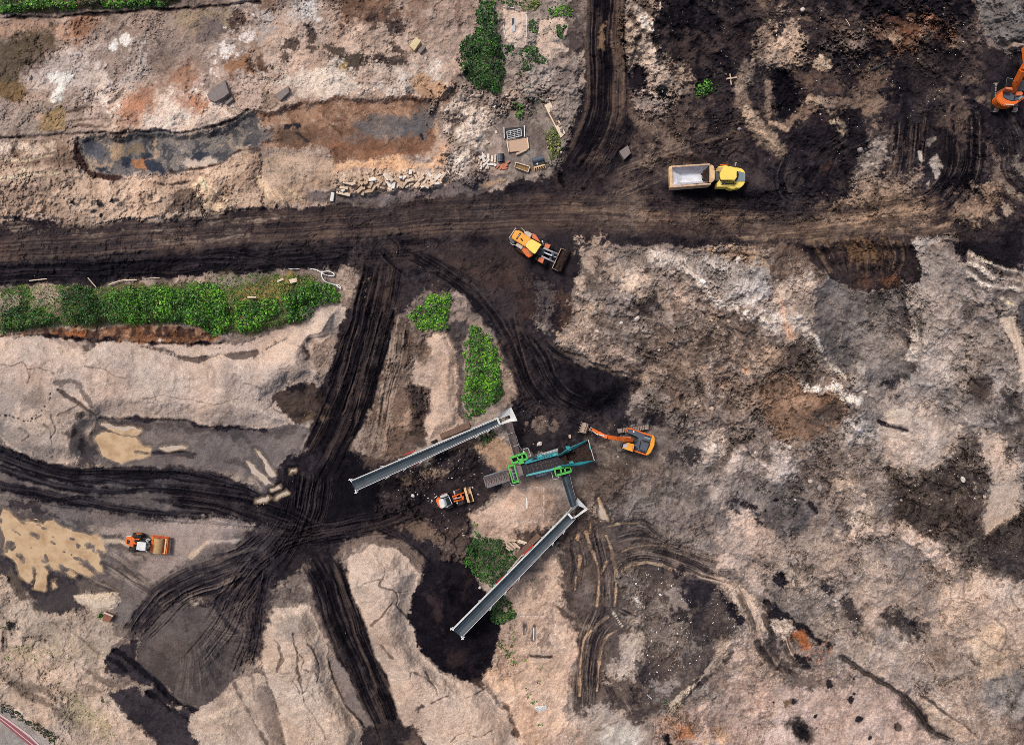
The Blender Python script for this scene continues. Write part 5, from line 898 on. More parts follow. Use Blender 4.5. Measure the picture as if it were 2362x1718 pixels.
STEEL = mat('scoured steel', (236,240,246), .5, dirt=(190,188,190), dirt_amt=.5, scale=1.2); STEELG = mat('scuffed steel', (204,200,204), .6, dirt=(130,120,118), dirt_amt=.6, scale=1.4)
DKST = mat('dark machine steel', (52,56,62), .55, dirt=(96,86,80), dirt_amt=.5, scale=2); SLT = mat('slate machine cover', (78,88,102), .55, dirt=(110,106,104), dirt_amt=.4, scale=1.7)
RUB = mat('tyre rubber', (44,42,44), .85, dirt=(84,74,68), dirt_amt=.7, scale=3, spec=.2); GLS = mat('cab glass', (28,34,40), .12, spec=.5); WHT = mat('white paint', (232,234,232), .5, dirt=(176,168,158), dirt_amt=.45, scale=1.5)
WHTD = mat('dusty white paint', (214,200,190), .7, dirt=(150,134,122), dirt_amt=.6, scale=2); BLK = mat('black plastic', (26,27,30), .6); DIRT = mat('peat load', (50,40,37), .95, dirt=(78,62,54), dirt_amt=.8, scale=3, spec=.05, bump=.9)
TRK = mat('track shoes', (168,150,140), .75, dirt=(70,60,56), dirt_amt=.7, scale=4); BKT = mat('worn bucket steel', (168,146,130), .6, dirt=(110,92,82), dirt_amt=.7, scale=3)
REDP = mat('red paint', (190,44,40), .5, dirt=(130,40,38), dirt_amt=.5); TEAL = mat('teal paint', (40,148,158), .5, dirt=(70,120,124), dirt_amt=.5, scale=1.5); TEALL = mat('rubbed teal paint', (96,182,182), .5, dirt=(60,140,148), dirt_amt=.6, scale=2)
GRN = mat('bright green paint', (88,196,78), .5, dirt=(80,150,76), dirt_amt=.5, scale=2); BELT = mat('rubber belt', (52,66,76), .6, dirt=(34,40,48), dirt_amt=.8, scale=1.1); BELTD = mat('muddy belt', (132,118,116), .85, dirt=(90,78,76), dirt_amt=.8, scale=2)
GRAT = mat('galvanised grating', (196,196,198), .55, dirt=(130,130,134), dirt_amt=.6, scale=3); SCR = mat('screen mesh', (48,44,48), .8, dirt=(34,31,34), dirt_amt=.8, scale=3); LSTL = mat('grey machine steel', (134,146,154), .55, dirt=(100,104,108), dirt_amt=.5, scale=1.5)
def track(mbs, a, b, w, h):
    """crawler from a to b (centre line on the ground): carcass and shoes"""
    body, shoes = mbs; a, b = Vector(a), Vector(b); d = (b - a); L = d.length; d.normalize(); s = Vector((-d.y, d.x, 0)); r = h/2
    prof = []
    for i in range(7): t = math.pi/2 + math.pi*i/6; prof.append((-L/2 + r + r*math.cos(t), r + r*math.sin(t)))
    for i in range(7): t = -math.pi/2 + math.pi*i/6; prof.append((L/2 - r + r*math.cos(t), r + r*math.sin(t)))
    c = (a + b)/2; n = len(prof)
    vs = [c + d*x + s*(w/2*.86) + Vector((0,0,z*.93)) for x, z in prof] + [c + d*x - s*(w/2*.86) + Vector((0,0,z*.93)) for x, z in prof]
    body.add(vs, [tuple(range(n)), tuple(reversed(range(n, 2*n)))] + [(i, n+i, n+(i+1) % n, (i+1) % n) for i in range(n)])
    k = int(L/.24)
    for i in range(k):
        x = -L/2 + r*.6 + (L - 1.2*r)*i/(k-1); q = c + d*x + Vector((0, 0, h)); shoes.bar(q - s*w/2, q + s*w/2, .15, .07)
    for e in (-1, 1):
        for t in (20, 50, 80):
            q = c + d*(e*(L/2 - r + r*math.cos(R(t)))) + Vector((0, 0, r + r*math.sin(R(t)))); shoes.bar(q - s*w/2, q + s*w/2, .14, .14)
def wheel(root, c, ax, r, w, rimmat, out=1, name='wheel'):
    t = MB().tyre(c, ax, r, w).build(name, RUB, root)
    ax = Vector(ax).normalized(); c = Vector(c)
    q = MB().lathe_axis(c, ax, [(-w*.46, r*.2), (-w*.44, r*.60), (-w*.30, r*.64), (w*.30, r*.64), (w*.44, r*.60), (w*.40, r*.34), (w*.46, r*.3), (w*.46, r*.02)] if out > 0 else [(-w*.46, r*.02), (-w*.46, r*.3), (-w*.40, r*.34), (-w*.44, r*.60), (-w*.30, r*.64), (w*.30, r*.64), (w*.44, r*.60), (w*.44, r*.2)]).build('rim', rimmat, t)
    return t
# ------------------------------------------------------------------ articulated dump truck
s = Sheet(1530, 360, 11.34); s.z0 = s.g(1000, 900)
T = thing('dump_truck', s(1000, 520, 0), 'articulated dump truck with yellow cab and empty grey steel body on the haul road', 'dump truck')
ax = (s(800, 800, 0) - s(800, 300, 0)).normalized(); hd = Vector((-ax.y, ax.x, 0))
if hd.x < 0: hd = -hd
hr = Vector((math.cos(R(3)), math.sin(R(3)), 0)); ar = Vector((hr.y, -hr.x, 0))
rim_o = s.P([(160,285),(1215,200),(1245,735),(185,825)], 3.15); rim_i = s.P([(238,305),(1205,238),(1222,690),(252,775)], 3.1)
mid_ = s.P([(250,380),(1050,300),(1080,690),(262,740)], 2.5); flo = s.P([(495,478),(1030,470),(1040,640),(502,648)], 1.75); tail = s.P([(240,390),(252,748)], 2.45)
bd = MB()
bd.prism(s.P([(235,252),(1220,196),(1226,236),(240,306)], 3.2), s.z0 + 1.7).prism(s.P([(240,772),(1240,708),(1252,748),(192,832)], 3.2), s.z0 + 1.7)
bd.build('body_side', RUSTY, T, .03)
MB().prism(s.P([(150,282),(236,250),(252,800),(180,832)], 3.0), s.z0 + 2.2).build('tailgate', TANP, T, .04)
inn = MB(); A = s.P([(238,308),(1208,240),(1224,690),(250,775)], 3.12); B = s.P([(350,440),(1060,440),(1070,690),(372,700)], 2.05); Cc = s.P([(495,474),(1030,470),(1040,650),(502,652)], 1.8)
B[1] = s(1060, 440, 2.1); Tl = s.P([(236,380),(250,740)], 2.6); B0 = s(345,440,2.25); B3 = s(372,695,2.25)
inn.add([A[0], A[1], s(1120,330,2.2), s(1030,446,1.95), s(430,462,1.95), B0], [(0,1,2,3,4,5)])
inn.add([A[3], A[2], s(1120,670,2.2), s(1030,668,1.95), s(440,688,1.95), B3], [(5,4,3,2,1,0)])
inn.build('body_side', STEELG, T)
fl = MB(); fl.add([s(232,385,2.55), s(246,742,2.55), B3, B0, s(430,462,1.95), s(440,688,1.95), s(490,482,1.8), s(502,645,1.8), s(1120,645,1.8), s(1120,478,1.8), s(1120,668,1.95), s(1120,446,1.95)], [(0,1,2,3),(3,2,5,4),(4,5,7,6),(6,7,8,9),(7,5,10,8),(4,6,9,11)])
fl.add([s(236,300,2.95), s(232,385,2.55), B0, A[0]], [(0,1,2,3)]).add([s(250,775,2.95), s(246,742,2.55), B3, A[3]], [(3,2,1,0)])
fl.build('body_floor', STEEL, T)
MB().add([A[1], A[2], s(1120,670,2.2), s(1120,330,2.2)], [(0,1,2,3)]).build('front_wall', DIRT, T)
res = MB(); pts = [(1055,262),(1190,246),(1212,300),(1220,684),(1080,704),(1040,660),(1000,612),(1045,560),(1000,505),(960,478),(1030,440),(1050,350)]
res.add([s(x, y, 3.0 if x > 1150 else 2.3) for x, y in pts] + [s(1150,470,2.6)], [(i, (i+1) % 12, 12) for i in range(12)])
res.build('peat_residue', DIRT, T)
MB().prism(s.P([(1218,232),(1290,230),(1332,285),(1350,420),(1350,600),(1312,662),(1246,700),(1226,690)], 3.35), s.z0 + 2.0).build('spill_guard', TANP, T, .05)
MB().prism(s.P([(300,420),(1330,370),(1340,640),(310,700)], 1.35), s.z0 + .75).prism(s.P([(1290,400),(1500,400),(1500,640),(1290,640)], 1.5), s.z0 + .7).build('rear_frame', DKST, T, .04)
MB().prism(s.P([(1365,410),(1450,410),(1450,640),(1360,640)], 1.9), s.z0 + 1.4).build('hitch', SLT, T, .05)
MB().prism(s.P([(1440,268),(1640,244),(1860,292),(2050,322),(2118,380),(2148,460),(2150,610),(2130,722),(2042,820),(1840,855),(1740,850),(1690,812),(1402,818),(1412,690),(1480,640),(1490,400),(1440,395)], 2.35), s.z0 + 1.15).build('front_body', YEL, T, .08)
MB().prism(s.P([(1945,388),(2128,440),(2148,480),(2140,662),(1892,662),(1930,600)], 2.45), s.z0 + 2.2).build('bonnet_grille', LSTL, T, .03)
MB().prism(s.P([(1915,420),(1945,395),(1975,470),(1960,600),(1900,650),(1880,640),(1925,560)], 2.5), s.z0 + 2.2).build('windscreen', GLS, T, .01)
MB().prism(s.P([(1530,420),(1640,330),(1850,330),(1895,400),(1900,550),(1850,615),(1530,605),(1515,520)], 3.25), s.z0 + 2.3).build('cab', GLS, T, .05)
MB().prism(s.P([(1500,402),(1640,292),(1862,292),(1920,380),(1925,560),(1862,640),(1510,625),(1488,520)], 3.45), s.z0 + 3.2).build('cab_roof', YEL, T, .08)
MB().prism(s.P([(1480,228),(1700,206),(1712,226),(1500,244)], 1.9), s.z0 + 1.7).build('mudguard', ORA, T, .02)
st = MB()
for k in range(4): st.prism(s.P([(1448+28*k,292),(1466+28*k,290),(1452+24*k,392),(1436+24*k,392)], 2.42), s.z0 + 2.3)
st.build('step', RUSTY, T)
sg = MB().prism(s.P([(1505,682),(1620,682),(1620,746),(1505,746)], 2.5), s.z0 + 2.36).build('number_plate', WHT, T)
dg = MB()
def seg(x, y, w, h, on):
    q = dict(a=((x,y),(x+w,y)), b=((x+w,y),(x+w,y+h/2)), c=((x+w,y+h/2),(x+w,y+h)), d=((x,y+h),(x+w,y+h)), e=((x,y+h/2),(x,y+h)), f=((x,y),(x,y+h/2)), g=((x,y+h/2),(x+w,y+h/2)))
    for k in on: dg.bar(s(*q[k][0], 2.52), s(*q[k][1], 2.52), .07, .02)
seg(1530, 694, 24, 40, 'fgbc'); seg(1574, 694, 24, 40, 'abged'); dg.build('number', BLK, sg)
MB().prism(s.P([(1622,712),(1905,704),(1905,722),(1622,740)], 2.44), s.z0 + 2.34).bar(s(1830,660,2.5), s(1850,780,2.5), .06, .06).build('handrail', DKST, T)
MB().bar(s(1878,275,2.6), s(1900,190,2.6), .05, .05).prism(s.P([(1882,172),(1926,172),(1926,190),(1882,190)], 2.7), s.z0 + 2.35).build('mirror', GRAT, T)
MB().bar(s(1355,395,1.9), s(1490,385,1.9), .05, .05).build('hose', RUSTY, T); MB().bar(s(1350,650,1.5), s(1480,560,1.7), .06, .06).build('hose', RUSTY, T)
for (x, y, a_, off) in ((450,848,ar,3.0),(790,832,ar,3.0),(1570,838,Vector((0,-1,0)),2.95)):
    c = s(x, y, .88); wheel(T, c - a_*.28, a_, .9, .62, TANP); wheel(T, c - a_*(off - .3), -a_, .9, .62, TANP)
# ------------------------------------------------------------------ big wheel loader
s = Sheet(1160, 510, 11.783); s.z0 = s.g(900, 700)
L = thing('wheel_loader', s(800, 620, 0), 'large amber wheel loader carrying a bucket of dark peat beside the road', 'wheel loader')
hd = (s(1500,950,0) - s(400,400,0)).normalized(); ax = Vector((-hd.y, hd.x, 0))
MB().prism(s.P([(345,240),(480,270),(772,480),(640,690),(600,690),(245,470),(235,420)], 2.5), s.z0 + 1.1).build('bonnet', YELO, L, .08)
MB().prism(s.P([(452,322),(482,322),(495,345),(388,495),(355,480)], 2.54), s.z0 + 2.46).build('name_plate', BLK, L)
MB().bar(s(455,365,2.56), s(395,450,2.56), .07, .02).build('lettering', WHTD, L)
MB().prism(s.P([(470,465),(495,455),(550,525),(535,545),(500,525)], 2.56), s.z0 + 2.4).build('exhaust', BLK, L, .02)
MB().prism(s.P([(715,525),(742,545),(705,590),(682,575)], 2.56), s.z0 + 2.45).prism(s.P([(670,585),(700,600),(655,660),(622,645)], 2.56), s.z0 + 2.45).build('decal', WHT, L)
MB().prism(s.P([(800,520),(1030,640),(880,862),(660,690)], 3.2), s.z0 + 2.2).build('cab', GLS, L, .03)
MB().prism(s.P([(772,478),(1055,638),(1052,660),(1012,690),(884,888),(832,882),(618,690),(640,660)], 3.4), s.z0 + 3.15).build('cab_roof', YEL, L, .08)
MB().prism(s.P([(350,190),(410,205),(345,250),(240,430),(270,520),(330,520),(320,600),(278,630),(195,560),(165,460)], 1.9), s.z0 + .7).build('counterweight', SLT, L, .06)
MB().poly(s.P([(490,185),(590,262),(590,335)], 2.0), .06, .06).poly(s.P([(195,592),(265,652),(340,638)], 2.0), .06, .06).poly(s.P([(350,192),(165,462)], 1.95), .1, .08).build('handrail', WHTD, L)
for q in ([(600,292),(640,262),(800,340),(770,400),(740,470),(700,440),(602,340)], [(332,660),(388,600),(560,682),(530,730),(500,772)]): MB().prism(s.P(q, 2.1), s.z0 + 1.85).build('mudguard', WHTD, L, .05)
MB().prism(s.P([(800,330),(890,370),(970,490),(1030,590),(900,520),(780,450)], 1.9), s.z0 + 1.2).build('side_deck', ORD, L, .05)
MB().prism(s.P([(520,690),(610,690),(830,900),(800,945),(705,990),(640,945),(500,790)], 1.9), s.z0 + 1.2).build('side_deck', ORA, L, .05)
gr = MB()
for k in range(5): gr.bar(s(610+40*k, 850+14*k-30*k/4, 1.93), s(690+34*k, 790+24*k, 1.93), .06, .04)
gr.build('step', RUSTY, L)
for q in ([(1150,602),(1305,645),(1240,770),(1125,706)], [(985,975),(1135,1010),(1080,1155),(945,1080)]):
    MB().prism(s.P(q, 2.05), s.z0 + 1.8).build('mudguard', ORD, L, .05)
MB().prism(s.P([(1000,720),(1100,740),(1180,800),(1090,960),(960,930),(900,880)], 1.7), s.z0 + .6).prism(s.P([(640,560),(900,700),(820,820),(560,660)], 1.2), s.z0 + .5).build('frame', DKST, L, .05)
am = MB()
for a_, b_ in (((1105,738),(1500,905)),((1045,955),(1420,1130))): am.poly([s(*a_,2.0), s((a_[0]*.45+b_[0]*.55),(a_[1]*.45+b_[1]*.55),1.7), s(*b_,.8)], .22, .34)
am.build('lift_arm', STEELG, L, .03)
for q in ([(1320,850),(1400,880),(1370,960),(1290,930)], [(1270,970),(1330,1000),(1300,1060),(1250,1030)], [(1080,790),(1150,820),(1110,900),(1040,870)]): MB().prism(s.P(q, 1.75), s.z0 + 1.3).build('cross_member', SLT, L, .03)
MB().cyl(s(1110,850,1.8), s(1330,940,1.7), .11).cyl(s(1300,930,1.7), s(1450,985,1.4), .06).build('tilt_ram', STEEL, L, smooth=False)
MB().bar(s(1400,905,1.5), s(1470,960,1.3), .14, .3).bar(s(1370,990,1.5), s(1430,1010,1.3), .12, .3).build('linkage', DKST, L)
MB().cyl(s(1072,552,2.6), s(1085,562,2.2), .1).bar(s(1085,585,2.2), s(1095,620,2.2), .1, .2).build('lamp', WHT, L)
bk = MB(); b0, b1, b2, b3 = (1588,738),(1345,1282),(1598,1392),(1852,850)
bk.prism(s.P([b0,(1570,742),(1330,1275),b1],1.25), s.z0 + .25)
bk.bar(s(1580,742,1.28), s(1338,1280,1.28), .12, .1)
bk.bar(s(*b0,1.25), s(1725,800,.95), .07, .08).bar(s(*b1,1.25), s(1490,1355,.95), .07, .08)
bk.add([s(*b0,1.2), s(1720,800,.9), s(*b3,.25), s(1620,750,.2)], [(0,1,2,3)]).add([s(*b1,1.2), s(1480,1350,.9), s(*b2,.25), s(1380,1290,.2)], [(3,2,1,0)])
bk.add([s(*b0,.25), s(*b1,.25), s(*b2,.18), s(*b3,.18)], [(0,1,2,3)]); bk.build('bucket', BKT, L)
ld = MB(); nx, ny = 9, 14; vs = []
for i in range(nx):
    for j in range(ny):
        a_, b_ = i/(nx-1), j/(ny-1); x = b0[0]*(1-a_)*(1-b_) + b3[0]*a_*(1-b_) + b1[0]*(1-a_)*b_ + b2[0]*a_*b_; y = b0[1]*(1-a_)*(1-b_) + b3[1]*a_*(1-b_) + b1[1]*(1-a_)*b_ + b2[1]*a_*b_
        vs.append(s(x + 12*(a_ < .05), y, (.35 if a_ > .95 else .75 + .35*math.sin(a_*3)) + random.uniform(-.07,.07)))
ld.add(vs, [(i*ny+j, (i+1)*ny+j, (i+1)*ny+j+1, i*ny+j+1) for i in range(nx-1) for j in range(ny-1)])
tag(ld.build('peat_load', DIRT, None, base=s(1590,1060,.5)), 'heap of dark peat carried in the amber loader bucket', 'peat')
for x, y in ((735,395),(530,800)): wheel(L, s(x, y, .92), ax, .92, .66, YELO)
for x, y in ((1215,690),(1040,1065)): wheel(L, s(x, y, .92), ax, .92, .66, YELO)
# ------------------------------------------------------------------ orange excavator at the peat face
s = Sheet(1320, 960, 10.309); s.z0 = max(s.g(1450, 300), s.g(1500, 700), s.g(1150, 780), s.g(1800, 400))
E = thing('excavator', s(1500, 560, 0), 'whole orange crawler excavator reaching towards the teal hopper', 'excavator')
body, sh = MB(), MB(); dt = (s(1815,250,0) - s(1090,345,0)).normalized()
tc_ = s(1455,300,.8); tc_.z = s.z0; track((body, sh), tc_ - dt*2.1, tc_ + dt*2.1, .6, .85)
bb = body.build('track', DKST, E); sh.build('track_shoes', TRK, bb)
body, sh = MB(), MB(); tc_ = s(1440,735,.8); tc_.z = s.z0; track((body, sh), tc_ - dt*2.1, tc_ + dt*2.1, .6, .85)
bb = body.build('track', DKST, E); sh.build('track_shoes', TRK, bb)
c_ = s(1455,515,.6); MB().bar(c_ - dt*1.1, c_ + dt*1.1, 1.9, .5).cyl(c_ + Vector((0,0,.1)), c_ + Vector((0,0,.55)), .75).build('undercarriage', DKST, E)
MB().prism(s.P([(1890,440),(1948,470),(1965,545),(1955,690),(1872,860),(1795,932),(1745,916),(1760,872),(1850,700),(1868,590),(1895,500)], 2.2), s.z0 + 1.05).build('counterweight', YELO, E, .08)
MB().prism(s.P([(1342,266),(1700,388),(1892,442),(1890,482),(1700,424),(1500,342),(1338,302),(1312,392),(1298,372)], 2.15), s.z0 + 1.1).build('side_panel', ORA, E, .03)
MB().prism(s.P([(1470,796),(1752,896),(1745,926),(1450,832)], 2.1), s.z0 + 1.1).build('side_panel', ORA, E, .03)
MB().prism(s.P([(1338,302),(1500,345),(1700,428),(1890,486),(1862,600),(1845,700),(1765,868),(1482,800),(1490,662),(1540,660),(1580,512),(1470,452),(1312,392)], 2.05), s.z0 + 1.05).build('engine_deck', SLT, E, .04)
MB().prism(s.P([(1720,470),(1870,520),(1850,565),(1705,520)], 2.15), s.z0 + 2.0).build('filter_cover', LSTL, E, .03)
MB().prism(s.P([(1700,440),(1880,500),(1872,522),(1700,458)], 2.08), s.z0 + 2.02).prism(s.P([(1660,552),(1860,605),(1850,632),(1655,580)], 2.08), s.z0 + 2.02).prism(s.P([(1580,770),(1600,790),(1640,590),(1622,580)], 2.08), s.z0 + 2.02).build('slot', BLK, E)
eh = MB().prism(s.P([(1672,582),(1842,632),(1752,862),(1590,812)], 2.4), s.z0 + 2.0).build('engine_hood', SLT, E, .05)
for q in ([(1680,588),(1825,630),(1820,645),(1676,603)], [(1612,785),(1740,822),(1734,836),(1606,798)]): MB().prism(s.P(q, 2.43), s.z0 + 2.38).build('hood_slot', BLK, eh)
MB().cyl(s(1512,750,2.1), s(1512,750,2.35), .17).build('exhaust', BLK, E); MB().cyl(s(1462,365,2.1), s(1462,365,2.2), .1).build('lamp', WHT, E)
MB().prism(s.P([(1210,605),(1470,675),(1430,832),(1165,745)], 2.85), s.z0 + 1.1).build('cab', GLS, E, .05)
MB().prism(s.P([(1310,640),(1482,672),(1442,846),(1185,756),(1200,740),(1290,758)], 3.0), s.z0 + 2.75).prism(s.P([(1200,592),(1480,668),(1476,690),(1195,612)], 3.0), s.z0 + 2.75).build('cab_roof', YELO, E, .03)
MB().prism(s.P([(1225,640),(1312,658),(1290,765),(1200,738)], 2.96), s.z0 + 2.8).build('roof_window', STEELG, E, .02)
MB().bar(s(1440,700,3.0), s(1420,820,3.0), .08, .08).build('cab_rail', ORD, E); MB().bar(s(1200,598,2.9), s(1150,748,2.2), .05, .05).build('cab_rail', WHTD, E)
bo = MB(); pts = [s(1405,560,1.9), s(1200,545,3.4), s(1000,515,4.3), s(840,490,4.7), s(740,460,4.6)]
for (p, q), (w_, h_) in zip(zip(pts[:-1], pts[1:]), ((.52,.7),(.5,.8),(.5,.85),(.48,.7))): bo.bar(p, q, w_, h_)
bo.build('boom', ORA, E, .04)
MB().prism(s.P([(1200,490),(1400,490),(1385,620),(1330,615),(1210,570)], 2.4), s.z0 + 1.6).build('boom_foot', ORD, E, .05)
MB().cyl(s(1350,600,2.0), s(1060,560,3.6), .09).cyl(s(1060,560,3.6), s(900,540,4.3), .055).build('boom_ram', ORD, E)
MB().bar(s(820,500,4.75), s(640,400,3.9), .44, .55).bar(s(640,400,3.9), s(500,318,2.5), .36, .42).build('stick', ORA, E, .04)
MB().cyl(s(760,470,5.1), s(600,420,3.9), .07).cyl(s(600,440,3.9), s(480,345,2.6), .05).build('bucket_ram', STEEL, E)
lk = MB(); lk.bar(s(490,300,2.4), s(440,262,2.1), .1, .2).bar(s(490,340,2.4), s(400,330,1.9), .1, .2).bar(s(450,250,2.2), s(400,350,2.0), .08, .12).bar(s(390,280,2.0), s(470,370,2.2), .08, .12); lk.build('linkage', BKT, E)
bk = MB(); e0, e1 = (325,160), (255,395)   # bucket lies on its back, width runs down the sheet
for k in range(6):
    t0_, t1_ = k/6, (k+1)/6
    fx = lambda t: 55*math.cos(math.pi*t); fz = lambda t: .55 + .95*math.sin(math.pi*t)
    bk.add([s(e0[0]+fx(t0_)*1.7, e0[1]+18*math.cos(math.pi*t0_), fz(t0_)), s(e1[0]+fx(t0_)*1.7, e1[1]+18*math.cos(math.pi*t0_), fz(t0_)), s(e1[0]+fx(t1_)*1.7, e1[1]+18*math.cos(math.pi*t1_), fz(t1_)), s(e0[0]+fx(t1_)*1.7, e0[1]+18*math.cos(math.pi*t1_), fz(t1_))], [(0,1,2,3)])
for e in (e0, e1): bk.add([s(e[0]+55*math.cos(math.pi*t/8)*1.7, e[1]+18*math.cos(math.pi*t/8), .55 + .95*math.sin(math.pi*t/8)) for t in range(9)], [tuple(range(9))])
for k in range(5):
    t = k/4; x, y = e0[0]*(1-t)+e1[0]*t, e0[1]*(1-t)+e1[1]*t; bk.bar(s(x-92, y-16, .6), s(x-118, y-26, .4), .1, .08)
bk.build('bucket', BKT, E)
MB().poly([s(330,185,1.52), s(265,375,1.52)], .05, .05).poly([s(375,190,1.4), s(310,395,1.4)], .05, .05).build('bucket_rib', RUSTY, E)
# ------------------------------------------------------------------ excavator cut by the edge of the survey
s = Sheet(2262, 70, 8.25); s.z0 = max(s.g(300, 1500), s.g(660, 1500), s.g(300, 1050), s.g(560, 1250))
E = thing('excavator', s(560, 1250, 0), 'orange excavator with rounded tail standing on dark ground at the far right edge', 'excavator')
for x in (305, 660):
    body, sh = MB(), MB(); a, b = s(x+8, 1000, .8), s(x-2, 1545, .8); a.z = b.z = s.z0; track((body, sh), a, b, .62, .85)
    bb = body.build('track', DKST, E); sh.build('track_shoes', TRK, bb)
MB().bar(s(480,1080,.6), s(480,1450,.6), 1.9, .5).build('undercarriage', DKST, E)
MB().prism(s.P([(470,1085),(430,1110),(395,1190),(332,1250),(314,1310),(340,1372),(420,1430),(530,1450),(640,1432),(740,1362),(830,1300),(900,1250),(860,1240),(760,1320),(640,1352),(520,1332),(452,1290),(424,1230),(440,1162),(485,1112)], 2.2), s.z0 + 1.05).build('counterweight', ORA, E, .08)
MB().prism(s.P([(470,1400),(640,1412),(620,1432),(480,1424)], 2.25), s.z0 + 2.1).build('decal', WHTD, E)
MB().prism(s.P([(440,1150),(485,1168),(600,1195),(690,1270),(860,1240),(760,1325),(640,1345),(522,1328),(456,1288),(428,1228)], 2.05), s.z0 + 1.05).build('engine_deck', SLT, E, .03)
MB().prism(s.P([(640,1260),(665,1255),(660,1320),(630,1320)], 2.1), s.z0 + 2.0).build('slot', BLK, E)
MB().prism(s.P([(682,1166),(790,1166),(815,1200),(790,1242),(684,1242)], 2.3), s.z0 + 1.1).build('tank_cover', ORD, E, .05)
MB().prism(s.P([(712,1300),(790,1240),(818,1262),(742,1338)], 2.35), s.z0 + 1.9).build('engine_hood', LSTL, E, .04)
MB().prism(s.P([(494,912),(615,922),(600,1092),(476,1080)], 2.9), s.z0 + 1.1).build('cab', GLS, E, .04)
MB().prism(s.P([(476,1076),(606,1088),(615,1140),(490,1122)], 3.0), s.z0 + 1.2).build('cab_roof', ORD, E, .04)
MB().bar(s(500,912,2.95), s(612,922,2.95), .05, .05).build('cab_rail', WHTD, E)
MB().prism(s.P([(700,960),(900,940),(900,1160),(690,1160)], 1.9), s.z0 + 1.1).build('side_deck', DKST, E, .04)
bo = MB(); pts = [s(600,1165,2.0), s(700,960,3.6), s(800,760,4.8), s(860,640,5.0)]
for p, q in zip(pts[:-1], pts[1:]): bo.bar(p, q, .55, .8)
bo.build('boom', ORA, E, .04)
MB().bar(s(868,650,5.1), s(830,340,2.6), .45, .55).build('stick', ORA, E, .04)
MB().cyl(s(650,1120,2.4), s(770,760,4.6), .09).build('boom_ram', ORD, E)
MB().prism(s.P([(622,228),(900,262),(895,305),(740,296),(722,330),(600,308)], 1.4), s.z0 + .3).build('bucket', BKT, E, .05)
MB().bar(s(720,330,1.6), s(830,300,2.2), .1, .2).bar(s(690,390,1.2), s(740,310,1.4), .08, .14).build('linkage', DKST, E)
for k in range(4): MB().bar(s(600-10*k, 310+8*k, .5), s(560-14*k, 330+16*k, .35), .1, .08).build('tooth', BKT, E)
# ------------------------------------------------------------------ small loader by the screen
s = Sheet(990, 1105, 18.9); s.z0 = max(s.g(600, 1000), s.g(1250, 800))
L = thing('wheel_loader', s(900, 900, 0), 'small red wheel loader with white hood and rusty empty bucket beside the screen', 'wheel loader')
hd = (s(1450,800,0) - s(600,1050,0)).normalized(); ax = Vector((-hd.y, hd.x, 0))
MB().prism(s.P([(318,835),(440,790),(490,860),(640,900),(700,1150),(660,1240),(520,1275),(450,1240),(342,1080),(300,930)], 1.5), s.z0 + .6).build('rear_body', ORA, L, .05)
MB().prism(s.P([(420,892),(625,850),(722,1160),(660,1238),(512,1280),(470,1180),(412,1010)], 1.85), s.z0 + 1.4).build('bonnet', WHT, L, .07)
MB().prism(s.P([(622,850),(692,830),(792,1110),(722,1160)], 2.2), s.z0 + 1.2).build('cab_back', LSTL, L, .03)
MB().prism(s.P([(692,832),(862,772),(965,1030),(800,1112)], 2.3), s.z0 + 1.0).build('cab', GLS, L, .04)
MB().bar(s(850,735,2.35), s(985,1040,2.35), .08, .08).build('cab_rail', WHT, L); MB().bar(s(690,830,2.35), s(860,765,2.35), .06, .06).build('cab_rail', LSTL, L)
MB().prism(s.P([(468,732),(790,600),(792,690),(862,690),(682,772),(462,832)], 1.45), s.z0 + 1.2).build('mudguard', STEELG, L, .03)
MB().prism(s.P([(680,1205),(800,1132),(1005,1035),(1032,1090),(880,1172),(722,1262)], 1.45), s.z0 + 1.2).build('mudguard', WHTD, L, .03)
for q in ([(1040,512),(1120,512),(1150,640),(1085,665)], [(1172,975),(1240,980),(1272,1075),(1200,1082)]): MB().prism(s.P(q, 1.3), s.z0 + 1.1).build('mudguard', GRAT, L, .03)
for a, b in (((1005,752),(1520,580)), ((1062,972),(1500,862))): MB().bar(s(*a, 1.45), s((a[0]+b[0])/2, (a[1]+b[1])/2, 1.4), .17, .26).bar(s((a[0]+b[0])/2, (a[1]+b[1])/2, 1.4), s(*b, .8), .17, .24).build('lift_arm', ORA, L, .02)
MB().bar(s(1370,665,1.4), s(1490,880,1.4), .22, .2).build('cross_member', ORA, L, .02); MB().bar(s(1110,845,1.6), s(1500,755,1.3), .12, .14).build('tilt_ram', WHTD, L)
MB().prism(s.P([(1000,760),(1200,690),(1230,860),(1060,920)], 1.3), s.z0 + .5).build('front_frame', ORD, L, .04)
MB().prism(s.P([(880,850),(1060,800),(1090,900),(920,960)], 1.0), s.z0 + .5).build('hitch', DKST, L, .03)
bk = MB(); q = [(1500,400),(1760,325),(1945,960),(1672,1030)]
bk.prism(s.P([(1500,400),(1590,378),(1772,1000),(1672,1030)], 1.05), s.z0 + .25); bk.add([s(*q[0],1.0), s(*q[1],.55), s(1765,345,.2), s(1520,420,.2)], [(0,1,2,3)]).add([s(*q[3],1.0), s(*q[2],.55), s(1935,940,.2), s(1680,1010,.2)], [(3,2,1,0)])
bk.add([s(1550,400,.3), s(1730,1020,.3), s(1945,960,.22), s(1760,325,.22)], [(0,1,2,3)]); bk.bar(s(1758,330,.34), s(1943,958,.34), .12, .06); bk.build('bucket', TANP, L)
tag(MB().prism(s.P([(1720,700),(1780,640),(1870,900),(1830,960),(1770,900)], .5), s.z0 + .26, -.2).build('peat_load', DIRT, None, .05, base=s(1790,800,.3)), 'dark crumbs of peat left in the rusty bucket of the small loader', 'peat')
for x, y in ((640,700),(880,1170),(1245,525),(1395,1010)): wheel(L, s(x, y, .62), ax, .64, .5, ORD)
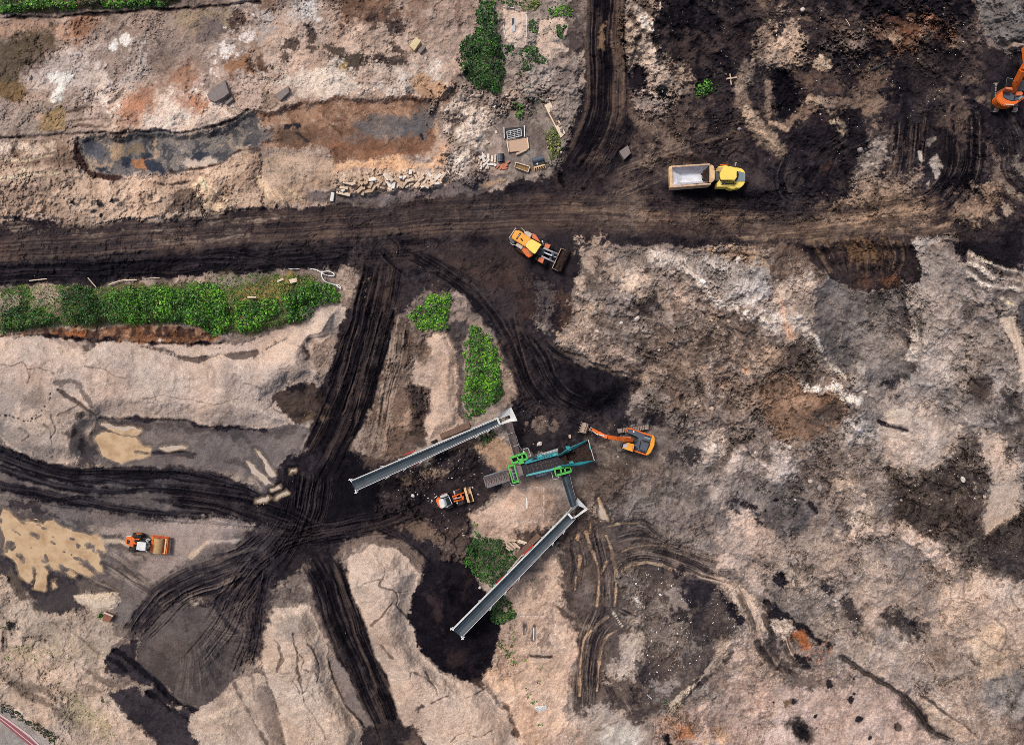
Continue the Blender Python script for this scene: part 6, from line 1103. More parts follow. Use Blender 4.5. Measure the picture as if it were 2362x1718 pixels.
MB().prism(s.P([(218,800),(330,720),(342,745),(240,825)], 1.6), s.z0 + 1.5).build('mirror', WHT, L)
# ------------------------------------------------------------------ drum roller by the puddle
s = Sheet(270, 1210, 16.2); s.z0 = max(s.g(500, 600), s.g(1550, 750))
Rr = thing('drum_roller', s(1000, 700, 0), 'orange single drum roller with a white canopy beside the tan puddle', 'roller')
hd = (s(1560,780,0) - s(500,640,0)).normalized(); ax = Vector((-hd.y, hd.x, 0))
MB().prism(s.P([(340,462),(540,440),(662,530),(830,520),(830,570),(642,622),(745,690),(742,730),(622,722),(592,838),(330,732),(304,680),(315,540)], 1.6), s.z0 + .6).build('bonnet', ORA, Rr, .05)
MB().prism(s.P([(340,462),(350,430),(535,415),(540,442)], 1.3), s.z0 + .8).build('bonnet_side', WHT, Rr, .02)
for q in ([(372,560),(470,580),(452,722),(356,692)], [(655,540),(760,552),(742,640),(692,690),(640,622)]): MB().prism(s.P(q, 1.64), s.z0 + 1.5).build('air_vent', BLK, Rr)
MB().prism(s.P([(560,600),(960,500),(1270,530),(1240,900),(1070,1040),(700,930),(540,840)], 1.0), s.z0 + .5).build('frame', DKST, Rr, .04)
for (x0, y0, x1, y1, h) in ((1080,560,1180,640,1.4),(1090,650,1230,720,1.3),(1070,800,1200,860,1.45),(1070,960,1150,1010,1.2),(1120,520,1260,560,1.2)): MB().bar(s(x0,y0,h), s(x1,y1,h), .16, .3).build('drive_part', GRAT if x0 != 1090 else LSTL, Rr, .02)
MB().cyl(s(1190,790,1.3), s(1190,790,1.6), .16).build('seat', WHTD, Rr)
MB().prism(s.P([(752,628),(1088,660),(1052,978),(708,932)], 2.45), s.z0 + 2.38).build('canopy', WHT, Rr, .03)
for x, y in ((765,650),(1065,680),(1035,945),(730,915)): MB().bar(s(x,y,2.38), s(x,y,1.0), .06, .06).build('canopy_post', DKST, Rr)
MB().prism(s.P([(860,560),(1060,580),(1050,640),(800,620)], 1.6), s.z0 + 1.0).build('cab_floor', BLK, Rr, .02)
for x, y in ((800,400),(660,900)): wheel(Rr, s(x, y, .74), ax, .76, .55, ORA)
out = [(1290,402),(1922,482),(1852,1106),(1212,1026)]; inn = [(1375,462),(1822,518),(1752,1070),(1330,1015)]
fr = MB(); fr.prism(s.P([out[0], out[1], inn[1], inn[0]], 1.05), s.z0 + .55).prism(s.P([inn[1], out[1], out[2], inn[2]], 1.05), s.z0 + .55).prism(s.P([out[3], inn[3], inn[2], out[2]], 1.05), s.z0 + .55).prism(s.P([out[0], inn[0], inn[3], out[3]], 1.05), s.z0 + .55)
fr.build('drum_frame', ORA, Rr, .03)
MB().bar(s(1838,520,1.12), s(1768,1085,1.12), .22, .08).build('frame_lip', TANP, Rr, .02)
MB().bar(s(1350,425,1.1), s(1900,495,1.1), .1, .06).build('frame_lip', REDP, Rr, .02)
ax2 = (s(1530,1000,0) - s(1600,480,0)).normalized(); c = s(1570,760,.72)
MB().lathe_axis(c, ax2, [(-1.02,.5),(-1.02,.72),(1.02,.72),(1.02,.5)], 40).build('drum', mat('muddy drum', (196,162,110), .7, dirt=(150,118,84), dirt_amt=.6, scale=4), Rr)
MB().bar(s(1215,960,.8), s(1300,1000,.8), .15, .3).build('scraper', ORD, Rr)
# ------------------------------------------------------------------ mobile screen
s = Sheet(1100, 930, 6.6); zs = [s.g(600, 1000), s.g(1100, 900), s.g(1500, 850)]; s.z0 = sum(zs)/3
M = thing('mobile_screen', s(1000, 920, 0), 'teal and green mobile screening plant with hopper full of dark peat', 'screening machine')
dx = (s(1740,720,0) - s(130,1200,0)).normalized(); dy = Vector((-dx.y, dx.x, 0))
def BW(mb, pts, z0): return mb.prism(pts, s.z0 + z0)
# crawlers and chassis
for e in (1, -1):
    c = s(1000,940,.8) + dy*e*1.15; c.z = s.z0; body, sh = MB(), MB(); track((body, sh), c - dx*2.0, c + dx*2.0, .5, .8); bb = body.build('track', DKST, M); sh.build('track_shoes', TRK, bb)
BW(MB(), s.P([(640,960),(1300,780),(1340,930),(690,1110)], 1.9), .7).build('chassis', DKST, M, .05)
# tail conveyor
def conveyor(parent, a0, a1, b0, b1, ha, hb, beltmat, railmat, rail=.14, name='conveyor_frame', tails=True, chev=0):
    """belt between two edges a0->a1 (one side) and b0->b1 (other side)"""
    A0, A1, B0, B1 = s(*a0,ha), s(*a1,hb), s(*b0,ha), s(*b1,hb)
    up = Vector((0,0,1)); n = 24; bl = MB(); vs = []
    for i in range(n+1):
        t = i/n; p, q = A0.lerp(A1, t), B0.lerp(B1, t)
        for w_, z in ((0,.10),(.16,-.02),(.36,-.14),(.64,-.14),(.84,-.02),(1,.10)): vs.append(p.lerp(q, w_) + up*z)
    bl.add(vs, [(i*6+j, (i+1)*6+j, (i+1)*6+j+1, i*6+j+1) for i in range(n) for j in range(5)])
    bl.cyl(A1.lerp(B1,.08) - up*.25, A1.lerp(B1,.92) - up*.25, .16).cyl(A0.lerp(B0,.08) - up*.25, A0.lerp(B0,.92) - up*.25, .16)
    belt = bl.build('belt', beltmat, parent, smooth=False)
    if chev:
        cv = MB()
        for i in range(chev):
            t = (i+.5)/chev; m0 = A0.lerp(B0,.5).lerp(A1.lerp(B1,.5), t) - up*.11; ed = (A1-A0).length/chev*.8/(A1-A0).length
            for w_ in (.14,.86): q = A0.lerp(B0,w_).lerp(A1.lerp(B1,w_), min(t+ed,1)) + up*0; cv.bar(m0, q, .035, .03)
        cv.build('chevron', BLK, belt)
    for P0, P1 in ((A0,A1),(B0,B1)): MB().bar(P0 - up*.12, P1 - up*.12, rail, .34).build(name, railmat, parent, .02)
    lat = MB()
    for i in range(n):
        for P0, P1, e in ((A0,A1,1),(B0,B1,-1)):
            p = P0.lerp(P1, i/n); q = P0.lerp(P1, (i+1)/n); lat.bar(p - up*(.3 if i % 2 else .75), q - up*(.75 if i % 2 else .3), .05, .05)
    for P0, P1 in ((A0,A1),(B0,B1)): lat.bar(P0 - up*.78, P1 - up*.78, .08, .08)
    for i in range(0, n, 3): lat.bar(A0.lerp(A1,(i+.5)/n) - up*.5, B0.lerp(B1,(i+.5)/n) - up*.5, .06, .06)
    lat.build('lattice', railmat, parent)
    return A0, A1, B0, B1
conveyor(M, (460,1012), (106,1122), (498,1170), (152,1282), 2.0, 2.9, BELTD, LSTL, .2, chev=9)
# green head boxes
def frame(mb, o, i, h, z0):
    n = len(o)
    for k in range(n): BW(mb, s.P([o[k], o[(k+1) % n], i[(k+1) % n], i[k]], h), z0)
    return mb
fr = frame(MB(), [(466,952),(572,925),(645,1200),(545,1226)], [(492,968),(560,950),(622,1178),(556,1196)], 3.3, 2.6); fr.build('drive_frame', GRN, M, .03)
BW(MB(), s.P([(510,976),(592,957),(638,1156),(560,1176)], 3.2), 2.5).build('cover_plate', LSTL, M, .03)
for x, y in ((545,985),(560,1035),(578,1092),(590,1140)): MB().cyl(s(x,y,3.2), s(x,y,3.23), .20).build('port', BLK, M)
BW(MB(), s.P([(510,1200),(640,1175),(650,1218),(530,1248)], 2.2), 1.6).build('tail_box', BLK, M, .02)
def cage(o, splits, h):
    a, b, c, d = o   # corners around; splits along a->b / d->c
    def L_(p, q, t): return (p[0]+(q[0]-p[0])*t, p[1]+(q[1]-p[1])*t)
    g_ = MB()
    for p, q in ((a,b),(d,c)): g_.bar(s(*p,h), s(*q,h), .28, .25)
    for t in splits: g_.bar(s(*L_(a,b,t),h), s(*L_(d,c,t),h), .2, .25)
    for p in o: g_.bar(s(*p,h), s(*p,1.6), .15, .15)
    return g_
cage([(515,828),(740,752),(768,842),(545,912)], (0,.42,.72,1), 3.1).bar(s(635,915,3.1), s(712,895,3.1), .3, .25).bar(s(640,855,3.1), s(700,838,3.1), .15, .2).build('drive_frame', GRN, M, .02)
cage([(1180,992),(1418,968),(1436,1036),(1205,1098)], (0,.38,.64,1), 3.0).build('drive_frame', GRN, M, .02)
BW(MB(), s.P([(530,840),(730,775),(755,840),(560,905)], 2.4), 1.9).build('frame_fill', BLK, M); BW(MB(), s.P([(1190,1000),(1410,975),(1425,1030),(1210,1085)], 2.3), 1.8).build('frame_fill', BLK, M)  # black boxes filling the dark openings of the green frames
MB().prism(s.P([(555,1200),(640,1180),(645,1200),(560,1222)], 3.36), s.z0 + 3.2).build('head_lip', GRN, M)
# screen deck
de = MB(); de.add(s.P([(590,955),(740,915),(1235,800),(1330,905),(1275,955),(640,1115)], 2.8), [(0,1,2,3,4,5)]); BW(de, s.P([(590,955),(740,915),(1235,800),(1330,905),(1275,955),(640,1115)], 2.79), 2.2); de.build('screen_deck', SCR, M)
gd = MB()
for t in (.25,.36,.47,.58,.69,.8): a = (590+(1235-590)*t, 955+(800-955)*t); b = (640+(1275-640)*t, 1115+(955-1115)*t); gd.bar(s(*a,2.85), s(*b,2.85), .05, .05)
for t in (.33,.66): gd.bar(s(740+50*t, 925+150*t,2.85), s(1240+30*t, 800+150*t,2.85), .04, .04)
gd.build('screen_bar', mat('screen bars', (96,86,84), .7), M)
BW(MB(), s.P([(590,955),(670,935),(715,1095),(640,1115)], 2.95), 2.7).build('reject_plate', BELTD, M, .02)
BW(MB(), s.P([(718,915),(775,862),(1000,808),(1230,748),(1242,792),(1000,852),(742,926)], 3.2), 1.9).build('side_wall', TEAL, M, .03)
BW(MB(), s.P([(742,1092),(930,1042),(1130,1000),(1270,948),(1292,966),(1150,1022),(960,1066),(760,1112)], 3.1), 1.9).build('side_wall', TEALL, M, .03)
for k in range(9): t = k/8; MB().cyl(s(845+290*t, 862-75*t, 3.2), s(845+290*t, 862-75*t, 3.28), .07).build('bolt', BLK, M)
BW(MB(), s.P([(930,795),(995,780),(1002,822),(938,838)], 3.0), 1.8).build('gearbox', TEALL, M, .03); BW(MB(), s.P([(1170,765),(1210,755),(1215,790),(1175,800)], 3.3), 2.0).build('gearbox', TEALL, M, .03)
BW(MB(), s.P([(845,840),(905,825),(908,850),(850,862)], 3.28), 3.0).build('motor', BLK, M)
# hopper
def skin(mb, lo, hi):
    n = len(lo); mb.add(lo + hi, [(i, i+1, n+i+1, n+i) for i in range(n-1)]); return mb
hp = MB(); skin(hp, s.P([(1230,812),(1430,735),(1690,585)], 2.7), s.P([(1225,800),(1415,685),(1693,553)], 3.9)); skin(hp, s.P([(1225,800),(1415,685),(1693,553)], 3.9), s.P([(1232,790),(1405,672),(1688,548)], 2.6)); hp.build('hopper_side', TEALL, M)
BW(MB(), s.P([(1355,660),(1420,655),(1432,715),(1385,718),(1360,690)], 3.7), 2.4).build('hopper_strut', TEAL, M, .02)
hp = MB(); skin(hp, s.P([(1300,925),(1480,898),(1770,862)], 2.7), s.P([(1275,955),(1560,938),(1785,872)], 3.9)); skin(hp, s.P([(1275,955),(1560,938),(1785,872)], 3.9), s.P([(1280,968),(1610,950),(1790,880)], 2.6)); hp.build('hopper_side', TEAL, M)
BW(MB(), s.P([(1400,900),(1460,872),(1480,915),(1420,925)], 3.4), 2.5).build('hopper_strut', TEAL, M, .02)
MB().bar(s(1694,556,3.9), s(1788,872,3.9), .1, .1).build('hopper_gate', WHTD, M); MB().bar(s(1715,640,3.92), s(1732,700,3.92), .18, .1).build('gate_plate', TEALL, M)
BW(MB(), s.P([(1300,830),(1430,740),(1690,585),(1772,864),(1540,895),(1310,925)], 2.0), 1.2).build('hopper_floor', DKST, M)
ld = MB(); nx, ny = 16, 10; vs = []
for i in range(nx):
    for j in range(ny):
        a, b = i/(nx-1), j/(ny-1); t0_ = (1250 + 442*a, 815 - 250*a + 30*math.sin(3.14*a)*0); b0_ = (1300 + 474*a, 928 - 60*a)
        x = t0_[0]*(1-b) + b0_[0]*b; y = t0_[1]*(1-b) + b0_[1]*b; d_ = math.hypot((x-1430)/70, (y-800)/62)
        vs.append(s(x, y, 3.05 - (.9 if d_ < 1 else 0) + random.uniform(-.08,.08) - (.3 if x < 1330 else 0)))
ld.add(vs, [(i*ny+j, (i+1)*ny+j, (i+1)*ny+j+1, i*ny+j+1) for i in range(nx-1) for j in range(ny-1)])
tag(ld.build('peat_load', DIRT, None, base=s(1540,800,2.5)), 'dark peat filling the open teal hopper of the screen', 'peat')
# walkways and guard rails
for q, sp in (([(915,782),(1235,685),(1226,742),(926,812)],7), ([(880,1075),(1040,1035),(1060,1082),(910,1122)],4), ([(1050,1040),(1140,1020),(1145,1048),(1060,1068)],3)):
    w_ = BW(MB(), s.P(q, 1.9), 1.75).build('walkway', GRAT, M)
    rb = MB()
    for k in range(sp+1):
        t = k/sp; rb.bar(s(q[0][0]+(q[1][0]-q[0][0])*t, q[0][1]+(q[1][1]-q[0][1])*t, 1.95), s(q[3][0]+(q[2][0]-q[3][0])*t, q[3][1]+(q[2][1]-q[3][1])*t, 1.95), .06, .05)
    rb.bar(s(*q[0],2.6), s(*q[1],2.6), .06, .06).build('grating_bar', LSTL, w_)
for pts in ([(705,742),(702,700),(776,675),(822,800),(780,812)], [(1138,1055),(1162,1160),(1250,1140),(1245,1105)], [(510,1205),(530,1250),(650,1218)]): MB().poly(s.P(pts, 2.4), .07, .07).build('guard_rail', GRAT, M)
for x, y in ((712,738),(1238,1110)): MB().cyl(s(x,y,2.6), s(x,y,2.9), .12).build('lamp', WHT, M)
BW(MB(), s.P([(820,1095),(880,1082),(890,1105),(830,1118)], 1.2), .8).build('jack', BKT, M); BW(MB(), s.P([(700,1100),(730,1095),(735,1110),(705,1115)], 2.0), 1.0).build('jack', BKT, M)
# side conveyors that feed the long belts
conveyor(M, (572,790), (432,322), (655,765), (540,298), 2.4, 3.1, mat('peaty belt', (112,98,94), .85, dirt=(60,50,48), dirt_amt=.9, scale=3), DKST, .1)
conveyor(M, (1285,1100), (1428,1572), (1372,1075), (1512,1535), 2.3, 3.1, BELT, DKST, .1)
for a, b in (((470,470),(575,440)), ((545,660),(650,625))): MB().bar(s(*a,2.95), s(*b,2.95), .05, .05).build('belt_guard', GRAT, M)
for pts in ([(440,420),(470,500),(545,770)],[(590,470),(640,640),(690,720)],[(1290,1180),(1410,1560)],[(1410,1080),(1470,1330),(1500,1430)]): MB().poly(s.P(pts, 2.9), .05, .05).build('guard_rail', LSTL, M)
# ------------------------------------------------------------------ long stacker belts
def stacker(sh_, label, a_lo, b_lo, a_hi, b_hi, h_lo, h_hi, hop, hopin, cross, reds, feet, spots):
    global s
    s = sh_; mid = ((a_lo[0]+b_hi[0])/2, (a_lo[1]+b_hi[1])/2); s.z0 = s.g(*mid)
    K = thing('stacker_conveyor', s(*mid, 0), label, 'conveyor')
    A0, A1, B0, B1 = conveyor(K, a_lo, a_hi, b_lo, b_hi, h_lo, h_hi, BELT, WHT, .22)
    # hopper: a white funnel
    hb = h_lo + .1; ht = h_lo + .7
    h_ = MB(); n = len(hop)
    lo, hi = s.P(hopin, hb), s.P(hop, ht)
    h_.add(lo + hi, [(i, (i+1) % n, n+(i+1) % n, n+i) for i in range(n)]); h_.add(hi + [p - Vector((0,0,.55)) for p in hi], [(i, (i+1) % n, n+(i+1) % n, n+i) for i in range(n)])
    h_.build('hopper', WHT, K)
    MB().bar(s(*cross[0], h_lo+.75), s(*cross[1], h_lo+.75), .28, .2).build('cross_beam', WHT, K, .03)
    for (p, q) in reds: MB().bar(s(*p, 3.2), s(*q, 3.2), .16, .25).build('ram_guard', REDP, K, .02)
    up = Vector((0,0,1))
    for P0, P1 in ((A0,A1),(B0,B1)):
        for t in spots:
            p = P0.lerp(P1, t); d = (P1-P0).normalized(); e = 1 if P0 is A0 else -1; o = Vector((-d.y, d.x, 0))*(1 if (A0-B0).dot(Vector((-d.y,d.x,0)))*e > 0 else -1)*1
            MB().bar(p + o*.12, p + o*.28 + d*.5, .1, .12).build('roller_bracket', GRAT, K)
    # discharge end: bearings on both rails
    for p in (A1, B1):
        d = (A1-A0).normalized(); o = (p - A1.lerp(B1,.5)).normalized(); MB().bar(p - o*.1, p + o*.4 + d*.1, .16, .2).bar(p + o*.25 - d*.25, p + o*.25 + d*.3, .09, .12).build('end_bearing', WHT, K)
    # undercarriage: wheeled axle under the middle and feet at the hopper
    for t, q in ((.45, 1.0),):
        p = A0.lerp(A1, t).lerp(B0.lerp(B1, t), .5); d = (A1-A0).normalized(); o = Vector((-d.y, d.x, 0)).normalized(); g0 = s.z0
        base = Vector((p.x, p.y, g0 + .45))
        MB().bar(base - o*.9, base + o*.9, .2, .2).build('axle', DKST, K)
        for e in (-1, 1):
            MB().bar(base + o*e*.6, p + d*1.5 + o*e*.6 - up*.6, .16, .16).build('leg', WHTD, K); MB().bar(base + o*e*.6, p - d*2.5 + o*e*.6 - up*.6, .12, .12).build('leg', WHTD, K)
            wheel(K, base + o*e*.95, o*e, .45, .32, WHTD)
    for e in (0, 1):
        p = (A0 if e == 0 else B0); MB().bar(p - up*.3, Vector((p.x, p.y, s.z0 - .3)), .14, .14).build('leg', WHTD, K)
    return K
stacker(Sheet(790, 930, 5.4), 'white sided conveyor rising left from the screen over a low black heap', (1935,186), (1968,262), (112,968), (165,1084), 2.0, 4.6,
    [(1925,170),(2100,45),(2180,218),(2080,232),(1958,272)], [(1940,200),(2080,148),(2094,184),(2080,190),(1960,246)], ((1925,178),(1962,262)), (((770,640),(900,590)),((835,792),(960,742))), None, (.08,.16,.55,.66,.78))
stacker(Sheet(1030, 1140, 4.715), 'white sided conveyor reaching down left over the large dark peat heap', (1316,212), (1400,262), (74,1468), (165,1546), 2.0, 5.2,
    [(1308,212),(1362,150),(1430,45),(1542,162),(1420,246),(1375,268)], [(1330,214),(1370,172),(1430,122),(1500,156),(1410,228),(1372,250)], ((1322,208),(1370,262)), (((940,550),(845,648)),((625,885),(535,975)),((715,995),(640,1065))), None, (.1,.2,.5,.62,.75))
# ------------------------------------------------------------------ standing water
WAT = mat('muddy water', (206,176,138), .10, dirt=(168,134,98), dirt_amt=.9, scale=.55, spec=.5); WATG = mat('pale puddle water', (200,184,168), .08, dirt=(182,160,138), dirt_amt=.8, scale=.5, spec=.6)
for i, (q, lv, sl, wetm) in enumerate(POOLS):
    k_ = (1 - lv/HC)*MPU; nv_, nu_ = wetm.shape; co = np.stack([(PX[sl] - CX)*k_, (CY - PY[sl])*k_, np.full(wetm.shape, lv, f32)], -1).reshape(-1, 3)
    cell = wetm[1:,:-1] | wetm[1:,1:] | wetm[:-1,1:] | wetm[:-1,:-1]; id_ = np.arange(nv_*nu_).reshape(nv_, nu_)
    fc = np.stack([id_[1:,:-1][cell], id_[1:,1:][cell], id_[:-1,1:][cell], id_[:-1,:-1][cell]], -1); us_, inv = np.unique(fc, return_inverse=True)
    base = co[us_].mean(0); o = bpy.data.objects.new('puddle', fast_mesh('puddle', co[us_] - base, inv.reshape(fc.shape), False)); COL.objects.link(o); o.location = tuple(base); o['kind'] = 'structure'
    o.data.materials.append(WAT if i in (0,1,2,3,13) else WATG)
# ------------------------------------------------------------------ plants
def vmat(name, rough=.6, spec=.3):
    m = bpy.data.materials.new(name); m.use_nodes = True; nt = m.node_tree; b = nt.nodes['Principled BSDF']; b.inputs['Roughness'].default_value = rough; b.inputs['Specular IOR Level'].default_value = spec
    a = nt.nodes.new('ShaderNodeAttribute'); a.attribute_name = 'tint'
    g = nt.nodes.new('ShaderNodeNewGeometry'); n = nt.nodes.new('ShaderNodeTexNoise'); n.inputs['Scale'].default_value = 5; n.inputs['Detail'].default_value = 3
    nt.links.new(g.outputs['Position'], n.inputs['Vector']); r = nt.nodes.new('ShaderNodeMapRange'); r.inputs['From Min'].default_value = .3; r.inputs['From Max'].default_value = .7; r.inputs['To Min'].default_value = .75; r.inputs['To Max'].default_value = 1.25
    nt.links.new(n.outputs['Fac'], r.inputs['Value']); v = nt.nodes.new('ShaderNodeVectorMath'); v.operation = 'SCALE'; nt.links.new(a.outputs['Color'], v.inputs[0]); nt.links.new(r.outputs['Result'], v.inputs['Scale']); nt.links.new(v.outputs['Vector'], b.inputs['Base Color'])
    return m
LEAFM = vmat('leaves', .55, .35); STONEM = vmat('stones', .9, .15)
BARK = mat('bark', (96,76,60), .9)
def tinted(name, co, faces, tint, material, parent=None, base=(0,0,0)):
    base = np.array(tuple(base), f32); me = fast_mesh(name, co - base, faces, False)
    at = me.color_attributes.new('tint', 'FLOAT_COLOR', 'POINT'); at.data.foreach_set('color', np.concatenate([tint, np.ones((len(tint), 1), f32)], 1).astype(f32).ravel())
    me.materials.append(material); o = bpy.data.objects.new(name, me); COL.objects.link(o)
    if parent: o.parent = parent
    else: o.location = tuple(base)
    return o
PALV = dict(n=((96,160,38),(66,122,34),(40,86,30),(120,176,52)), d=((62,112,34),(46,92,32),(32,70,28),(88,138,42)), b=((112,176,40),(84,146,36),(50,104,32),(140,196,60)), y=((132,150,64),(104,128,52),(150,146,84),(80,110,44)), k=((50,70,40),(38,56,36),(62,72,44),(84,80,46)))
def leaves(pts, hmax, dens, pal, lsize, edge=14, seed=0, gaps=0.05):
    r = np.random.default_rng(seed + 11); q = np.array(pts); lo, hi = q.min(0) - 4, q.max(0) + 4
    area = abs(sum(q[i-1][0]*q[i][1] - q[i][0]*q[i-1][1] for i in range(len(q))))/2*MPU*MPU
    n = int(area*dens*1.5*(hi-lo).prod()/max(area/MPU/MPU, 1)); n = min(n, 60000)
    u = r.uniform(lo[0], hi[0], n).astype(f32); v = r.uniform(lo[1], hi[1], n).astype(f32)
    d2 = np.full(n, 1e12, f32); ins = np.zeros(n, bool); m = len(pts)
    uw = u + 5*vnoise(u/12, v/12, 800) + 3*vnoise(u/5, v/5, 801); vw = v + 5*vnoise(u/12, v/12, 802) + 3*vnoise(u/5, v/5, 803)
    for i in range(m):
        ax_, ay_ = pts[i]; bx_, by_ = pts[(i+1) % m]; ex, ey = bx_-ax_, by_-ay_
        t = np.clip(((uw-ax_)*ex + (vw-ay_)*ey)/max(ex*ex+ey*ey, 1e-6), 0, 1); dx_ = uw-ax_-t*ex; dy_ = vw-ay_-t*ey; d2 = np.minimum(d2, dx_*dx_+dy_*dy_)
        if ay_ != by_: ins ^= ((ay_ > vw) != (by_ > vw)) & (uw < ex/ey*(vw-ay_) + ax_)
    d = np.sqrt(d2); cl = fbm(u, v, 22, 3, 810 + seed % 7); keep = ins & (cl > -0.9 + gaps*2.2*(r.random(n) < .8)); u, v, d, cl = u[keep], v[keep], d[keep], cl[keep]; n = len(u)
    if n < 4: return None
    prof = np.clip(d/edge, 0, 1)**.5; top = hmax*prof*(0.62 + 0.55*cl); fr = r.random(n)**.55; z = np.maximum(top*fr, .04)
    gi = np.clip(np.searchsorted(gu, u), 0, NU-1); gj = np.clip(np.searchsorted(gv, v), 0, NV-1); zz = HGT[gj, gi] + z
    k = (1 - zz/HC)*MPU; c = np.stack([(u-CX)*k, (CY-v)*k, zz], 1)
    az_ = r.uniform(0, 6.28, n); tl = r.normal(0, .55, n); s_ = lsize*r.uniform(.6, 1.3, n)
    d1 = np.stack([np.cos(az_)*np.cos(tl), np.sin(az_)*np.cos(tl), np.sin(tl)], 1); tl2 = r.normal(0, .5, n)
    d2_ = np.stack([-np.sin(az_)*np.cos(tl2), np.cos(az_)*np.cos(tl2), np.sin(tl2)], 1)
    A = c - d1*s_[:,None]*.55; B = c + d2_*s_[:,None]*.36 + [0,0,.02]; C_ = c + d1*s_[:,None]*.55; D_ = c - d2_*s_[:,None]*.36 + [0,0,.02]
    co = np.stack([A, B, C_, D_], 1).reshape(-1, 3).astype(f32); fc = np.arange(4*n, dtype=np.int32).reshape(n, 4)
    pc = np.array([lin(p) for p in PALV[pal]]); kind = np.clip((1.5 + 1.1*fbm(u, v, 34, 2, 830) + r.normal(0, .8, n)).astype(int), 0, 3); order = np.array([2,1,0,3]); tint = pc[order[kind]]*r.uniform(.7, 1.3, (n, 1))*.70*(1 + .35*np.clip(fbm(u, v, 16, 3, 840), -1, 1))[:, None]
    return co, fc, np.repeat(tint, 4, 0).astype(f32), c
nplant = [0]
def shrub(t, pts, h, label, cat='shrub', dens=26, pal='n', ls=.30, edge=14, name='shrub', group=None, gaps=.05, stems=True):
    nplant[0] += 1; p = U(t, pts); res = leaves(p, h, dens, pal, ls, edge, nplant[0]*17, gaps)
    if res is None: return
    co, fc, tint, c = res; mid = (float(np.mean([q[0] for q in p])), float(np.mean([q[1] for q in p]))); base = G(*mid)
    T_ = thing(name, base, label, cat, group)
    tinted('crown' if h > 1.4 else 'foliage', co, fc, tint, LEAFM, T_, base)
    if stems and len(c) > 900:
        mb = MB(); r = random.Random(nplant[0]); ks = max(3, min(24, len(c)//60))
        for i in r.sample(range(len(c)), min(ks, len(c))):
            q = Vector(c[i]); g_ = Vector((q.x*.985 + base.x*.015, q.y*.985 + base.y*.015, q.z - h*.8)); mb.cyl(g_, q, .03, 5, .012)
        mb.build('stem', BARK, T_)
    return T_
shrub('e', [(0,430),(150,400),(330,440),(345,500),(250,540),(60,575),(0,580)], .9, 'dark low weed clump at the far left end of the green strip', dens=22, pal='d')
shrub('e', [(380,310),(480,270),(600,300),(640,420),(650,520),(480,510),(400,450)], 1.3, 'dark round shrub beside the bare soil gap of the green strip', dens=26, pal='d')
shrub('e', [(640,330),(760,290),(870,270),(900,400),(880,520),(740,500),(650,470)], 1.3, 'mid green shrub with dull top, next right of the dark round one in the strip', pal='n')
shrub('e', [(870,280),(1000,290),(1080,280),(1190,300),(1140,500),(1000,500),(890,520)], 1.5, 'leafy bright green shrub in the middle of the strip above the brown bank', pal='b', dens=30)
shrub('e', [(1190,270),(1340,250),(1420,320),(1470,460),(1440,565),(1360,585),(1220,520),(1140,490)], 1.6, 'widest bright green shrub of the strip, left of the dry yellow patch', pal='b', dens=30)
shrub('e', [(1490,380),(1650,365),(1750,345),(1800,430),(1700,490),(1650,560),(1510,575),(1470,500)], 1.2, 'green shrub below the dry yellow grass of the strip', pal='b', dens=28)
shrub('f', [(140,330),(290,255),(420,245),(510,300),(500,380),(420,390),(330,430),(300,490),(180,512)], 1.3, 'dense green shrub ending the strip beside the white hose', pal='n', dens=30)
shrub('f', [(150,200),(250,195),(400,230),(280,260),(150,310),(60,260)], .6, 'short grassy clump around the dropped boards near the white hose', pal='y', dens=26, ls=.2)
shrub('e', [(480,270),(600,295),(700,275),(900,262),(1000,280),(760,295),(560,320)], .5, 'thin grass fringe along the road edge above the left shrubs', pal='y', dens=22, ls=.18, cat='grass clump', name='grass_clump')
shrub('e', [(100,290),(200,300),(180,430),(110,440)], .5, 'narrow grassy tuft between two bare patches at the left end of the strip', pal='d', dens=22, ls=.2, cat='grass clump', name='grass_clump')
shrub('e', [(0,300),(80,290),(90,340),(0,350)], .4, 'small grass tuft touching the left picture edge below the haul road', pal='n', dens=22, ls=.2, cat='grass clump', name='grass_clump')
shrub('f', [(945,460),(1000,400),(1045,405),(1060,345),(1110,322),(1150,350),(1160,312),(1200,322),(1212,380),(1190,450),(1195,545),(1100,552),(1000,545),(960,500)], 1.5, 'bright green heart shaped shrub at the fork of the two lanes', pal='b', dens=32)
shrub('f', [(1330,540),(1400,535),(1450,590),(1500,660),(1520,780),(1535,900),(1520,1000),(1440,1060),(1370,1110),(1310,1130),(1290,1090),(1295,950),(1300,800),(1282,660),(1310,600)], 1.7, 'tall teardrop thicket of bright leaves above the upper conveyor hopper', 'thicket', pal='b', dens=32)
shrub('j', [(1330,340),(1370,310),(1450,345),(1540,345),(1570,400),(1630,440),(1650,470),(1570,560),(1480,640),(1380,610),(1340,540),(1285,525),(1310,460),(1310,380)], 2.4, 'large dark green bush between the log pile and the black peat heap', 'bush', pal='d', dens=34, ls=.28, name='bush')
shrub('j', [(1445,790),(1540,690),(1590,760),(1618,830),(1540,885),(1470,870)], 1.8, 'dark bush on the lower right side of the long belt over the peat heap', 'bush', pal='d', dens=34, name='bush')
shrub('j', [(1500,1000),(1560,950),(1600,900),(1615,980),(1595,1040),(1622,1130),(1585,1165),(1560,1080)], .5, 'straggling line of low weeds right of the peat heap', pal='n', dens=18, ls=.22, gaps=.35)
shrub('j', [(1350,220),(1382,214),(1372,300),(1352,312)], .6, 'thin weed tuft on the sand mound above the dark bush', pal='n', dens=22, ls=.22)
shrub('f', [(1385,1225),(1480,1185),(1500,1220),(1460,1280),(1400,1300)], .8, 'weeds growing under the upper belt beside its hopper', pal='d', dens=24)
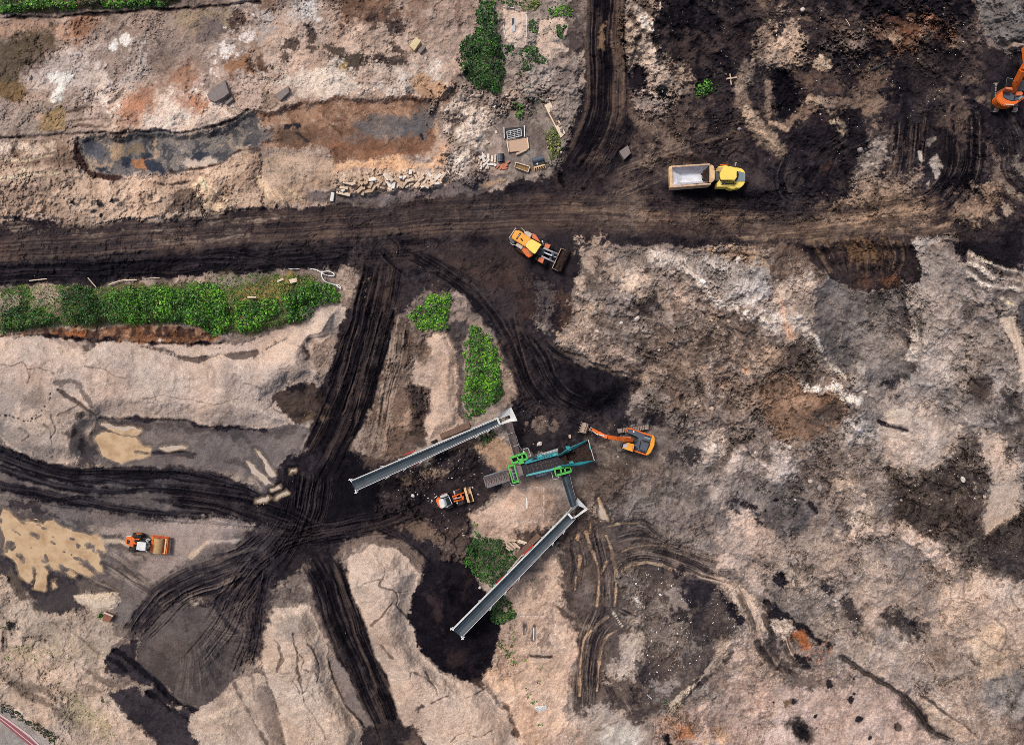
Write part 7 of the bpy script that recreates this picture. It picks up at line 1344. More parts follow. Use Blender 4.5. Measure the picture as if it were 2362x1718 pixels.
shrub('b', [(1400,0),(1495,0),(1500,160),(1540,300),(1560,470),(1530,645),(1460,585),(1380,570),(1275,450),(1272,285),(1320,230),(1372,180),(1372,60)], 1.9, 'tall dark shrub belt running down from the top beside the white field', 'thicket', pal='d', dens=44)
shrub('b', [(1500,0),(1650,0),(1650,30),(1560,25)], .8, 'low weeds at the top picture edge above the sandy plot', pal='n', dens=24)
shrub('b', [(1545,280),(1612,292),(1612,345),(1560,342)], .7, 'small weed clump at the lower corner of the sandy plot', pal='d', dens=26)
shrub('b', [(1605,655),(1670,655),(1665,770),(1612,745)], .6, 'upright grassy clump right above the metal grid', pal='b', dens=26, ls=.24)
shrub('c', [(0,0),(120,0),(110,50),(40,62),(0,40)], .7, 'yellowish weeds at the top edge right of the sandy plot', pal='y', dens=24)
shrub('c', [(170,62),(320,30),(322,100),(200,96)], .8, 'green weed clump over the heap of pale sand near the top', pal='n', dens=26)
shrub('c', [(60,140),(110,120),(104,200),(60,204)], .6, 'little weed clump on the left flank of the pale sand heap', pal='n', dens=24)
shrub('c', [(218,160),(302,148),(282,200),(252,242)], .7, 'dark weed clump on the right flank of the pale sand heap', pal='d', dens=26)
shrub('c', [(0,330),(50,285),(95,290),(112,340),(172,380),(120,412),(40,462),(0,485)], .8, 'dark spreading weeds below the pale sand heap', pal='d', dens=24, gaps=.25)
shrub('c', [(140,840),(220,808),(262,900),(252,965),(212,1022),(180,980)], .8, 'yellow green weeds beside the long white board', pal='y', dens=24)
shrub('c', [(1108,560),(1160,510),(1210,500),(1222,570),(1172,612),(1110,602)], 1.0, 'single bright shrub alone on dark soil above the dump truck', pal='b', dens=30)
shrub('c', [(1225,540),(1292,540),(1282,590),(1232,602)], .4, 'sparse weeds just right of the single bright shrub', pal='k', dens=12, gaps=.4)
shrub('a', [(0,0),(480,0),(480,58),(250,55),(80,95),(0,80)], 1.4, 'hedge piece in the upper left corner along the field edge', 'hedge', pal='n', dens=28, name='hedge')
shrub('a', [(490,0),(620,0),(640,40),(520,50)], .9, 'dark low gap filling between the two hedge pieces at the top', 'hedge', pal='k', dens=22, name='hedge')
shrub('a', [(620,0),(1060,0),(1040,40),(900,55),(720,55),(640,42)], 1.4, 'longer hedge piece along the top edge of the field', 'hedge', pal='n', dens=28, name='hedge')
shrub('i', [(0,1380),(40,1385),(130,1460),(240,1520),(330,1560),(362,1600),(352,1650),(310,1640),(260,1570),(160,1510),(60,1450),(0,1450)], .9, 'dark hedge row beside the red cycle path', 'hedge', pal='k', dens=34, ls=.24, name='hedge')
shrub('i', [(620,830),(640,800),(660,800),(650,850),(628,860)], .6, 'little shrub against the rusty crate', pal='d', dens=30)
for k, (t, x, y, r) in enumerate((('k',70,600,14),('k',112,1245,20),('k',60,1350,22),('k',85,1375,14),('k',130,1160,9),('k',230,1190,12),('k',930,1375,22),('k',30,1110,12),('k',130,1520,18),('k',40,1310,12),('i',50,1100,14),('i',15,905,14),('i',230,1105,10),('c',60,240,16),('c',70,560,10),('c',10,545,12),('c',110,640,14),('l',1580,245,10),('i',660,1360,16),('i',480,1330,14))):
    a = [(x + r*math.cos(q*.9)*(1 + .3*math.sin(q*3+k)), y + r*math.sin(q*.9)) for q in range(7)]; shrub(t, a, .3, 'small weed tuft alone on bare ground', 'weed', dens=30, pal='n' if k % 3 else 'd', ls=.18, edge=5, name='weed_tuft', group='weed tufts on bare ground', stems=False)
# ground cover between the shrubs: uncounted grass blades
gl = [leaves(U('e', q), .22, d, pl, .16, 6, 900+i, g_) for i, (q, d, pl, g_) in enumerate((([(0,290),(380,262),(480,262),(600,292),(900,262),(1340,235),(1650,200),(1880,205),(2000,250),(2050,380),(1890,430),(1890,500),(1650,560),(1380,580),(1200,515),(700,515),(300,535),(0,570)], 26, 'n', .12), ([(1440,290),(1850,200),(1850,300),(1720,350),(1450,370)], 14, 'y', .3)))]
gl += [leaves(U('c', q), .2, 5, pl, .16, 6, 930+i, .5) for i, (q, pl) in enumerate((([(0,0),(320,0),(300,160),(200,420),(0,560)], 'd'), ([(0,560),(160,620),(260,860),(200,1000),(60,760),(0,800)], 'y')))]
gl += [leaves(U('i', q), .2, 7, 'y', .15, 6, 950+i, .5) for i, q in enumerate(([(330,1240),(480,1320),(640,1440),(760,1600),(700,1650),(520,1480),(380,1360)], [(60,1020),(300,1030),(520,1140),(420,1150),(150,1090)]))]
gl = [g_ for g_ in gl if g_]; off = 0; fcs = []
for g_ in gl: fcs.append(g_[1] + off); off += len(g_[0])
o = tinted('grass', np.concatenate([g_[0] for g_ in gl]), np.concatenate(fcs), np.concatenate([g_[2] for g_ in gl]), LEAFM); tag(o, 'thin grass and weeds between the shrubs and on the verges', 'grass', kind='stuff')
# ------------------------------------------------------------------ stones
ico = bmesh.new(); bmesh.ops.create_icosphere(ico, subdivisions=1, radius=1.0); ICO_V = np.array([v.co[:] for v in ico.verts], f32); ICO_F = np.array([[v.index for v in f.verts] for f in ico.faces], np.int32); ico.free()
def scatter(u, v, size, cols, seed, flat=(.5, .9)):
    r = np.random.default_rng(seed); n = len(u); gi = np.clip(np.searchsorted(gu, u), 0, NU-1); gj = np.clip(np.searchsorted(gv, v), 0, NV-1); zz = HGT[gj, gi]; k = (1 - zz/HC)*MPU
    c = np.stack([(u-CX)*k, (CY-v)*k, zz + size*.15], 1); m = len(ICO_V)
    sc = np.stack([size*r.uniform(.7,1.5,n), size*r.uniform(.6,1.1,n), size*r.uniform(*flat,n)], 1)/2; a = r.uniform(0, 6.28, n); ca, sa = np.cos(a)[:,None], np.sin(a)[:,None]
    V_ = ICO_V[None]*(1 + r.normal(0, .16, (n, m, 1)))*sc[:,None,:]; X = V_[...,0]*ca - V_[...,1]*sa; Y = V_[...,0]*sa + V_[...,1]*ca
    co = np.stack([X, Y, V_[...,2]], -1) + c[:,None,:]; fc = (ICO_F[None] + (np.arange(n)*m)[:,None,None]).reshape(-1, 3)
    tint = np.array([lin(q) for q in cols])[r.integers(0, len(cols), n)]*.8*r.uniform(.7, 1.2, (n,1)); return co.reshape(-1,3).astype(f32), fc.astype(np.int32), np.repeat(tint, m, 0).astype(f32)
def cand(n, seed, wfun, box=(0,0,2362,1718)):
    r = np.random.default_rng(seed); u = r.uniform(box[0], box[2], n).astype(f32); v = r.uniform(box[1], box[3], n).astype(f32); gi = np.clip(np.searchsorted(gu, u), 0, NU-1); gj = np.clip(np.searchsorted(gv, v), 0, NV-1)
    wv = wfun(u, v, gi, gj); k = r.random(n) < wv; return u[k], v[k]
clus = lambda u, v: np.clip(fbm(u, v, 60, 3, 870)*1.4 + .15, 0, 1)
u, v = cand(105000, 61, lambda u, v, gi, gj: np.clip(RK[gj,gi] - .25, 0, 1)**1.4*(.10 + .75*clus(u, v)) * (1 - SM[gj,gi])); sz = (.09*np.exp(np.random.default_rng(5).normal(0, .5, len(u)))).clip(.05, .42)
gi = np.clip(np.searchsorted(gu, u), 0, NU-1); gj = np.clip(np.searchsorted(gv, v), 0, NV-1)
co, fc, tint = scatter(u, v, sz, ((176,156,142),(150,130,118),(196,178,162),(120,104,96),(96,82,76),(134,118,108)), 62); tint = tint*.55 + .45*np.repeat(ALB[gj, gi]*.8, len(ICO_V), 0)*1.15
tag(tinted('gravel', co, fc, tint.astype(f32), STONEM), 'small stones and clods scattered over the spoil', 'gravel', kind='stuff')
inpoly = lambda u, v, p: sd_pts(u, v, p)
def sd_pts(u, v, pts):
    ins = np.zeros(len(u), bool)
    for i in range(len(pts)):
        ax_, ay_ = pts[i-1]; bx_, by_ = pts[i]
        if ay_ != by_: ins ^= ((ay_ > v) != (by_ > v)) & (u < (bx_-ax_)/(by_-ay_)*(v-ay_) + ax_)
    return ins
LZ = [(U('k', [(640,500),(1300,560),(1400,800),(1340,1000),(1000,1200),(820,1380),(740,1200),(820,1000),(700,760)]), .10), (U('f', [(1150,1330),(1380,1260),(1500,1440),(1450,1700),(760,1600),(900,1470)]), .10), (U('j', [(1050,60),(1340,60),(1330,400),(1100,480)]), .06), (U('d', [(0,0),(1350,0),(1300,780),(500,860),(0,700)]), .016), (U('l', [(50,560),(600,680),(700,900),(200,860)]), .03), (U('g', [(0,900),(640,1090),(900,1400),(400,1640),(0,1200)]), .012), (U('h', [(780,1200),(1420,1200),(1400,1700),(800,1650)]), .04)]
us, vs_ = [], []
for i, (p, dn) in enumerate(LZ):
    q = np.array(p); r = np.random.default_rng(70+i); n = int((q.max(0)-q.min(0)).prod()*.05*dn); u = r.uniform(q[:,0].min(), q[:,0].max(), n).astype(f32); v = r.uniform(q[:,1].min(), q[:,1].max(), n).astype(f32); k = sd_pts(u, v, p) & (vnoise(u/30, v/30, 880) > -.35); us.append(u[k]); vs_.append(v[k])
us, vs_ = np.concatenate(us), np.concatenate(vs_); co, fc, tint = scatter(us, vs_, (.13*np.exp(np.random.default_rng(6).normal(0, .4, len(us)))).clip(.07,.34), ((236,230,226),(214,206,202),(200,176,164),(226,220,214),(170,150,140)), 63, (.25,.6)); tag(tinted('litter', co, fc, tint*1.05, STONEM), 'pale scraps and chips of rubbish lying on the dark soil', 'litter', kind='stuff')
def rock(t, x, y, size, col, label, seed, group=None):
    r = random.Random(seed); bm = bmesh.new(); bmesh.ops.create_icosphere(bm, subdivisions=3, radius=.5)
    ph = [r.uniform(0, 6) for _ in range(6)]; sx_, sy_, sz_ = r.uniform(.85,1.25), r.uniform(.7,1.0), r.uniform(.55,.8); cuts = [(Vector((r.uniform(-1,1), r.uniform(-1,1), r.uniform(-.2,1))).normalized(), r.uniform(.34,.46)) for _ in range(7)]
    for vv in bm.verts:
        for n_, d_ in cuts:
            e = vv.co.dot(n_) - d_
            if e > 0: vv.co -= n_*e*.85
        vv.co *= 1 + .04*math.sin(9*vv.co.x+ph[0]) + .04*math.sin(11*vv.co.y+ph[1]); vv.co = Vector((vv.co.x*sx_, vv.co.y*sy_, vv.co.z*sz_))*size
    me = bpy.data.meshes.new('boulder'); bm.to_mesh(me); bm.free(); o = bpy.data.objects.new('boulder', me); COL.objects.link(o); me.materials.append(ROCKM[col])
    o.location = G(*U(t, [(x, y)])[0], size*.18); o.rotation_euler = (0, 0, r.uniform(0, 6.28)); tag(o, label, 'boulder', group); return o
ROCKM = dict(w=mat('white stone', (224,212,202), .8, dirt=(176,158,146), dirt_amt=.6, scale=5), t=mat('tan stone', (206,182,162), .85, dirt=(150,128,114), dirt_amt=.7, scale=5), g=mat('grey stone', (164,152,146), .85, dirt=(112,102,98), dirt_amt=.7, scale=5))
for i, (t, x, y, sz_, c, lb) in enumerate((('g',740,480,.85,'w','pale block lying on the brown slope below the white ridge'),('g',640,508,.55,'w','pale stone just left of the block on the brown slope'),('g',1322,498,.6,'t','round tan boulder on dark earth at the foot of the white ridge'),('g',1216,492,.45,'t','smaller tan stone left of the round boulder below the ridge'),('g',1110,1020,.6,'t','leftmost of three tan boulders right of the excavator track'),('g',1138,1036,.45,'t','small middle one of three tan boulders beyond the excavator'),('g',1216,1052,.7,'t','rightmost and largest of three tan boulders beyond the excavator'),('g',880,680,.42,'t','tan stone in the middle of the brown slope'),('g',1385,105,.75,'w','white boulder by the dry orange edge near the haul road'),('g',1375,130,.5,'w','smaller white stone below the white boulder near the haul road'),('g',1256,536,.4,'t','tan stone below the round boulder on dark earth'),('g',1205,788,.35,'w','small white stone alone in the brown middle of the slope'),('g',1492,1330,.4,'w','white stone at the head of a dark crack'),('g',315,1228,.6,'t','pale block between the hopper and the excavator bucket'),('g',122,1276,.8,'w','white lump lying above the screen walkway'),('g',1160,462,.5,'g','grey stone in the dark belt of the upper slope'),('g',1575,436,.75,'g','grey boulder in the dark hollow at the slope top'),('g',1560,400,.5,'g','grey stone above the boulder in the dark hollow'),('g',480,440,.55,'g','grey clod stone on the left of the slope'),
    ('h',1090,1100,.42,'w','white stone right of the narrow dark slot'),('h',295,1510,.7,'t','tan boulder near the lower left of the grey mounds'),('h',356,1556,.85,'g','large grey boulder between the low mounds'),('h',165,1297,.7,'w','whitish boulder on the edge of the rust brown field'),('h',632,1600,.8,'t','angular tan boulder in the row of rubble by the dark field'),('h',590,1580,.5,'t','small stone left of the angular boulder in the rubble row'),('h',700,1585,.45,'g','small grey stone right of the angular boulder'),('h',198,1630,.42,'w','white stone on the rim of the grey mound'),('h',1262,1500,.75,'w','white lump in the dark rubble field'),('h',640,945,.6,'w','white stones at the foot of the white cliff'),('h',1030,1020,.45,'t','pale stone on the light dome'),('h',540,1350,.5,'t','tan stone on the brown mound below the rust field'),
    ('l',800,130,.5,'g','grey stone at the left rim of the dark rubble field'),('l',870,95,.5,'g','grey stone up on the dark rubble rim'),('l',1095,1245,.45,'t','pink stone alone on the lower right slope'),('l',1050,290,.4,'t','tan stone at the lower rim of the dark rubble field'),('l',455,735,.4,'w','white stone on the grey churned ground'),('l',1400,75,.45,'t','tan stone between the dark field and the sand strip'),
    ('c',930,700,.4,'g','grey stone under the black sheet'),('c',1390,820,.55,'g','pale grey stone on dark soil above the truck cab'),('d',245,62,.7,'w','white lump on the black ground near the top'),('d',610,950,.8,'g','grey slab like stone beside the tan patch'),('d',690,1045,.6,'t','tan stone lying on the pale patch between the tracks'),('e',1016,620,.5,'w','white box shaped stone at the foot of the brown bank'),('b',1050,372,.5,'w','white stone in the upper field near the grey slabs'),('b',740,388,.45,'w','white stone in the dark row of stones by the brown pond'),('b',690,410,.4,'t','tan stone in the dark row by the brown pond'),('a',1610,100,.55,'w','white stone in the upper field near its dark smear'),('j',1395,652,.5,'w','pinkish white stone between bush and belt'),('j',970,68,.5,'w','white lump on black ground left of the small loader'))): rock(t, x, y, sz_, c, lb, 300+i)
# ------------------------------------------------------------------ heaps of cast blocks
CONC = [mat('pale concrete', (226,204,180), .85, dirt=(176,150,128), dirt_amt=.7, scale=3), mat('sandy concrete', (206,178,150), .85, dirt=(160,132,110), dirt_amt=.7, scale=3), mat('white concrete', (238,232,224), .8, dirt=(190,174,158), dirt_amt=.6, scale=3)]
def block(name, u, v, L_, w_, h_, ang, m, label, cat, group=None, tilt=0.0, lift=0.0, kerb=False):
    g0 = G(u, v, lift); a = R(ang); d = Vector((math.cos(a), math.sin(a), math.sin(tilt))); sd_ = Vector((-math.sin(a), math.cos(a), 0)); mb = MB()
    if kerb:    # kerb stone: one edge chamfered
        prof = [(-.5,0),(.5,0),(.5,.62),(.22,1),(-.5,1)]; vs = []
        for e in (-1,1): vs += [g0 + d*e*L_/2 + sd_*x*w_ + Vector((0,0,z*h_)) for x, z in prof]
        mb.add(vs, [tuple(range(5)), tuple(reversed(range(5,10)))] + [(i,5+i,5+(i+1)%5,(i+1)%5) for i in range(5)])
    else: mb.bar(g0 - d*L_/2 + Vector((0,0,h_/2)), g0 + d*L_/2 + Vector((0,0,h_/2)), w_, h_)
    return tag(mb.build(name, m, None, .025, base=g0), label, cat, group)
KB = [(55,570,150,62,80,2),(250,510,250,60,-14,0),(260,410,150,50,-8,0),(245,455,60,50,30,2),(320,330,150,45,-12,0),(420,340,80,55,20,0),(530,220,130,70,-52,1),(560,320,90,70,-40,1),(540,440,140,62,42,1),(490,380,110,55,38,1),(590,490,110,60,70,1),(680,470,120,60,6,1),(760,420,130,70,55,1),(720,360,130,70,62,1),(640,320,70,60,20,1),(755,265,125,62,3,2),(880,285,110,60,-40,1),(950,330,80,55,-35,1),(1000,220,140,60,-52,2),(1060,240,150,70,-48,0),(1040,340,150,65,-58,2),(1120,370,120,60,80,2),(1190,370,100,55,60,0),(1210,300,160,60,-32,1),(1245,230,60,45,10,2),(1305,230,90,50,45,2),(1260,385,90,55,-28,1),(1320,340,90,45,50,0),(1350,240,110,60,45,1),(1400,280,150,55,15,0),(1480,290,130,60,20,0),(1415,140,80,58,85,2),(1530,360,110,75,48,0),(1520,230,110,45,-68,0),(1620,200,110,40,48,0),(1600,260,130,45,40,0),(1660,300,120,55,62,0),(1760,200,150,70,-48,2),(1720,240,90,55,-60,0),(1780,270,100,60,-66,0),(1850,250,120,55,72,0),(1900,220,130,58,42,2),(1880,335,90,50,3,2),(1800,330,90,60,30,0),(1700,385,90,60,-30,0),(1625,395,50,40,20,2),(1390,370,70,50,60,0),(1440,340,60,45,10,0),(1350,390,60,45,30,0),(930,410,80,45,-10,1),(1080,430,70,45,70,0),(700,520,70,50,20,1),(1990,200,130,40,52,0),(600,420,60,50,10,1)]
for i, (x, y, L_, w_, a, m) in enumerate(KB):
    u, v = 760 + x/7.56, 380 + y/7.56; lb = 'pale concrete kerb block in the long rubble heap above the haul road'; gp = 'concrete blocks in the long rubble heap'
    if i == 0: lb = 'single upright looking kerb block on grey ground left of the rubble heap'
    if i == 31: lb = 'lone white block lying just above the right half of the rubble heap'
    if i == 15: lb = 'bright white block lying on sandy ground in the middle of the rubble heap'
    if i == 52: lb = 'thin pale beam at the right tip of the rubble heap'
    block('concrete_block', u, v, L_/7.56*MPU, w_/7.56*MPU, .36, a, CONC[m], lb, 'concrete block', gp, tilt=random.uniform(-.12,.12), lift=random.choice((0,0,.05,.16)), kerb=True)
WB = [(205,1060,130,38,-48,2),(298,1090,100,50,88,2),(205,1135,130,50,-62,2),(375,1135,115,44,86,2),(430,1130,160,36,85,0),(120,1180,110,36,85,0),(230,1240,80,40,40,2),(335,1240,120,44,2,2),(290,1180,90,40,50,2),(170,1210,100,36,70,0),(425,1250,60,50,-50,2),(270,1290,90,36,60,2),(160,1300,80,40,82,2),(300,1300,60,34,70,0),(145,1110,60,34,-60,2),(250,1160,60,34,30,0),(220,1280,50,30,20,2)]
for x, y, L_, w_, a, m in WB: block('concrete_block', 1090 + x/8.248, 230 + y/8.248, L_/8.248*MPU, w_/8.248*MPU, .26, a, CONC[m], 'white narrow block in the small stack beside the dark drums', 'concrete block', 'white blocks stacked beside the drums', tilt=random.uniform(-.08,.08), lift=random.choice((0,.0,.1)))
s = Sheet(1090, 230, 8.248); s.z0 = s.g(800, 900)
BRK = mat('brick red beam', (206,130,98), .8, dirt=(160,96,76), dirt_amt=.6, scale=4); WOOD = mat('weathered board', (206,182,158), .8, dirt=(160,136,118), dirt_amt=.6, scale=4); WOODL = mat('pale timber', (236,216,190), .75, dirt=(188,160,136), dirt_amt=.6, scale=2); WOODD = mat('old timber', (122,96,82), .85, dirt=(86,68,60), dirt_amt=.7, scale=3)
for i, (a, b) in enumerate((((450,1310),(520,1235)),((520,1285),(605,1215)),((510,1332),(708,1168)),((560,1312),(672,1240)),((560,1318),(666,1302)))): tag(MB().bar(s(*a,.1), s(*b,.12 + .06*(i == 2)), .22, .2).build('timber_beam', BRK, None, .02, base=s(*a,0)), 'orange red beam in the little fan of beams below the drums', 'beam', 'orange red beams below the drums')
for i, x in enumerate((518, 560)):
    lb = ('dark blue drum lying on its side against the white blocks', 'dark drum lying on its side farther from the white blocks')[i]
    d_ = thing('drum_barrel', s(x, 1110, 0), lb, 'barrel'); MB().lathe_axis(s(x,1110,.3), (s(x,1040,.3)-s(x,1180,.3)).normalized(), [(-.55,.24),(-.55,.29),(-.2,.29),(-.18,.31),(-.14,.29),(.14,.29),(.18,.31),(.2,.29),(.55,.29),(.55,.24)], 20).build('barrel_shell', SLT if i == 0 else BLK, d_); MB().lathe_axis(s(x,1042,.3), Vector((0,1,0)), [(0,.22),(.03,.22)], 16).build('barrel_lid', DKST, d_)
# grid frame over its dark pit
g_ = thing('metal_grid', s(795, 650, 0), 'rectangular steel grid lying over a dark pit between two white boards', 'grid')
q = [(650,612),(918,555),(940,690),(670,750)]; MB().add(s.P([(592,545),(985,512),(1000,715),(612,750)], .03), [(0,1,2,3)]).build('pit_bottom', BLK, g_)
fb = MB(); 
for i in range(4): fb.bar(s(*q[i],.3), s(*q[(i+1)%4],.3), .12, .1)
fb.build('frame', GRAT, g_, .01); bb = MB()
for t in (.25,.5,.75): bb.bar(s(q[0][0]+(q[1][0]-q[0][0])*t, q[0][1]+(q[1][1]-q[0][1])*t,.3), s(q[3][0]+(q[2][0]-q[3][0])*t, q[3][1]+(q[2][1]-q[3][1])*t,.3), .07, .07); bb.bar(s(q[0][0]+(q[3][0]-q[0][0])*t, q[0][1]+(q[3][1]-q[0][1])*t,.31), s(q[1][0]+(q[2][0]-q[1][0])*t, q[1][1]+(q[2][1]-q[1][1])*t,.31), .07, .07)
bb.build('grid_bar', GRAT, g_)
for a, b, lb in (((597,535),(604,750),'white board on the left side of the steel grid'),((982,500),(993,716),'white board on the right side of the steel grid')): tag(MB().bar(s(*a,.2), s(*b,.2), .12, .4).build('board', WHT, None, .01, base=s(*a,0)), lb, 'board')
pf = thing('sand_box', s(860, 870, 0), 'flat tan timber box of sand with pale side boards below the steel grid', 'sand box')
MB().prism(s.P([(655,792),(1040,730),(1070,930),(1025,965),(690,1000)], .3), s.z0 - .2).build('sand_bed', mat('sand bed', (204,172,146), .9, dirt=(170,138,116), dirt_amt=.6, scale=6), pf)
for a, b in (((655,790),(690,1000)),((1040,728),(1068,935))): MB().bar(s(*a,.36), s(*b,.36), .14, .3).build('side_board', WOODL, pf, .01)
MB().prism(s.P([(822,1018),(1020,938),(1032,966),(838,1056)], .4), s.z0).build('flap', WOOD, pf, .01)
bd_ = thing('timber_beam', s(1565, 390, 0), 'long wide white timber board with a brown stain on the weedy corner', 'beam'); MB().prism(s.P([(1365,105),(1480,50),(1768,640),(1680,730)], .5), s.z0 + .05).build('board', WOODL, bd_, .02); MB().prism(s.P([(1455,240),(1530,220),(1650,470),(1590,500)], .515), s.z0 + .49).build('mud_stain', WOODD, bd_)
cr = thing('crate', s(950, 1290, 0), 'shallow wooden tray with yellow brown filling by the road corner', 'crate'); q = [(818,1200),(1088,1282),(1055,1386),(803,1290)]
for i in range(4): MB().bar(s(*q[i],.3), s(*q[(i+1)%4],.3), .1, .45).build('side_board', WOODL if i != 2 else WOOD, cr, .01)
MB().add(s.P(q, .22), [(0,1,2,3)]).build('filling', mat('crate filling', (150,122,76), .9, dirt=(92,74,54), dirt_amt=.8, scale=5), cr)
bk_ = thing('toothed_bucket', s(1260, 1200, 0), 'dark blue digging bucket with an orange toothed lip standing by the road corner', 'bucket')
MB().lathe_axis(s(1240,1145,.45), (s(1345,1115,.45)-s(1135,1170,.45)).normalized(), [(-.75,.05),(-.75,.38),(.75,.38),(.75,.05)], 18).build('shell', SLT, bk_)
MB().prism(s.P([(1150,1180),(1350,1130),(1375,1240),(1170,1290)], .5), s.z0 + .1).build('bucket_floor', BLK, bk_); MB().bar(s(1165,1295,.5), s(1385,1240,.5), .2, .14).build('lip', TANP, bk_, .02)
for k in range(6): MB().bar(s(1175+40*k, 1300-10*k, .5), s(1185+40*k, 1350-10*k, .4), .1, .1).build('tooth', TANP, bk_)
for x, y in ((1165,1190),(1232,1222)): MB().cyl(s(x,y,.5), s(x,y,.62), .13).build('cap', WHT, bk_)
for k, (x, y, r_) in enumerate(((1570,945,.5),(1640,935,.6),(1650,960,.4),(1690,1000,.35))): rock('c', (s.uv(x,y)[0]-1200)*2.75, s.uv(x,y)[1]*2.75, r_, 'w' if k != 2 else 'g', 'white stone of the small cluster among the weeds by the road bend', 390+k, 'white stones among the weeds')
for k, (x, y, lb) in enumerate(((415,130,'small white plate on the stony slope under the tall shrub belt'),(193,303,'white stone plate at the bend of the thin black pipe'),(447,625,'whitish lump left of the steel grid'),(283,812,'pale round lump left of the sand box'))): block('stone_plate', *s.uv(x,y), .45, .35, .15, 60 + 20*k, CONC[2 if k < 2 else 0], lb, 'stone plate')
tag(MB().poly(s.P([(270,370),(330,440),(400,490),(445,550),(490,600),(500,640)], .12), .06, .06).build('pipe', DKST, None, base=s(330,440,0)), 'thin dark bent pipe on the stony slope left of the steel grid', 'pipe')
# ------------------------------------------------------------------ stray things on the ground
def line(name, t, pts, w_, h_, m, label, cat, lift=.06, smooth=0, group=None):
    q = U(t, pts)
    if smooth: q = _smooth(q, False, smooth)
    pp = [G(u, v, lift) for u, v in q]; return tag(MB().poly(pp, w_, h_).build(name, m, None, base=pp[0]), label, cat, group)
line('hose', 'f', [(320,165),(355,172),(390,186),(430,180),(465,194),(468,208),(440,210),(405,200),(388,190),(396,225),(420,250),(470,265),(500,268),(512,292),(482,268)], .13, .1, WHT, 'white looping hose on the road edge at the end of the green strip', 'hose', .3, 5)
line('cable', 'f', [(180,163),(210,168),(250,166)], .08, .05, WHT, 'short white cable left of the white hose', 'cable', .15, 3)
line('pole', 'e', [(185,241),(298,229)], .12, .1, WOODL, 'thin pale pole lying on dark soil above the far left weeds', 'pole', .3); line('pole', 'e', [(558,222),(610,282)], .14, .12, WOOD, 'short pole lying slantwise on dark soil above the strip', 'pole', .4); line('pole', 'e', [(690,267),(760,241),(820,236),(868,236)], .12, .1, WOODL, 'long bowed pale pole along the road edge above the shrubs', 'pole', .4, 3); line('pole', 'e', [(912,228),(1015,221)], .08, .08, WOODL, 'thin straight rod right of the bowed pole', 'pole', .3)
for a, b, lb in (((108,246),(148,229),'upper left one of the boards dropped on the grass'),((186,240),(232,228),'board with its twin just below it on the grass'),((190,252),(236,240),'lower twin of the boards dropped on the grass')): line('board', 'f', [a, b], .28, .1, WOODL, lb, 'board', .6)
line('board', 'e', [(1570,345),(1625,345)], .2, .1, WOODL, 'pale board in the dry yellow patch of the strip', 'board', .5)
for k, (a, b) in enumerate((((1560,375),(1600,412)),((1575,360),(1620,400)),((1590,350),(1635,396)),((1600,345),(1680,372)),((1605,360),(1650,402)),((1560,395),(1585,414)),((1640,350),(1690,368)),((1570,350),(1625,352)))): line('log', 'j', [a, b], .26, .24, WOOD if k % 3 else WOODL, 'grey log in the jumbled pile beside the dark green bush', 'log', .2 + .08*k, group='logs piled beside the bush')
line('timber_beam', 'f', [(1145,1228),(1330,1155)], .75, .4, WOODD, 'long brown timber beam on the upper side of the upper belt', 'beam', .2); line('timber_beam', 'f', [(1190,1312),(1370,1243)], .6, .4, WOODD, 'long brown timber beam on the lower side of the upper belt', 'beam', .2)
s2 = Sheet(1030, 1140, 4.715); s2.z0 = s2.g(880, 560)
tag(MB().bar(s2(1010,438,.4), s2(762,682,.4), .75, .5).build('timber_beam', WOODD, None, .03, base=s2(880,560,0)), 'long brown timber beam along the lower belt by its red rail', 'beam'); tag(MB().bar(s2(826,655,2.2), s2(664,842,1.4), .12, .12).build('pole', WHTD, None, base=s2(750,750,1)), 'thin white pole leaning along the lower belt over the bush', 'pole'); tag(MB().bar(s2(715,1000,.2), s2(788,1074,.2), .16, .14).build('pole', WHTD, None, base=s2(750,1040,0)), 'short white pole on sand below the thin red rail', 'pole')
tag(MB().bar(W(*U('c', [(1330,470)])[0], .6), W(*U('c', [(1338,540)])[0], .6), .14, .12).bar(W(*U('c', [(1308,502)])[0], .72), W(*U('c', [(1372,492)])[0], .72), .2, .12).build('wooden_cross', WOOD, None, base=G(*U('c', [(1335,497)])[0])), 'two crossed sticks lying on black soil right of the bright shrub', 'cross')
# crumpled sheets
def crumple(name, t, pts, m, label, cat, h=.3, seed=0):
    q = U(t, pts); c = (sum(p[0] for p in q)/len(q), sum(p[1] for p in q)/len(q)); r = random.Random(seed); mb = MB(); rings = 5; n = len(q)*2; qq = _smooth(q, True, 2); vs = []
    for i in range(1, rings+1):
        for u, v in qq: f_ = i/rings; vs.append(G(c[0]+(u-c[0])*f_, c[1]+(v-c[1])*f_, (.04 if i == rings else h*(1-f_*.7)*r.uniform(.3,1.2)) + .03))
    vs.append(G(*c, h)); fs = [((i*n+j), (i*n+(j+1)%n), ((i+1)*n+(j+1)%n), ((i+1)*n+j)) for i in range(rings-1) for j in range(n)] + [(j, (j+1)%n, rings*n) for j in range(n)]
    return tag(mb.add(vs, fs).build(name, m, None, base=G(*c)), label, cat)
crumple('plastic_sheet', 'c', [(862,560),(880,542),(920,548),(940,575),(925,600),(905,630),(885,610),(862,590)], BLK, 'crumpled black plastic sheet on the stony ground left of the bright shrub', 'plastic sheet', .5, 3); crumple('plastic_sheet', 'k', [(92,1412),(120,1400),(172,1400),(165,1420),(140,1432),(110,1435)], WHT, 'crumpled white plastic sheet on the sand near the lower edge', 'plastic sheet', .3, 4)
crumple('plastic_scrap', 'c', [(893,575),(908,572),(910,590),(898,596)], GRAT, 'pale scrap lying on the crumpled black sheet', 'scrap', .75, 5)
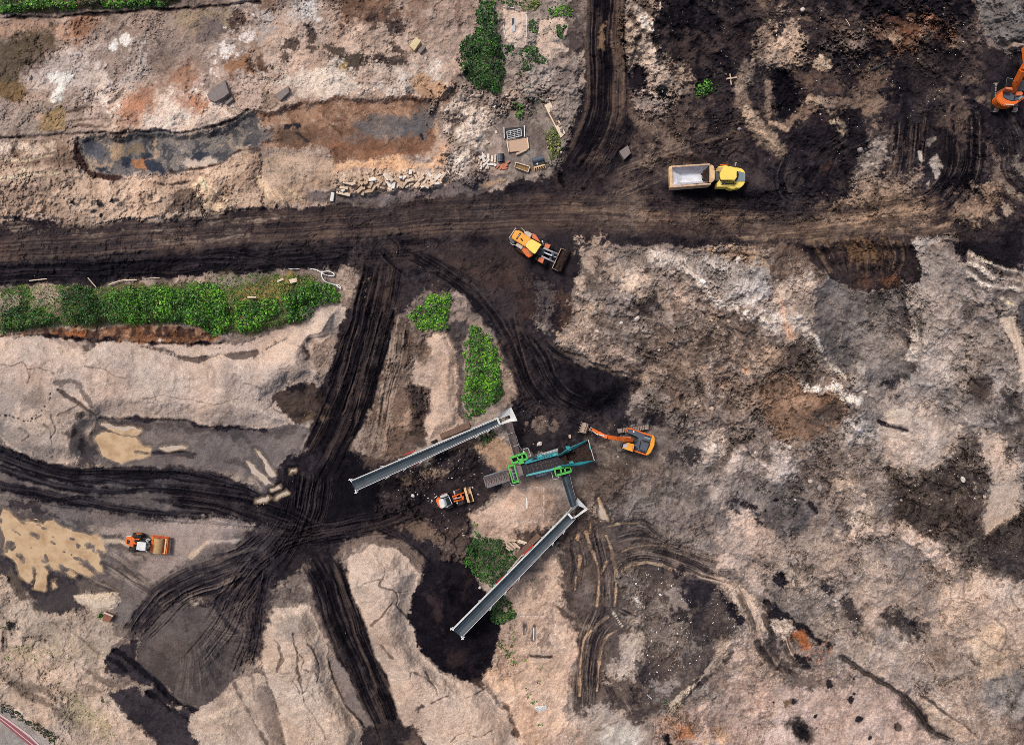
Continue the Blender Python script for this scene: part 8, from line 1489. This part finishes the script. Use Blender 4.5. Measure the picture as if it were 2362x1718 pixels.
# slabs
def slab(t, pts, h, m, label): q = U(t, pts); g_ = max(ground(*p) for p in q); top = [W(*p, g_ + h) for p in q]; return tag(MB().prism(top, g_ - .5).build('stone_slab', m, None, .03, base=G(*q[0])), label, 'slab')
SLB = mat('grey slab', (136,124,120), .8, dirt=(108,98,94), dirt_amt=.6, scale=2); SLY = mat('yellowish slab', (222,204,160), .8, dirt=(190,168,130), dirt_amt=.6, scale=2)
slab('a', [(1312,600),(1345,560),(1425,508),(1452,590),(1420,618),(1362,648),(1325,632)], .35, SLB, 'big grey slab broken out in the white part of the upper field'); slab('b', [(945,290),(988,235),(1020,262),(978,322)], .5, SLY, 'yellowish rectangular slab in the upper field below the brown smear'); slab('b', [(1000,320),(1035,285),(1052,300),(1015,342)], .35, SLB, 'small grey slab touching the yellowish slab'); slab('b', [(88,604),(178,545),(184,585),(128,640)], .35, SLB, 'grey slanted slab at the left end of the rust trench'); slab('c', [(628,960),(682,922),(702,972),(660,1012)], .3, SLB, 'flat grey slab on dark soil at the foot of the north lane'); slab('a', [(1425,655),(1470,615),(1480,630),(1436,668)], .35, SLB, 'narrow grey slab right below the big broken one')
# sandy plot with a pit cover
s = Sheet(1145, 10, 2.75*1.0); pc_ = thing('pit_cover', G(1183, 57), 'narrow dark steel cover set in the sandy plot at the top', 'cover'); q = [(1179,41),(1187,41),(1188,73),(1181,74)]
MB().prism([G(*p, .14) for p in q], ground(1183,57) - .2).build('frame', GRAT, pc_); MB().prism([G(1183+(p[0]-1183)*.7, 57+(p[1]-57)*.88, .18) for p in q], ground(1183,57) - .1).build('lid', BLK, pc_)
for k, pts in enumerate(([(-108,45),(-40,50)],[(-108,160),(-90,250)],[(40,50),(42,240)],[(-75,270),(-20,268)])): line('marker_tape', 'c', pts, .07, .03, WHT, ('white tape along the top of the sandy plot','white tape along the left of the sandy plot','white tape along the right of the sandy plot','white tape along the bottom of the sandy plot')[k], 'tape', .12)
# rusty bin by the mound
s = Sheet(0, 1118, 2.75); s.z0 = s.g(685, 840); rb_ = thing('rusty_bin', s(685, 840, 0), 'rusty square bin with a white rim in the sand by the grey mound', 'bin')
MB().prism(s.P([(660,808),(718,832),(694,872),(648,860)], .7), s.z0 - .2).build('bin_shell', mat('rust plate', (146,96,74), .85, dirt=(104,68,54), dirt_amt=.7, scale=5), rb_, .03); MB().bar(s(660,808,.76), s(718,832,.76), .2, .1).build('rim', WHTD, rb_)
tag(MB().lathe_axis(s(648,866,.1), Vector((0,0,1)), [(0,.2),(0,.28),(.12,.28),(.12,.06)], 20).build('white_disc', WHT, None, base=s(648,866,0)), 'round white disc against the rusty bin', 'disc')
for k, (x0, y0, x1, y1, lb) in enumerate(((42,82,44,150,'white pipe upright in the sandy plot right below the screen'),(86,905,85,980,'white pipe in its slot on the sand right of the peat heap'))): q = U('k', [(x0,y0),(x1,y1)]); pp = [G(*q[0],.1), G(*q[1],.1)]; tag(MB().cyl(pp[0], pp[1], .11, 12).build('pipe', WHT, None, base=pp[0]), lb, 'pipe')
line('pipe', 'k', [(805,1330),(835,1355)], .16, .14, GRAT, 'short white pipe on dark ground above the trench edge', 'pipe', .1); line('board', 'd', [(518,122),(545,165)], .1, .08, WOOD, 'thin stick on black soil near the top right heap', 'stick', .1); line('board', 'd', [(678,442),(775,398)], .16, .12, DKST, 'dark plank on the black soil left of the brown smear', 'plank', .15)
# ------------------------------------------------------------------ cycle path in the corner
s = Sheet(0, 1600, 13.98); PATHZ = ground(20, 1690)
def strip(name, pts, dz, m, label=None):
    mb = MB(); q = [W(*s.uv(x, y), PATHZ + dz) for x, y in pts]; n = len(q)//2; mb.add(q, [(i, i+1, 2*n-2-i, 2*n-1-i) for i in range(n-1)]); o = mb.build(name, m, None, base=q[0]); o['kind'] = 'structure'; return o
RED = mat('red asphalt', (150,86,92), .85, dirt=(128,76,82), dirt_amt=.6, scale=5); KRB = mat('kerb stone', (214,192,186), .85, dirt=(180,160,154), dirt_amt=.5, scale=5); PAV = mat('grey paving', (168,158,154), .9, dirt=(134,126,124), dirt_amt=.8, scale=9)
strip('pavement', [(-1200,-120),(40,655),(700,1160),(1480,1740),(1800,1980),(1560,1980),(1240,1740),(520,1130),(0,690),(-1200,-90)], .02, PAV); strip('cycle_path', [(-1200,-60),(0,700),(480,1030),(1280,1700),(1620,1960),(1320,1960),(1000,1700),(460,1250),(0,870),(-1200,40)], .03, RED)
def kerb_line(pts, w_, name, h=.1):
    mb = MB(); mb.poly([W(*s.uv(x, y), PATHZ + h/2) for x, y in pts], w_, h); o = mb.build(name, KRB, None, base=W(*s.uv(*pts[0]), PATHZ)); o['kind'] = 'structure'
kerb_line([(-1200,-80),(30,680),(340,890),(640,1110),(980,1360),(1260,1640),(1600,1930)], .22, 'kerb'); kerb_line([(-1200,20),(0,780),(260,980),(560,1230),(1080,1650),(1420,1930)], .10, 'path_edging', .05)
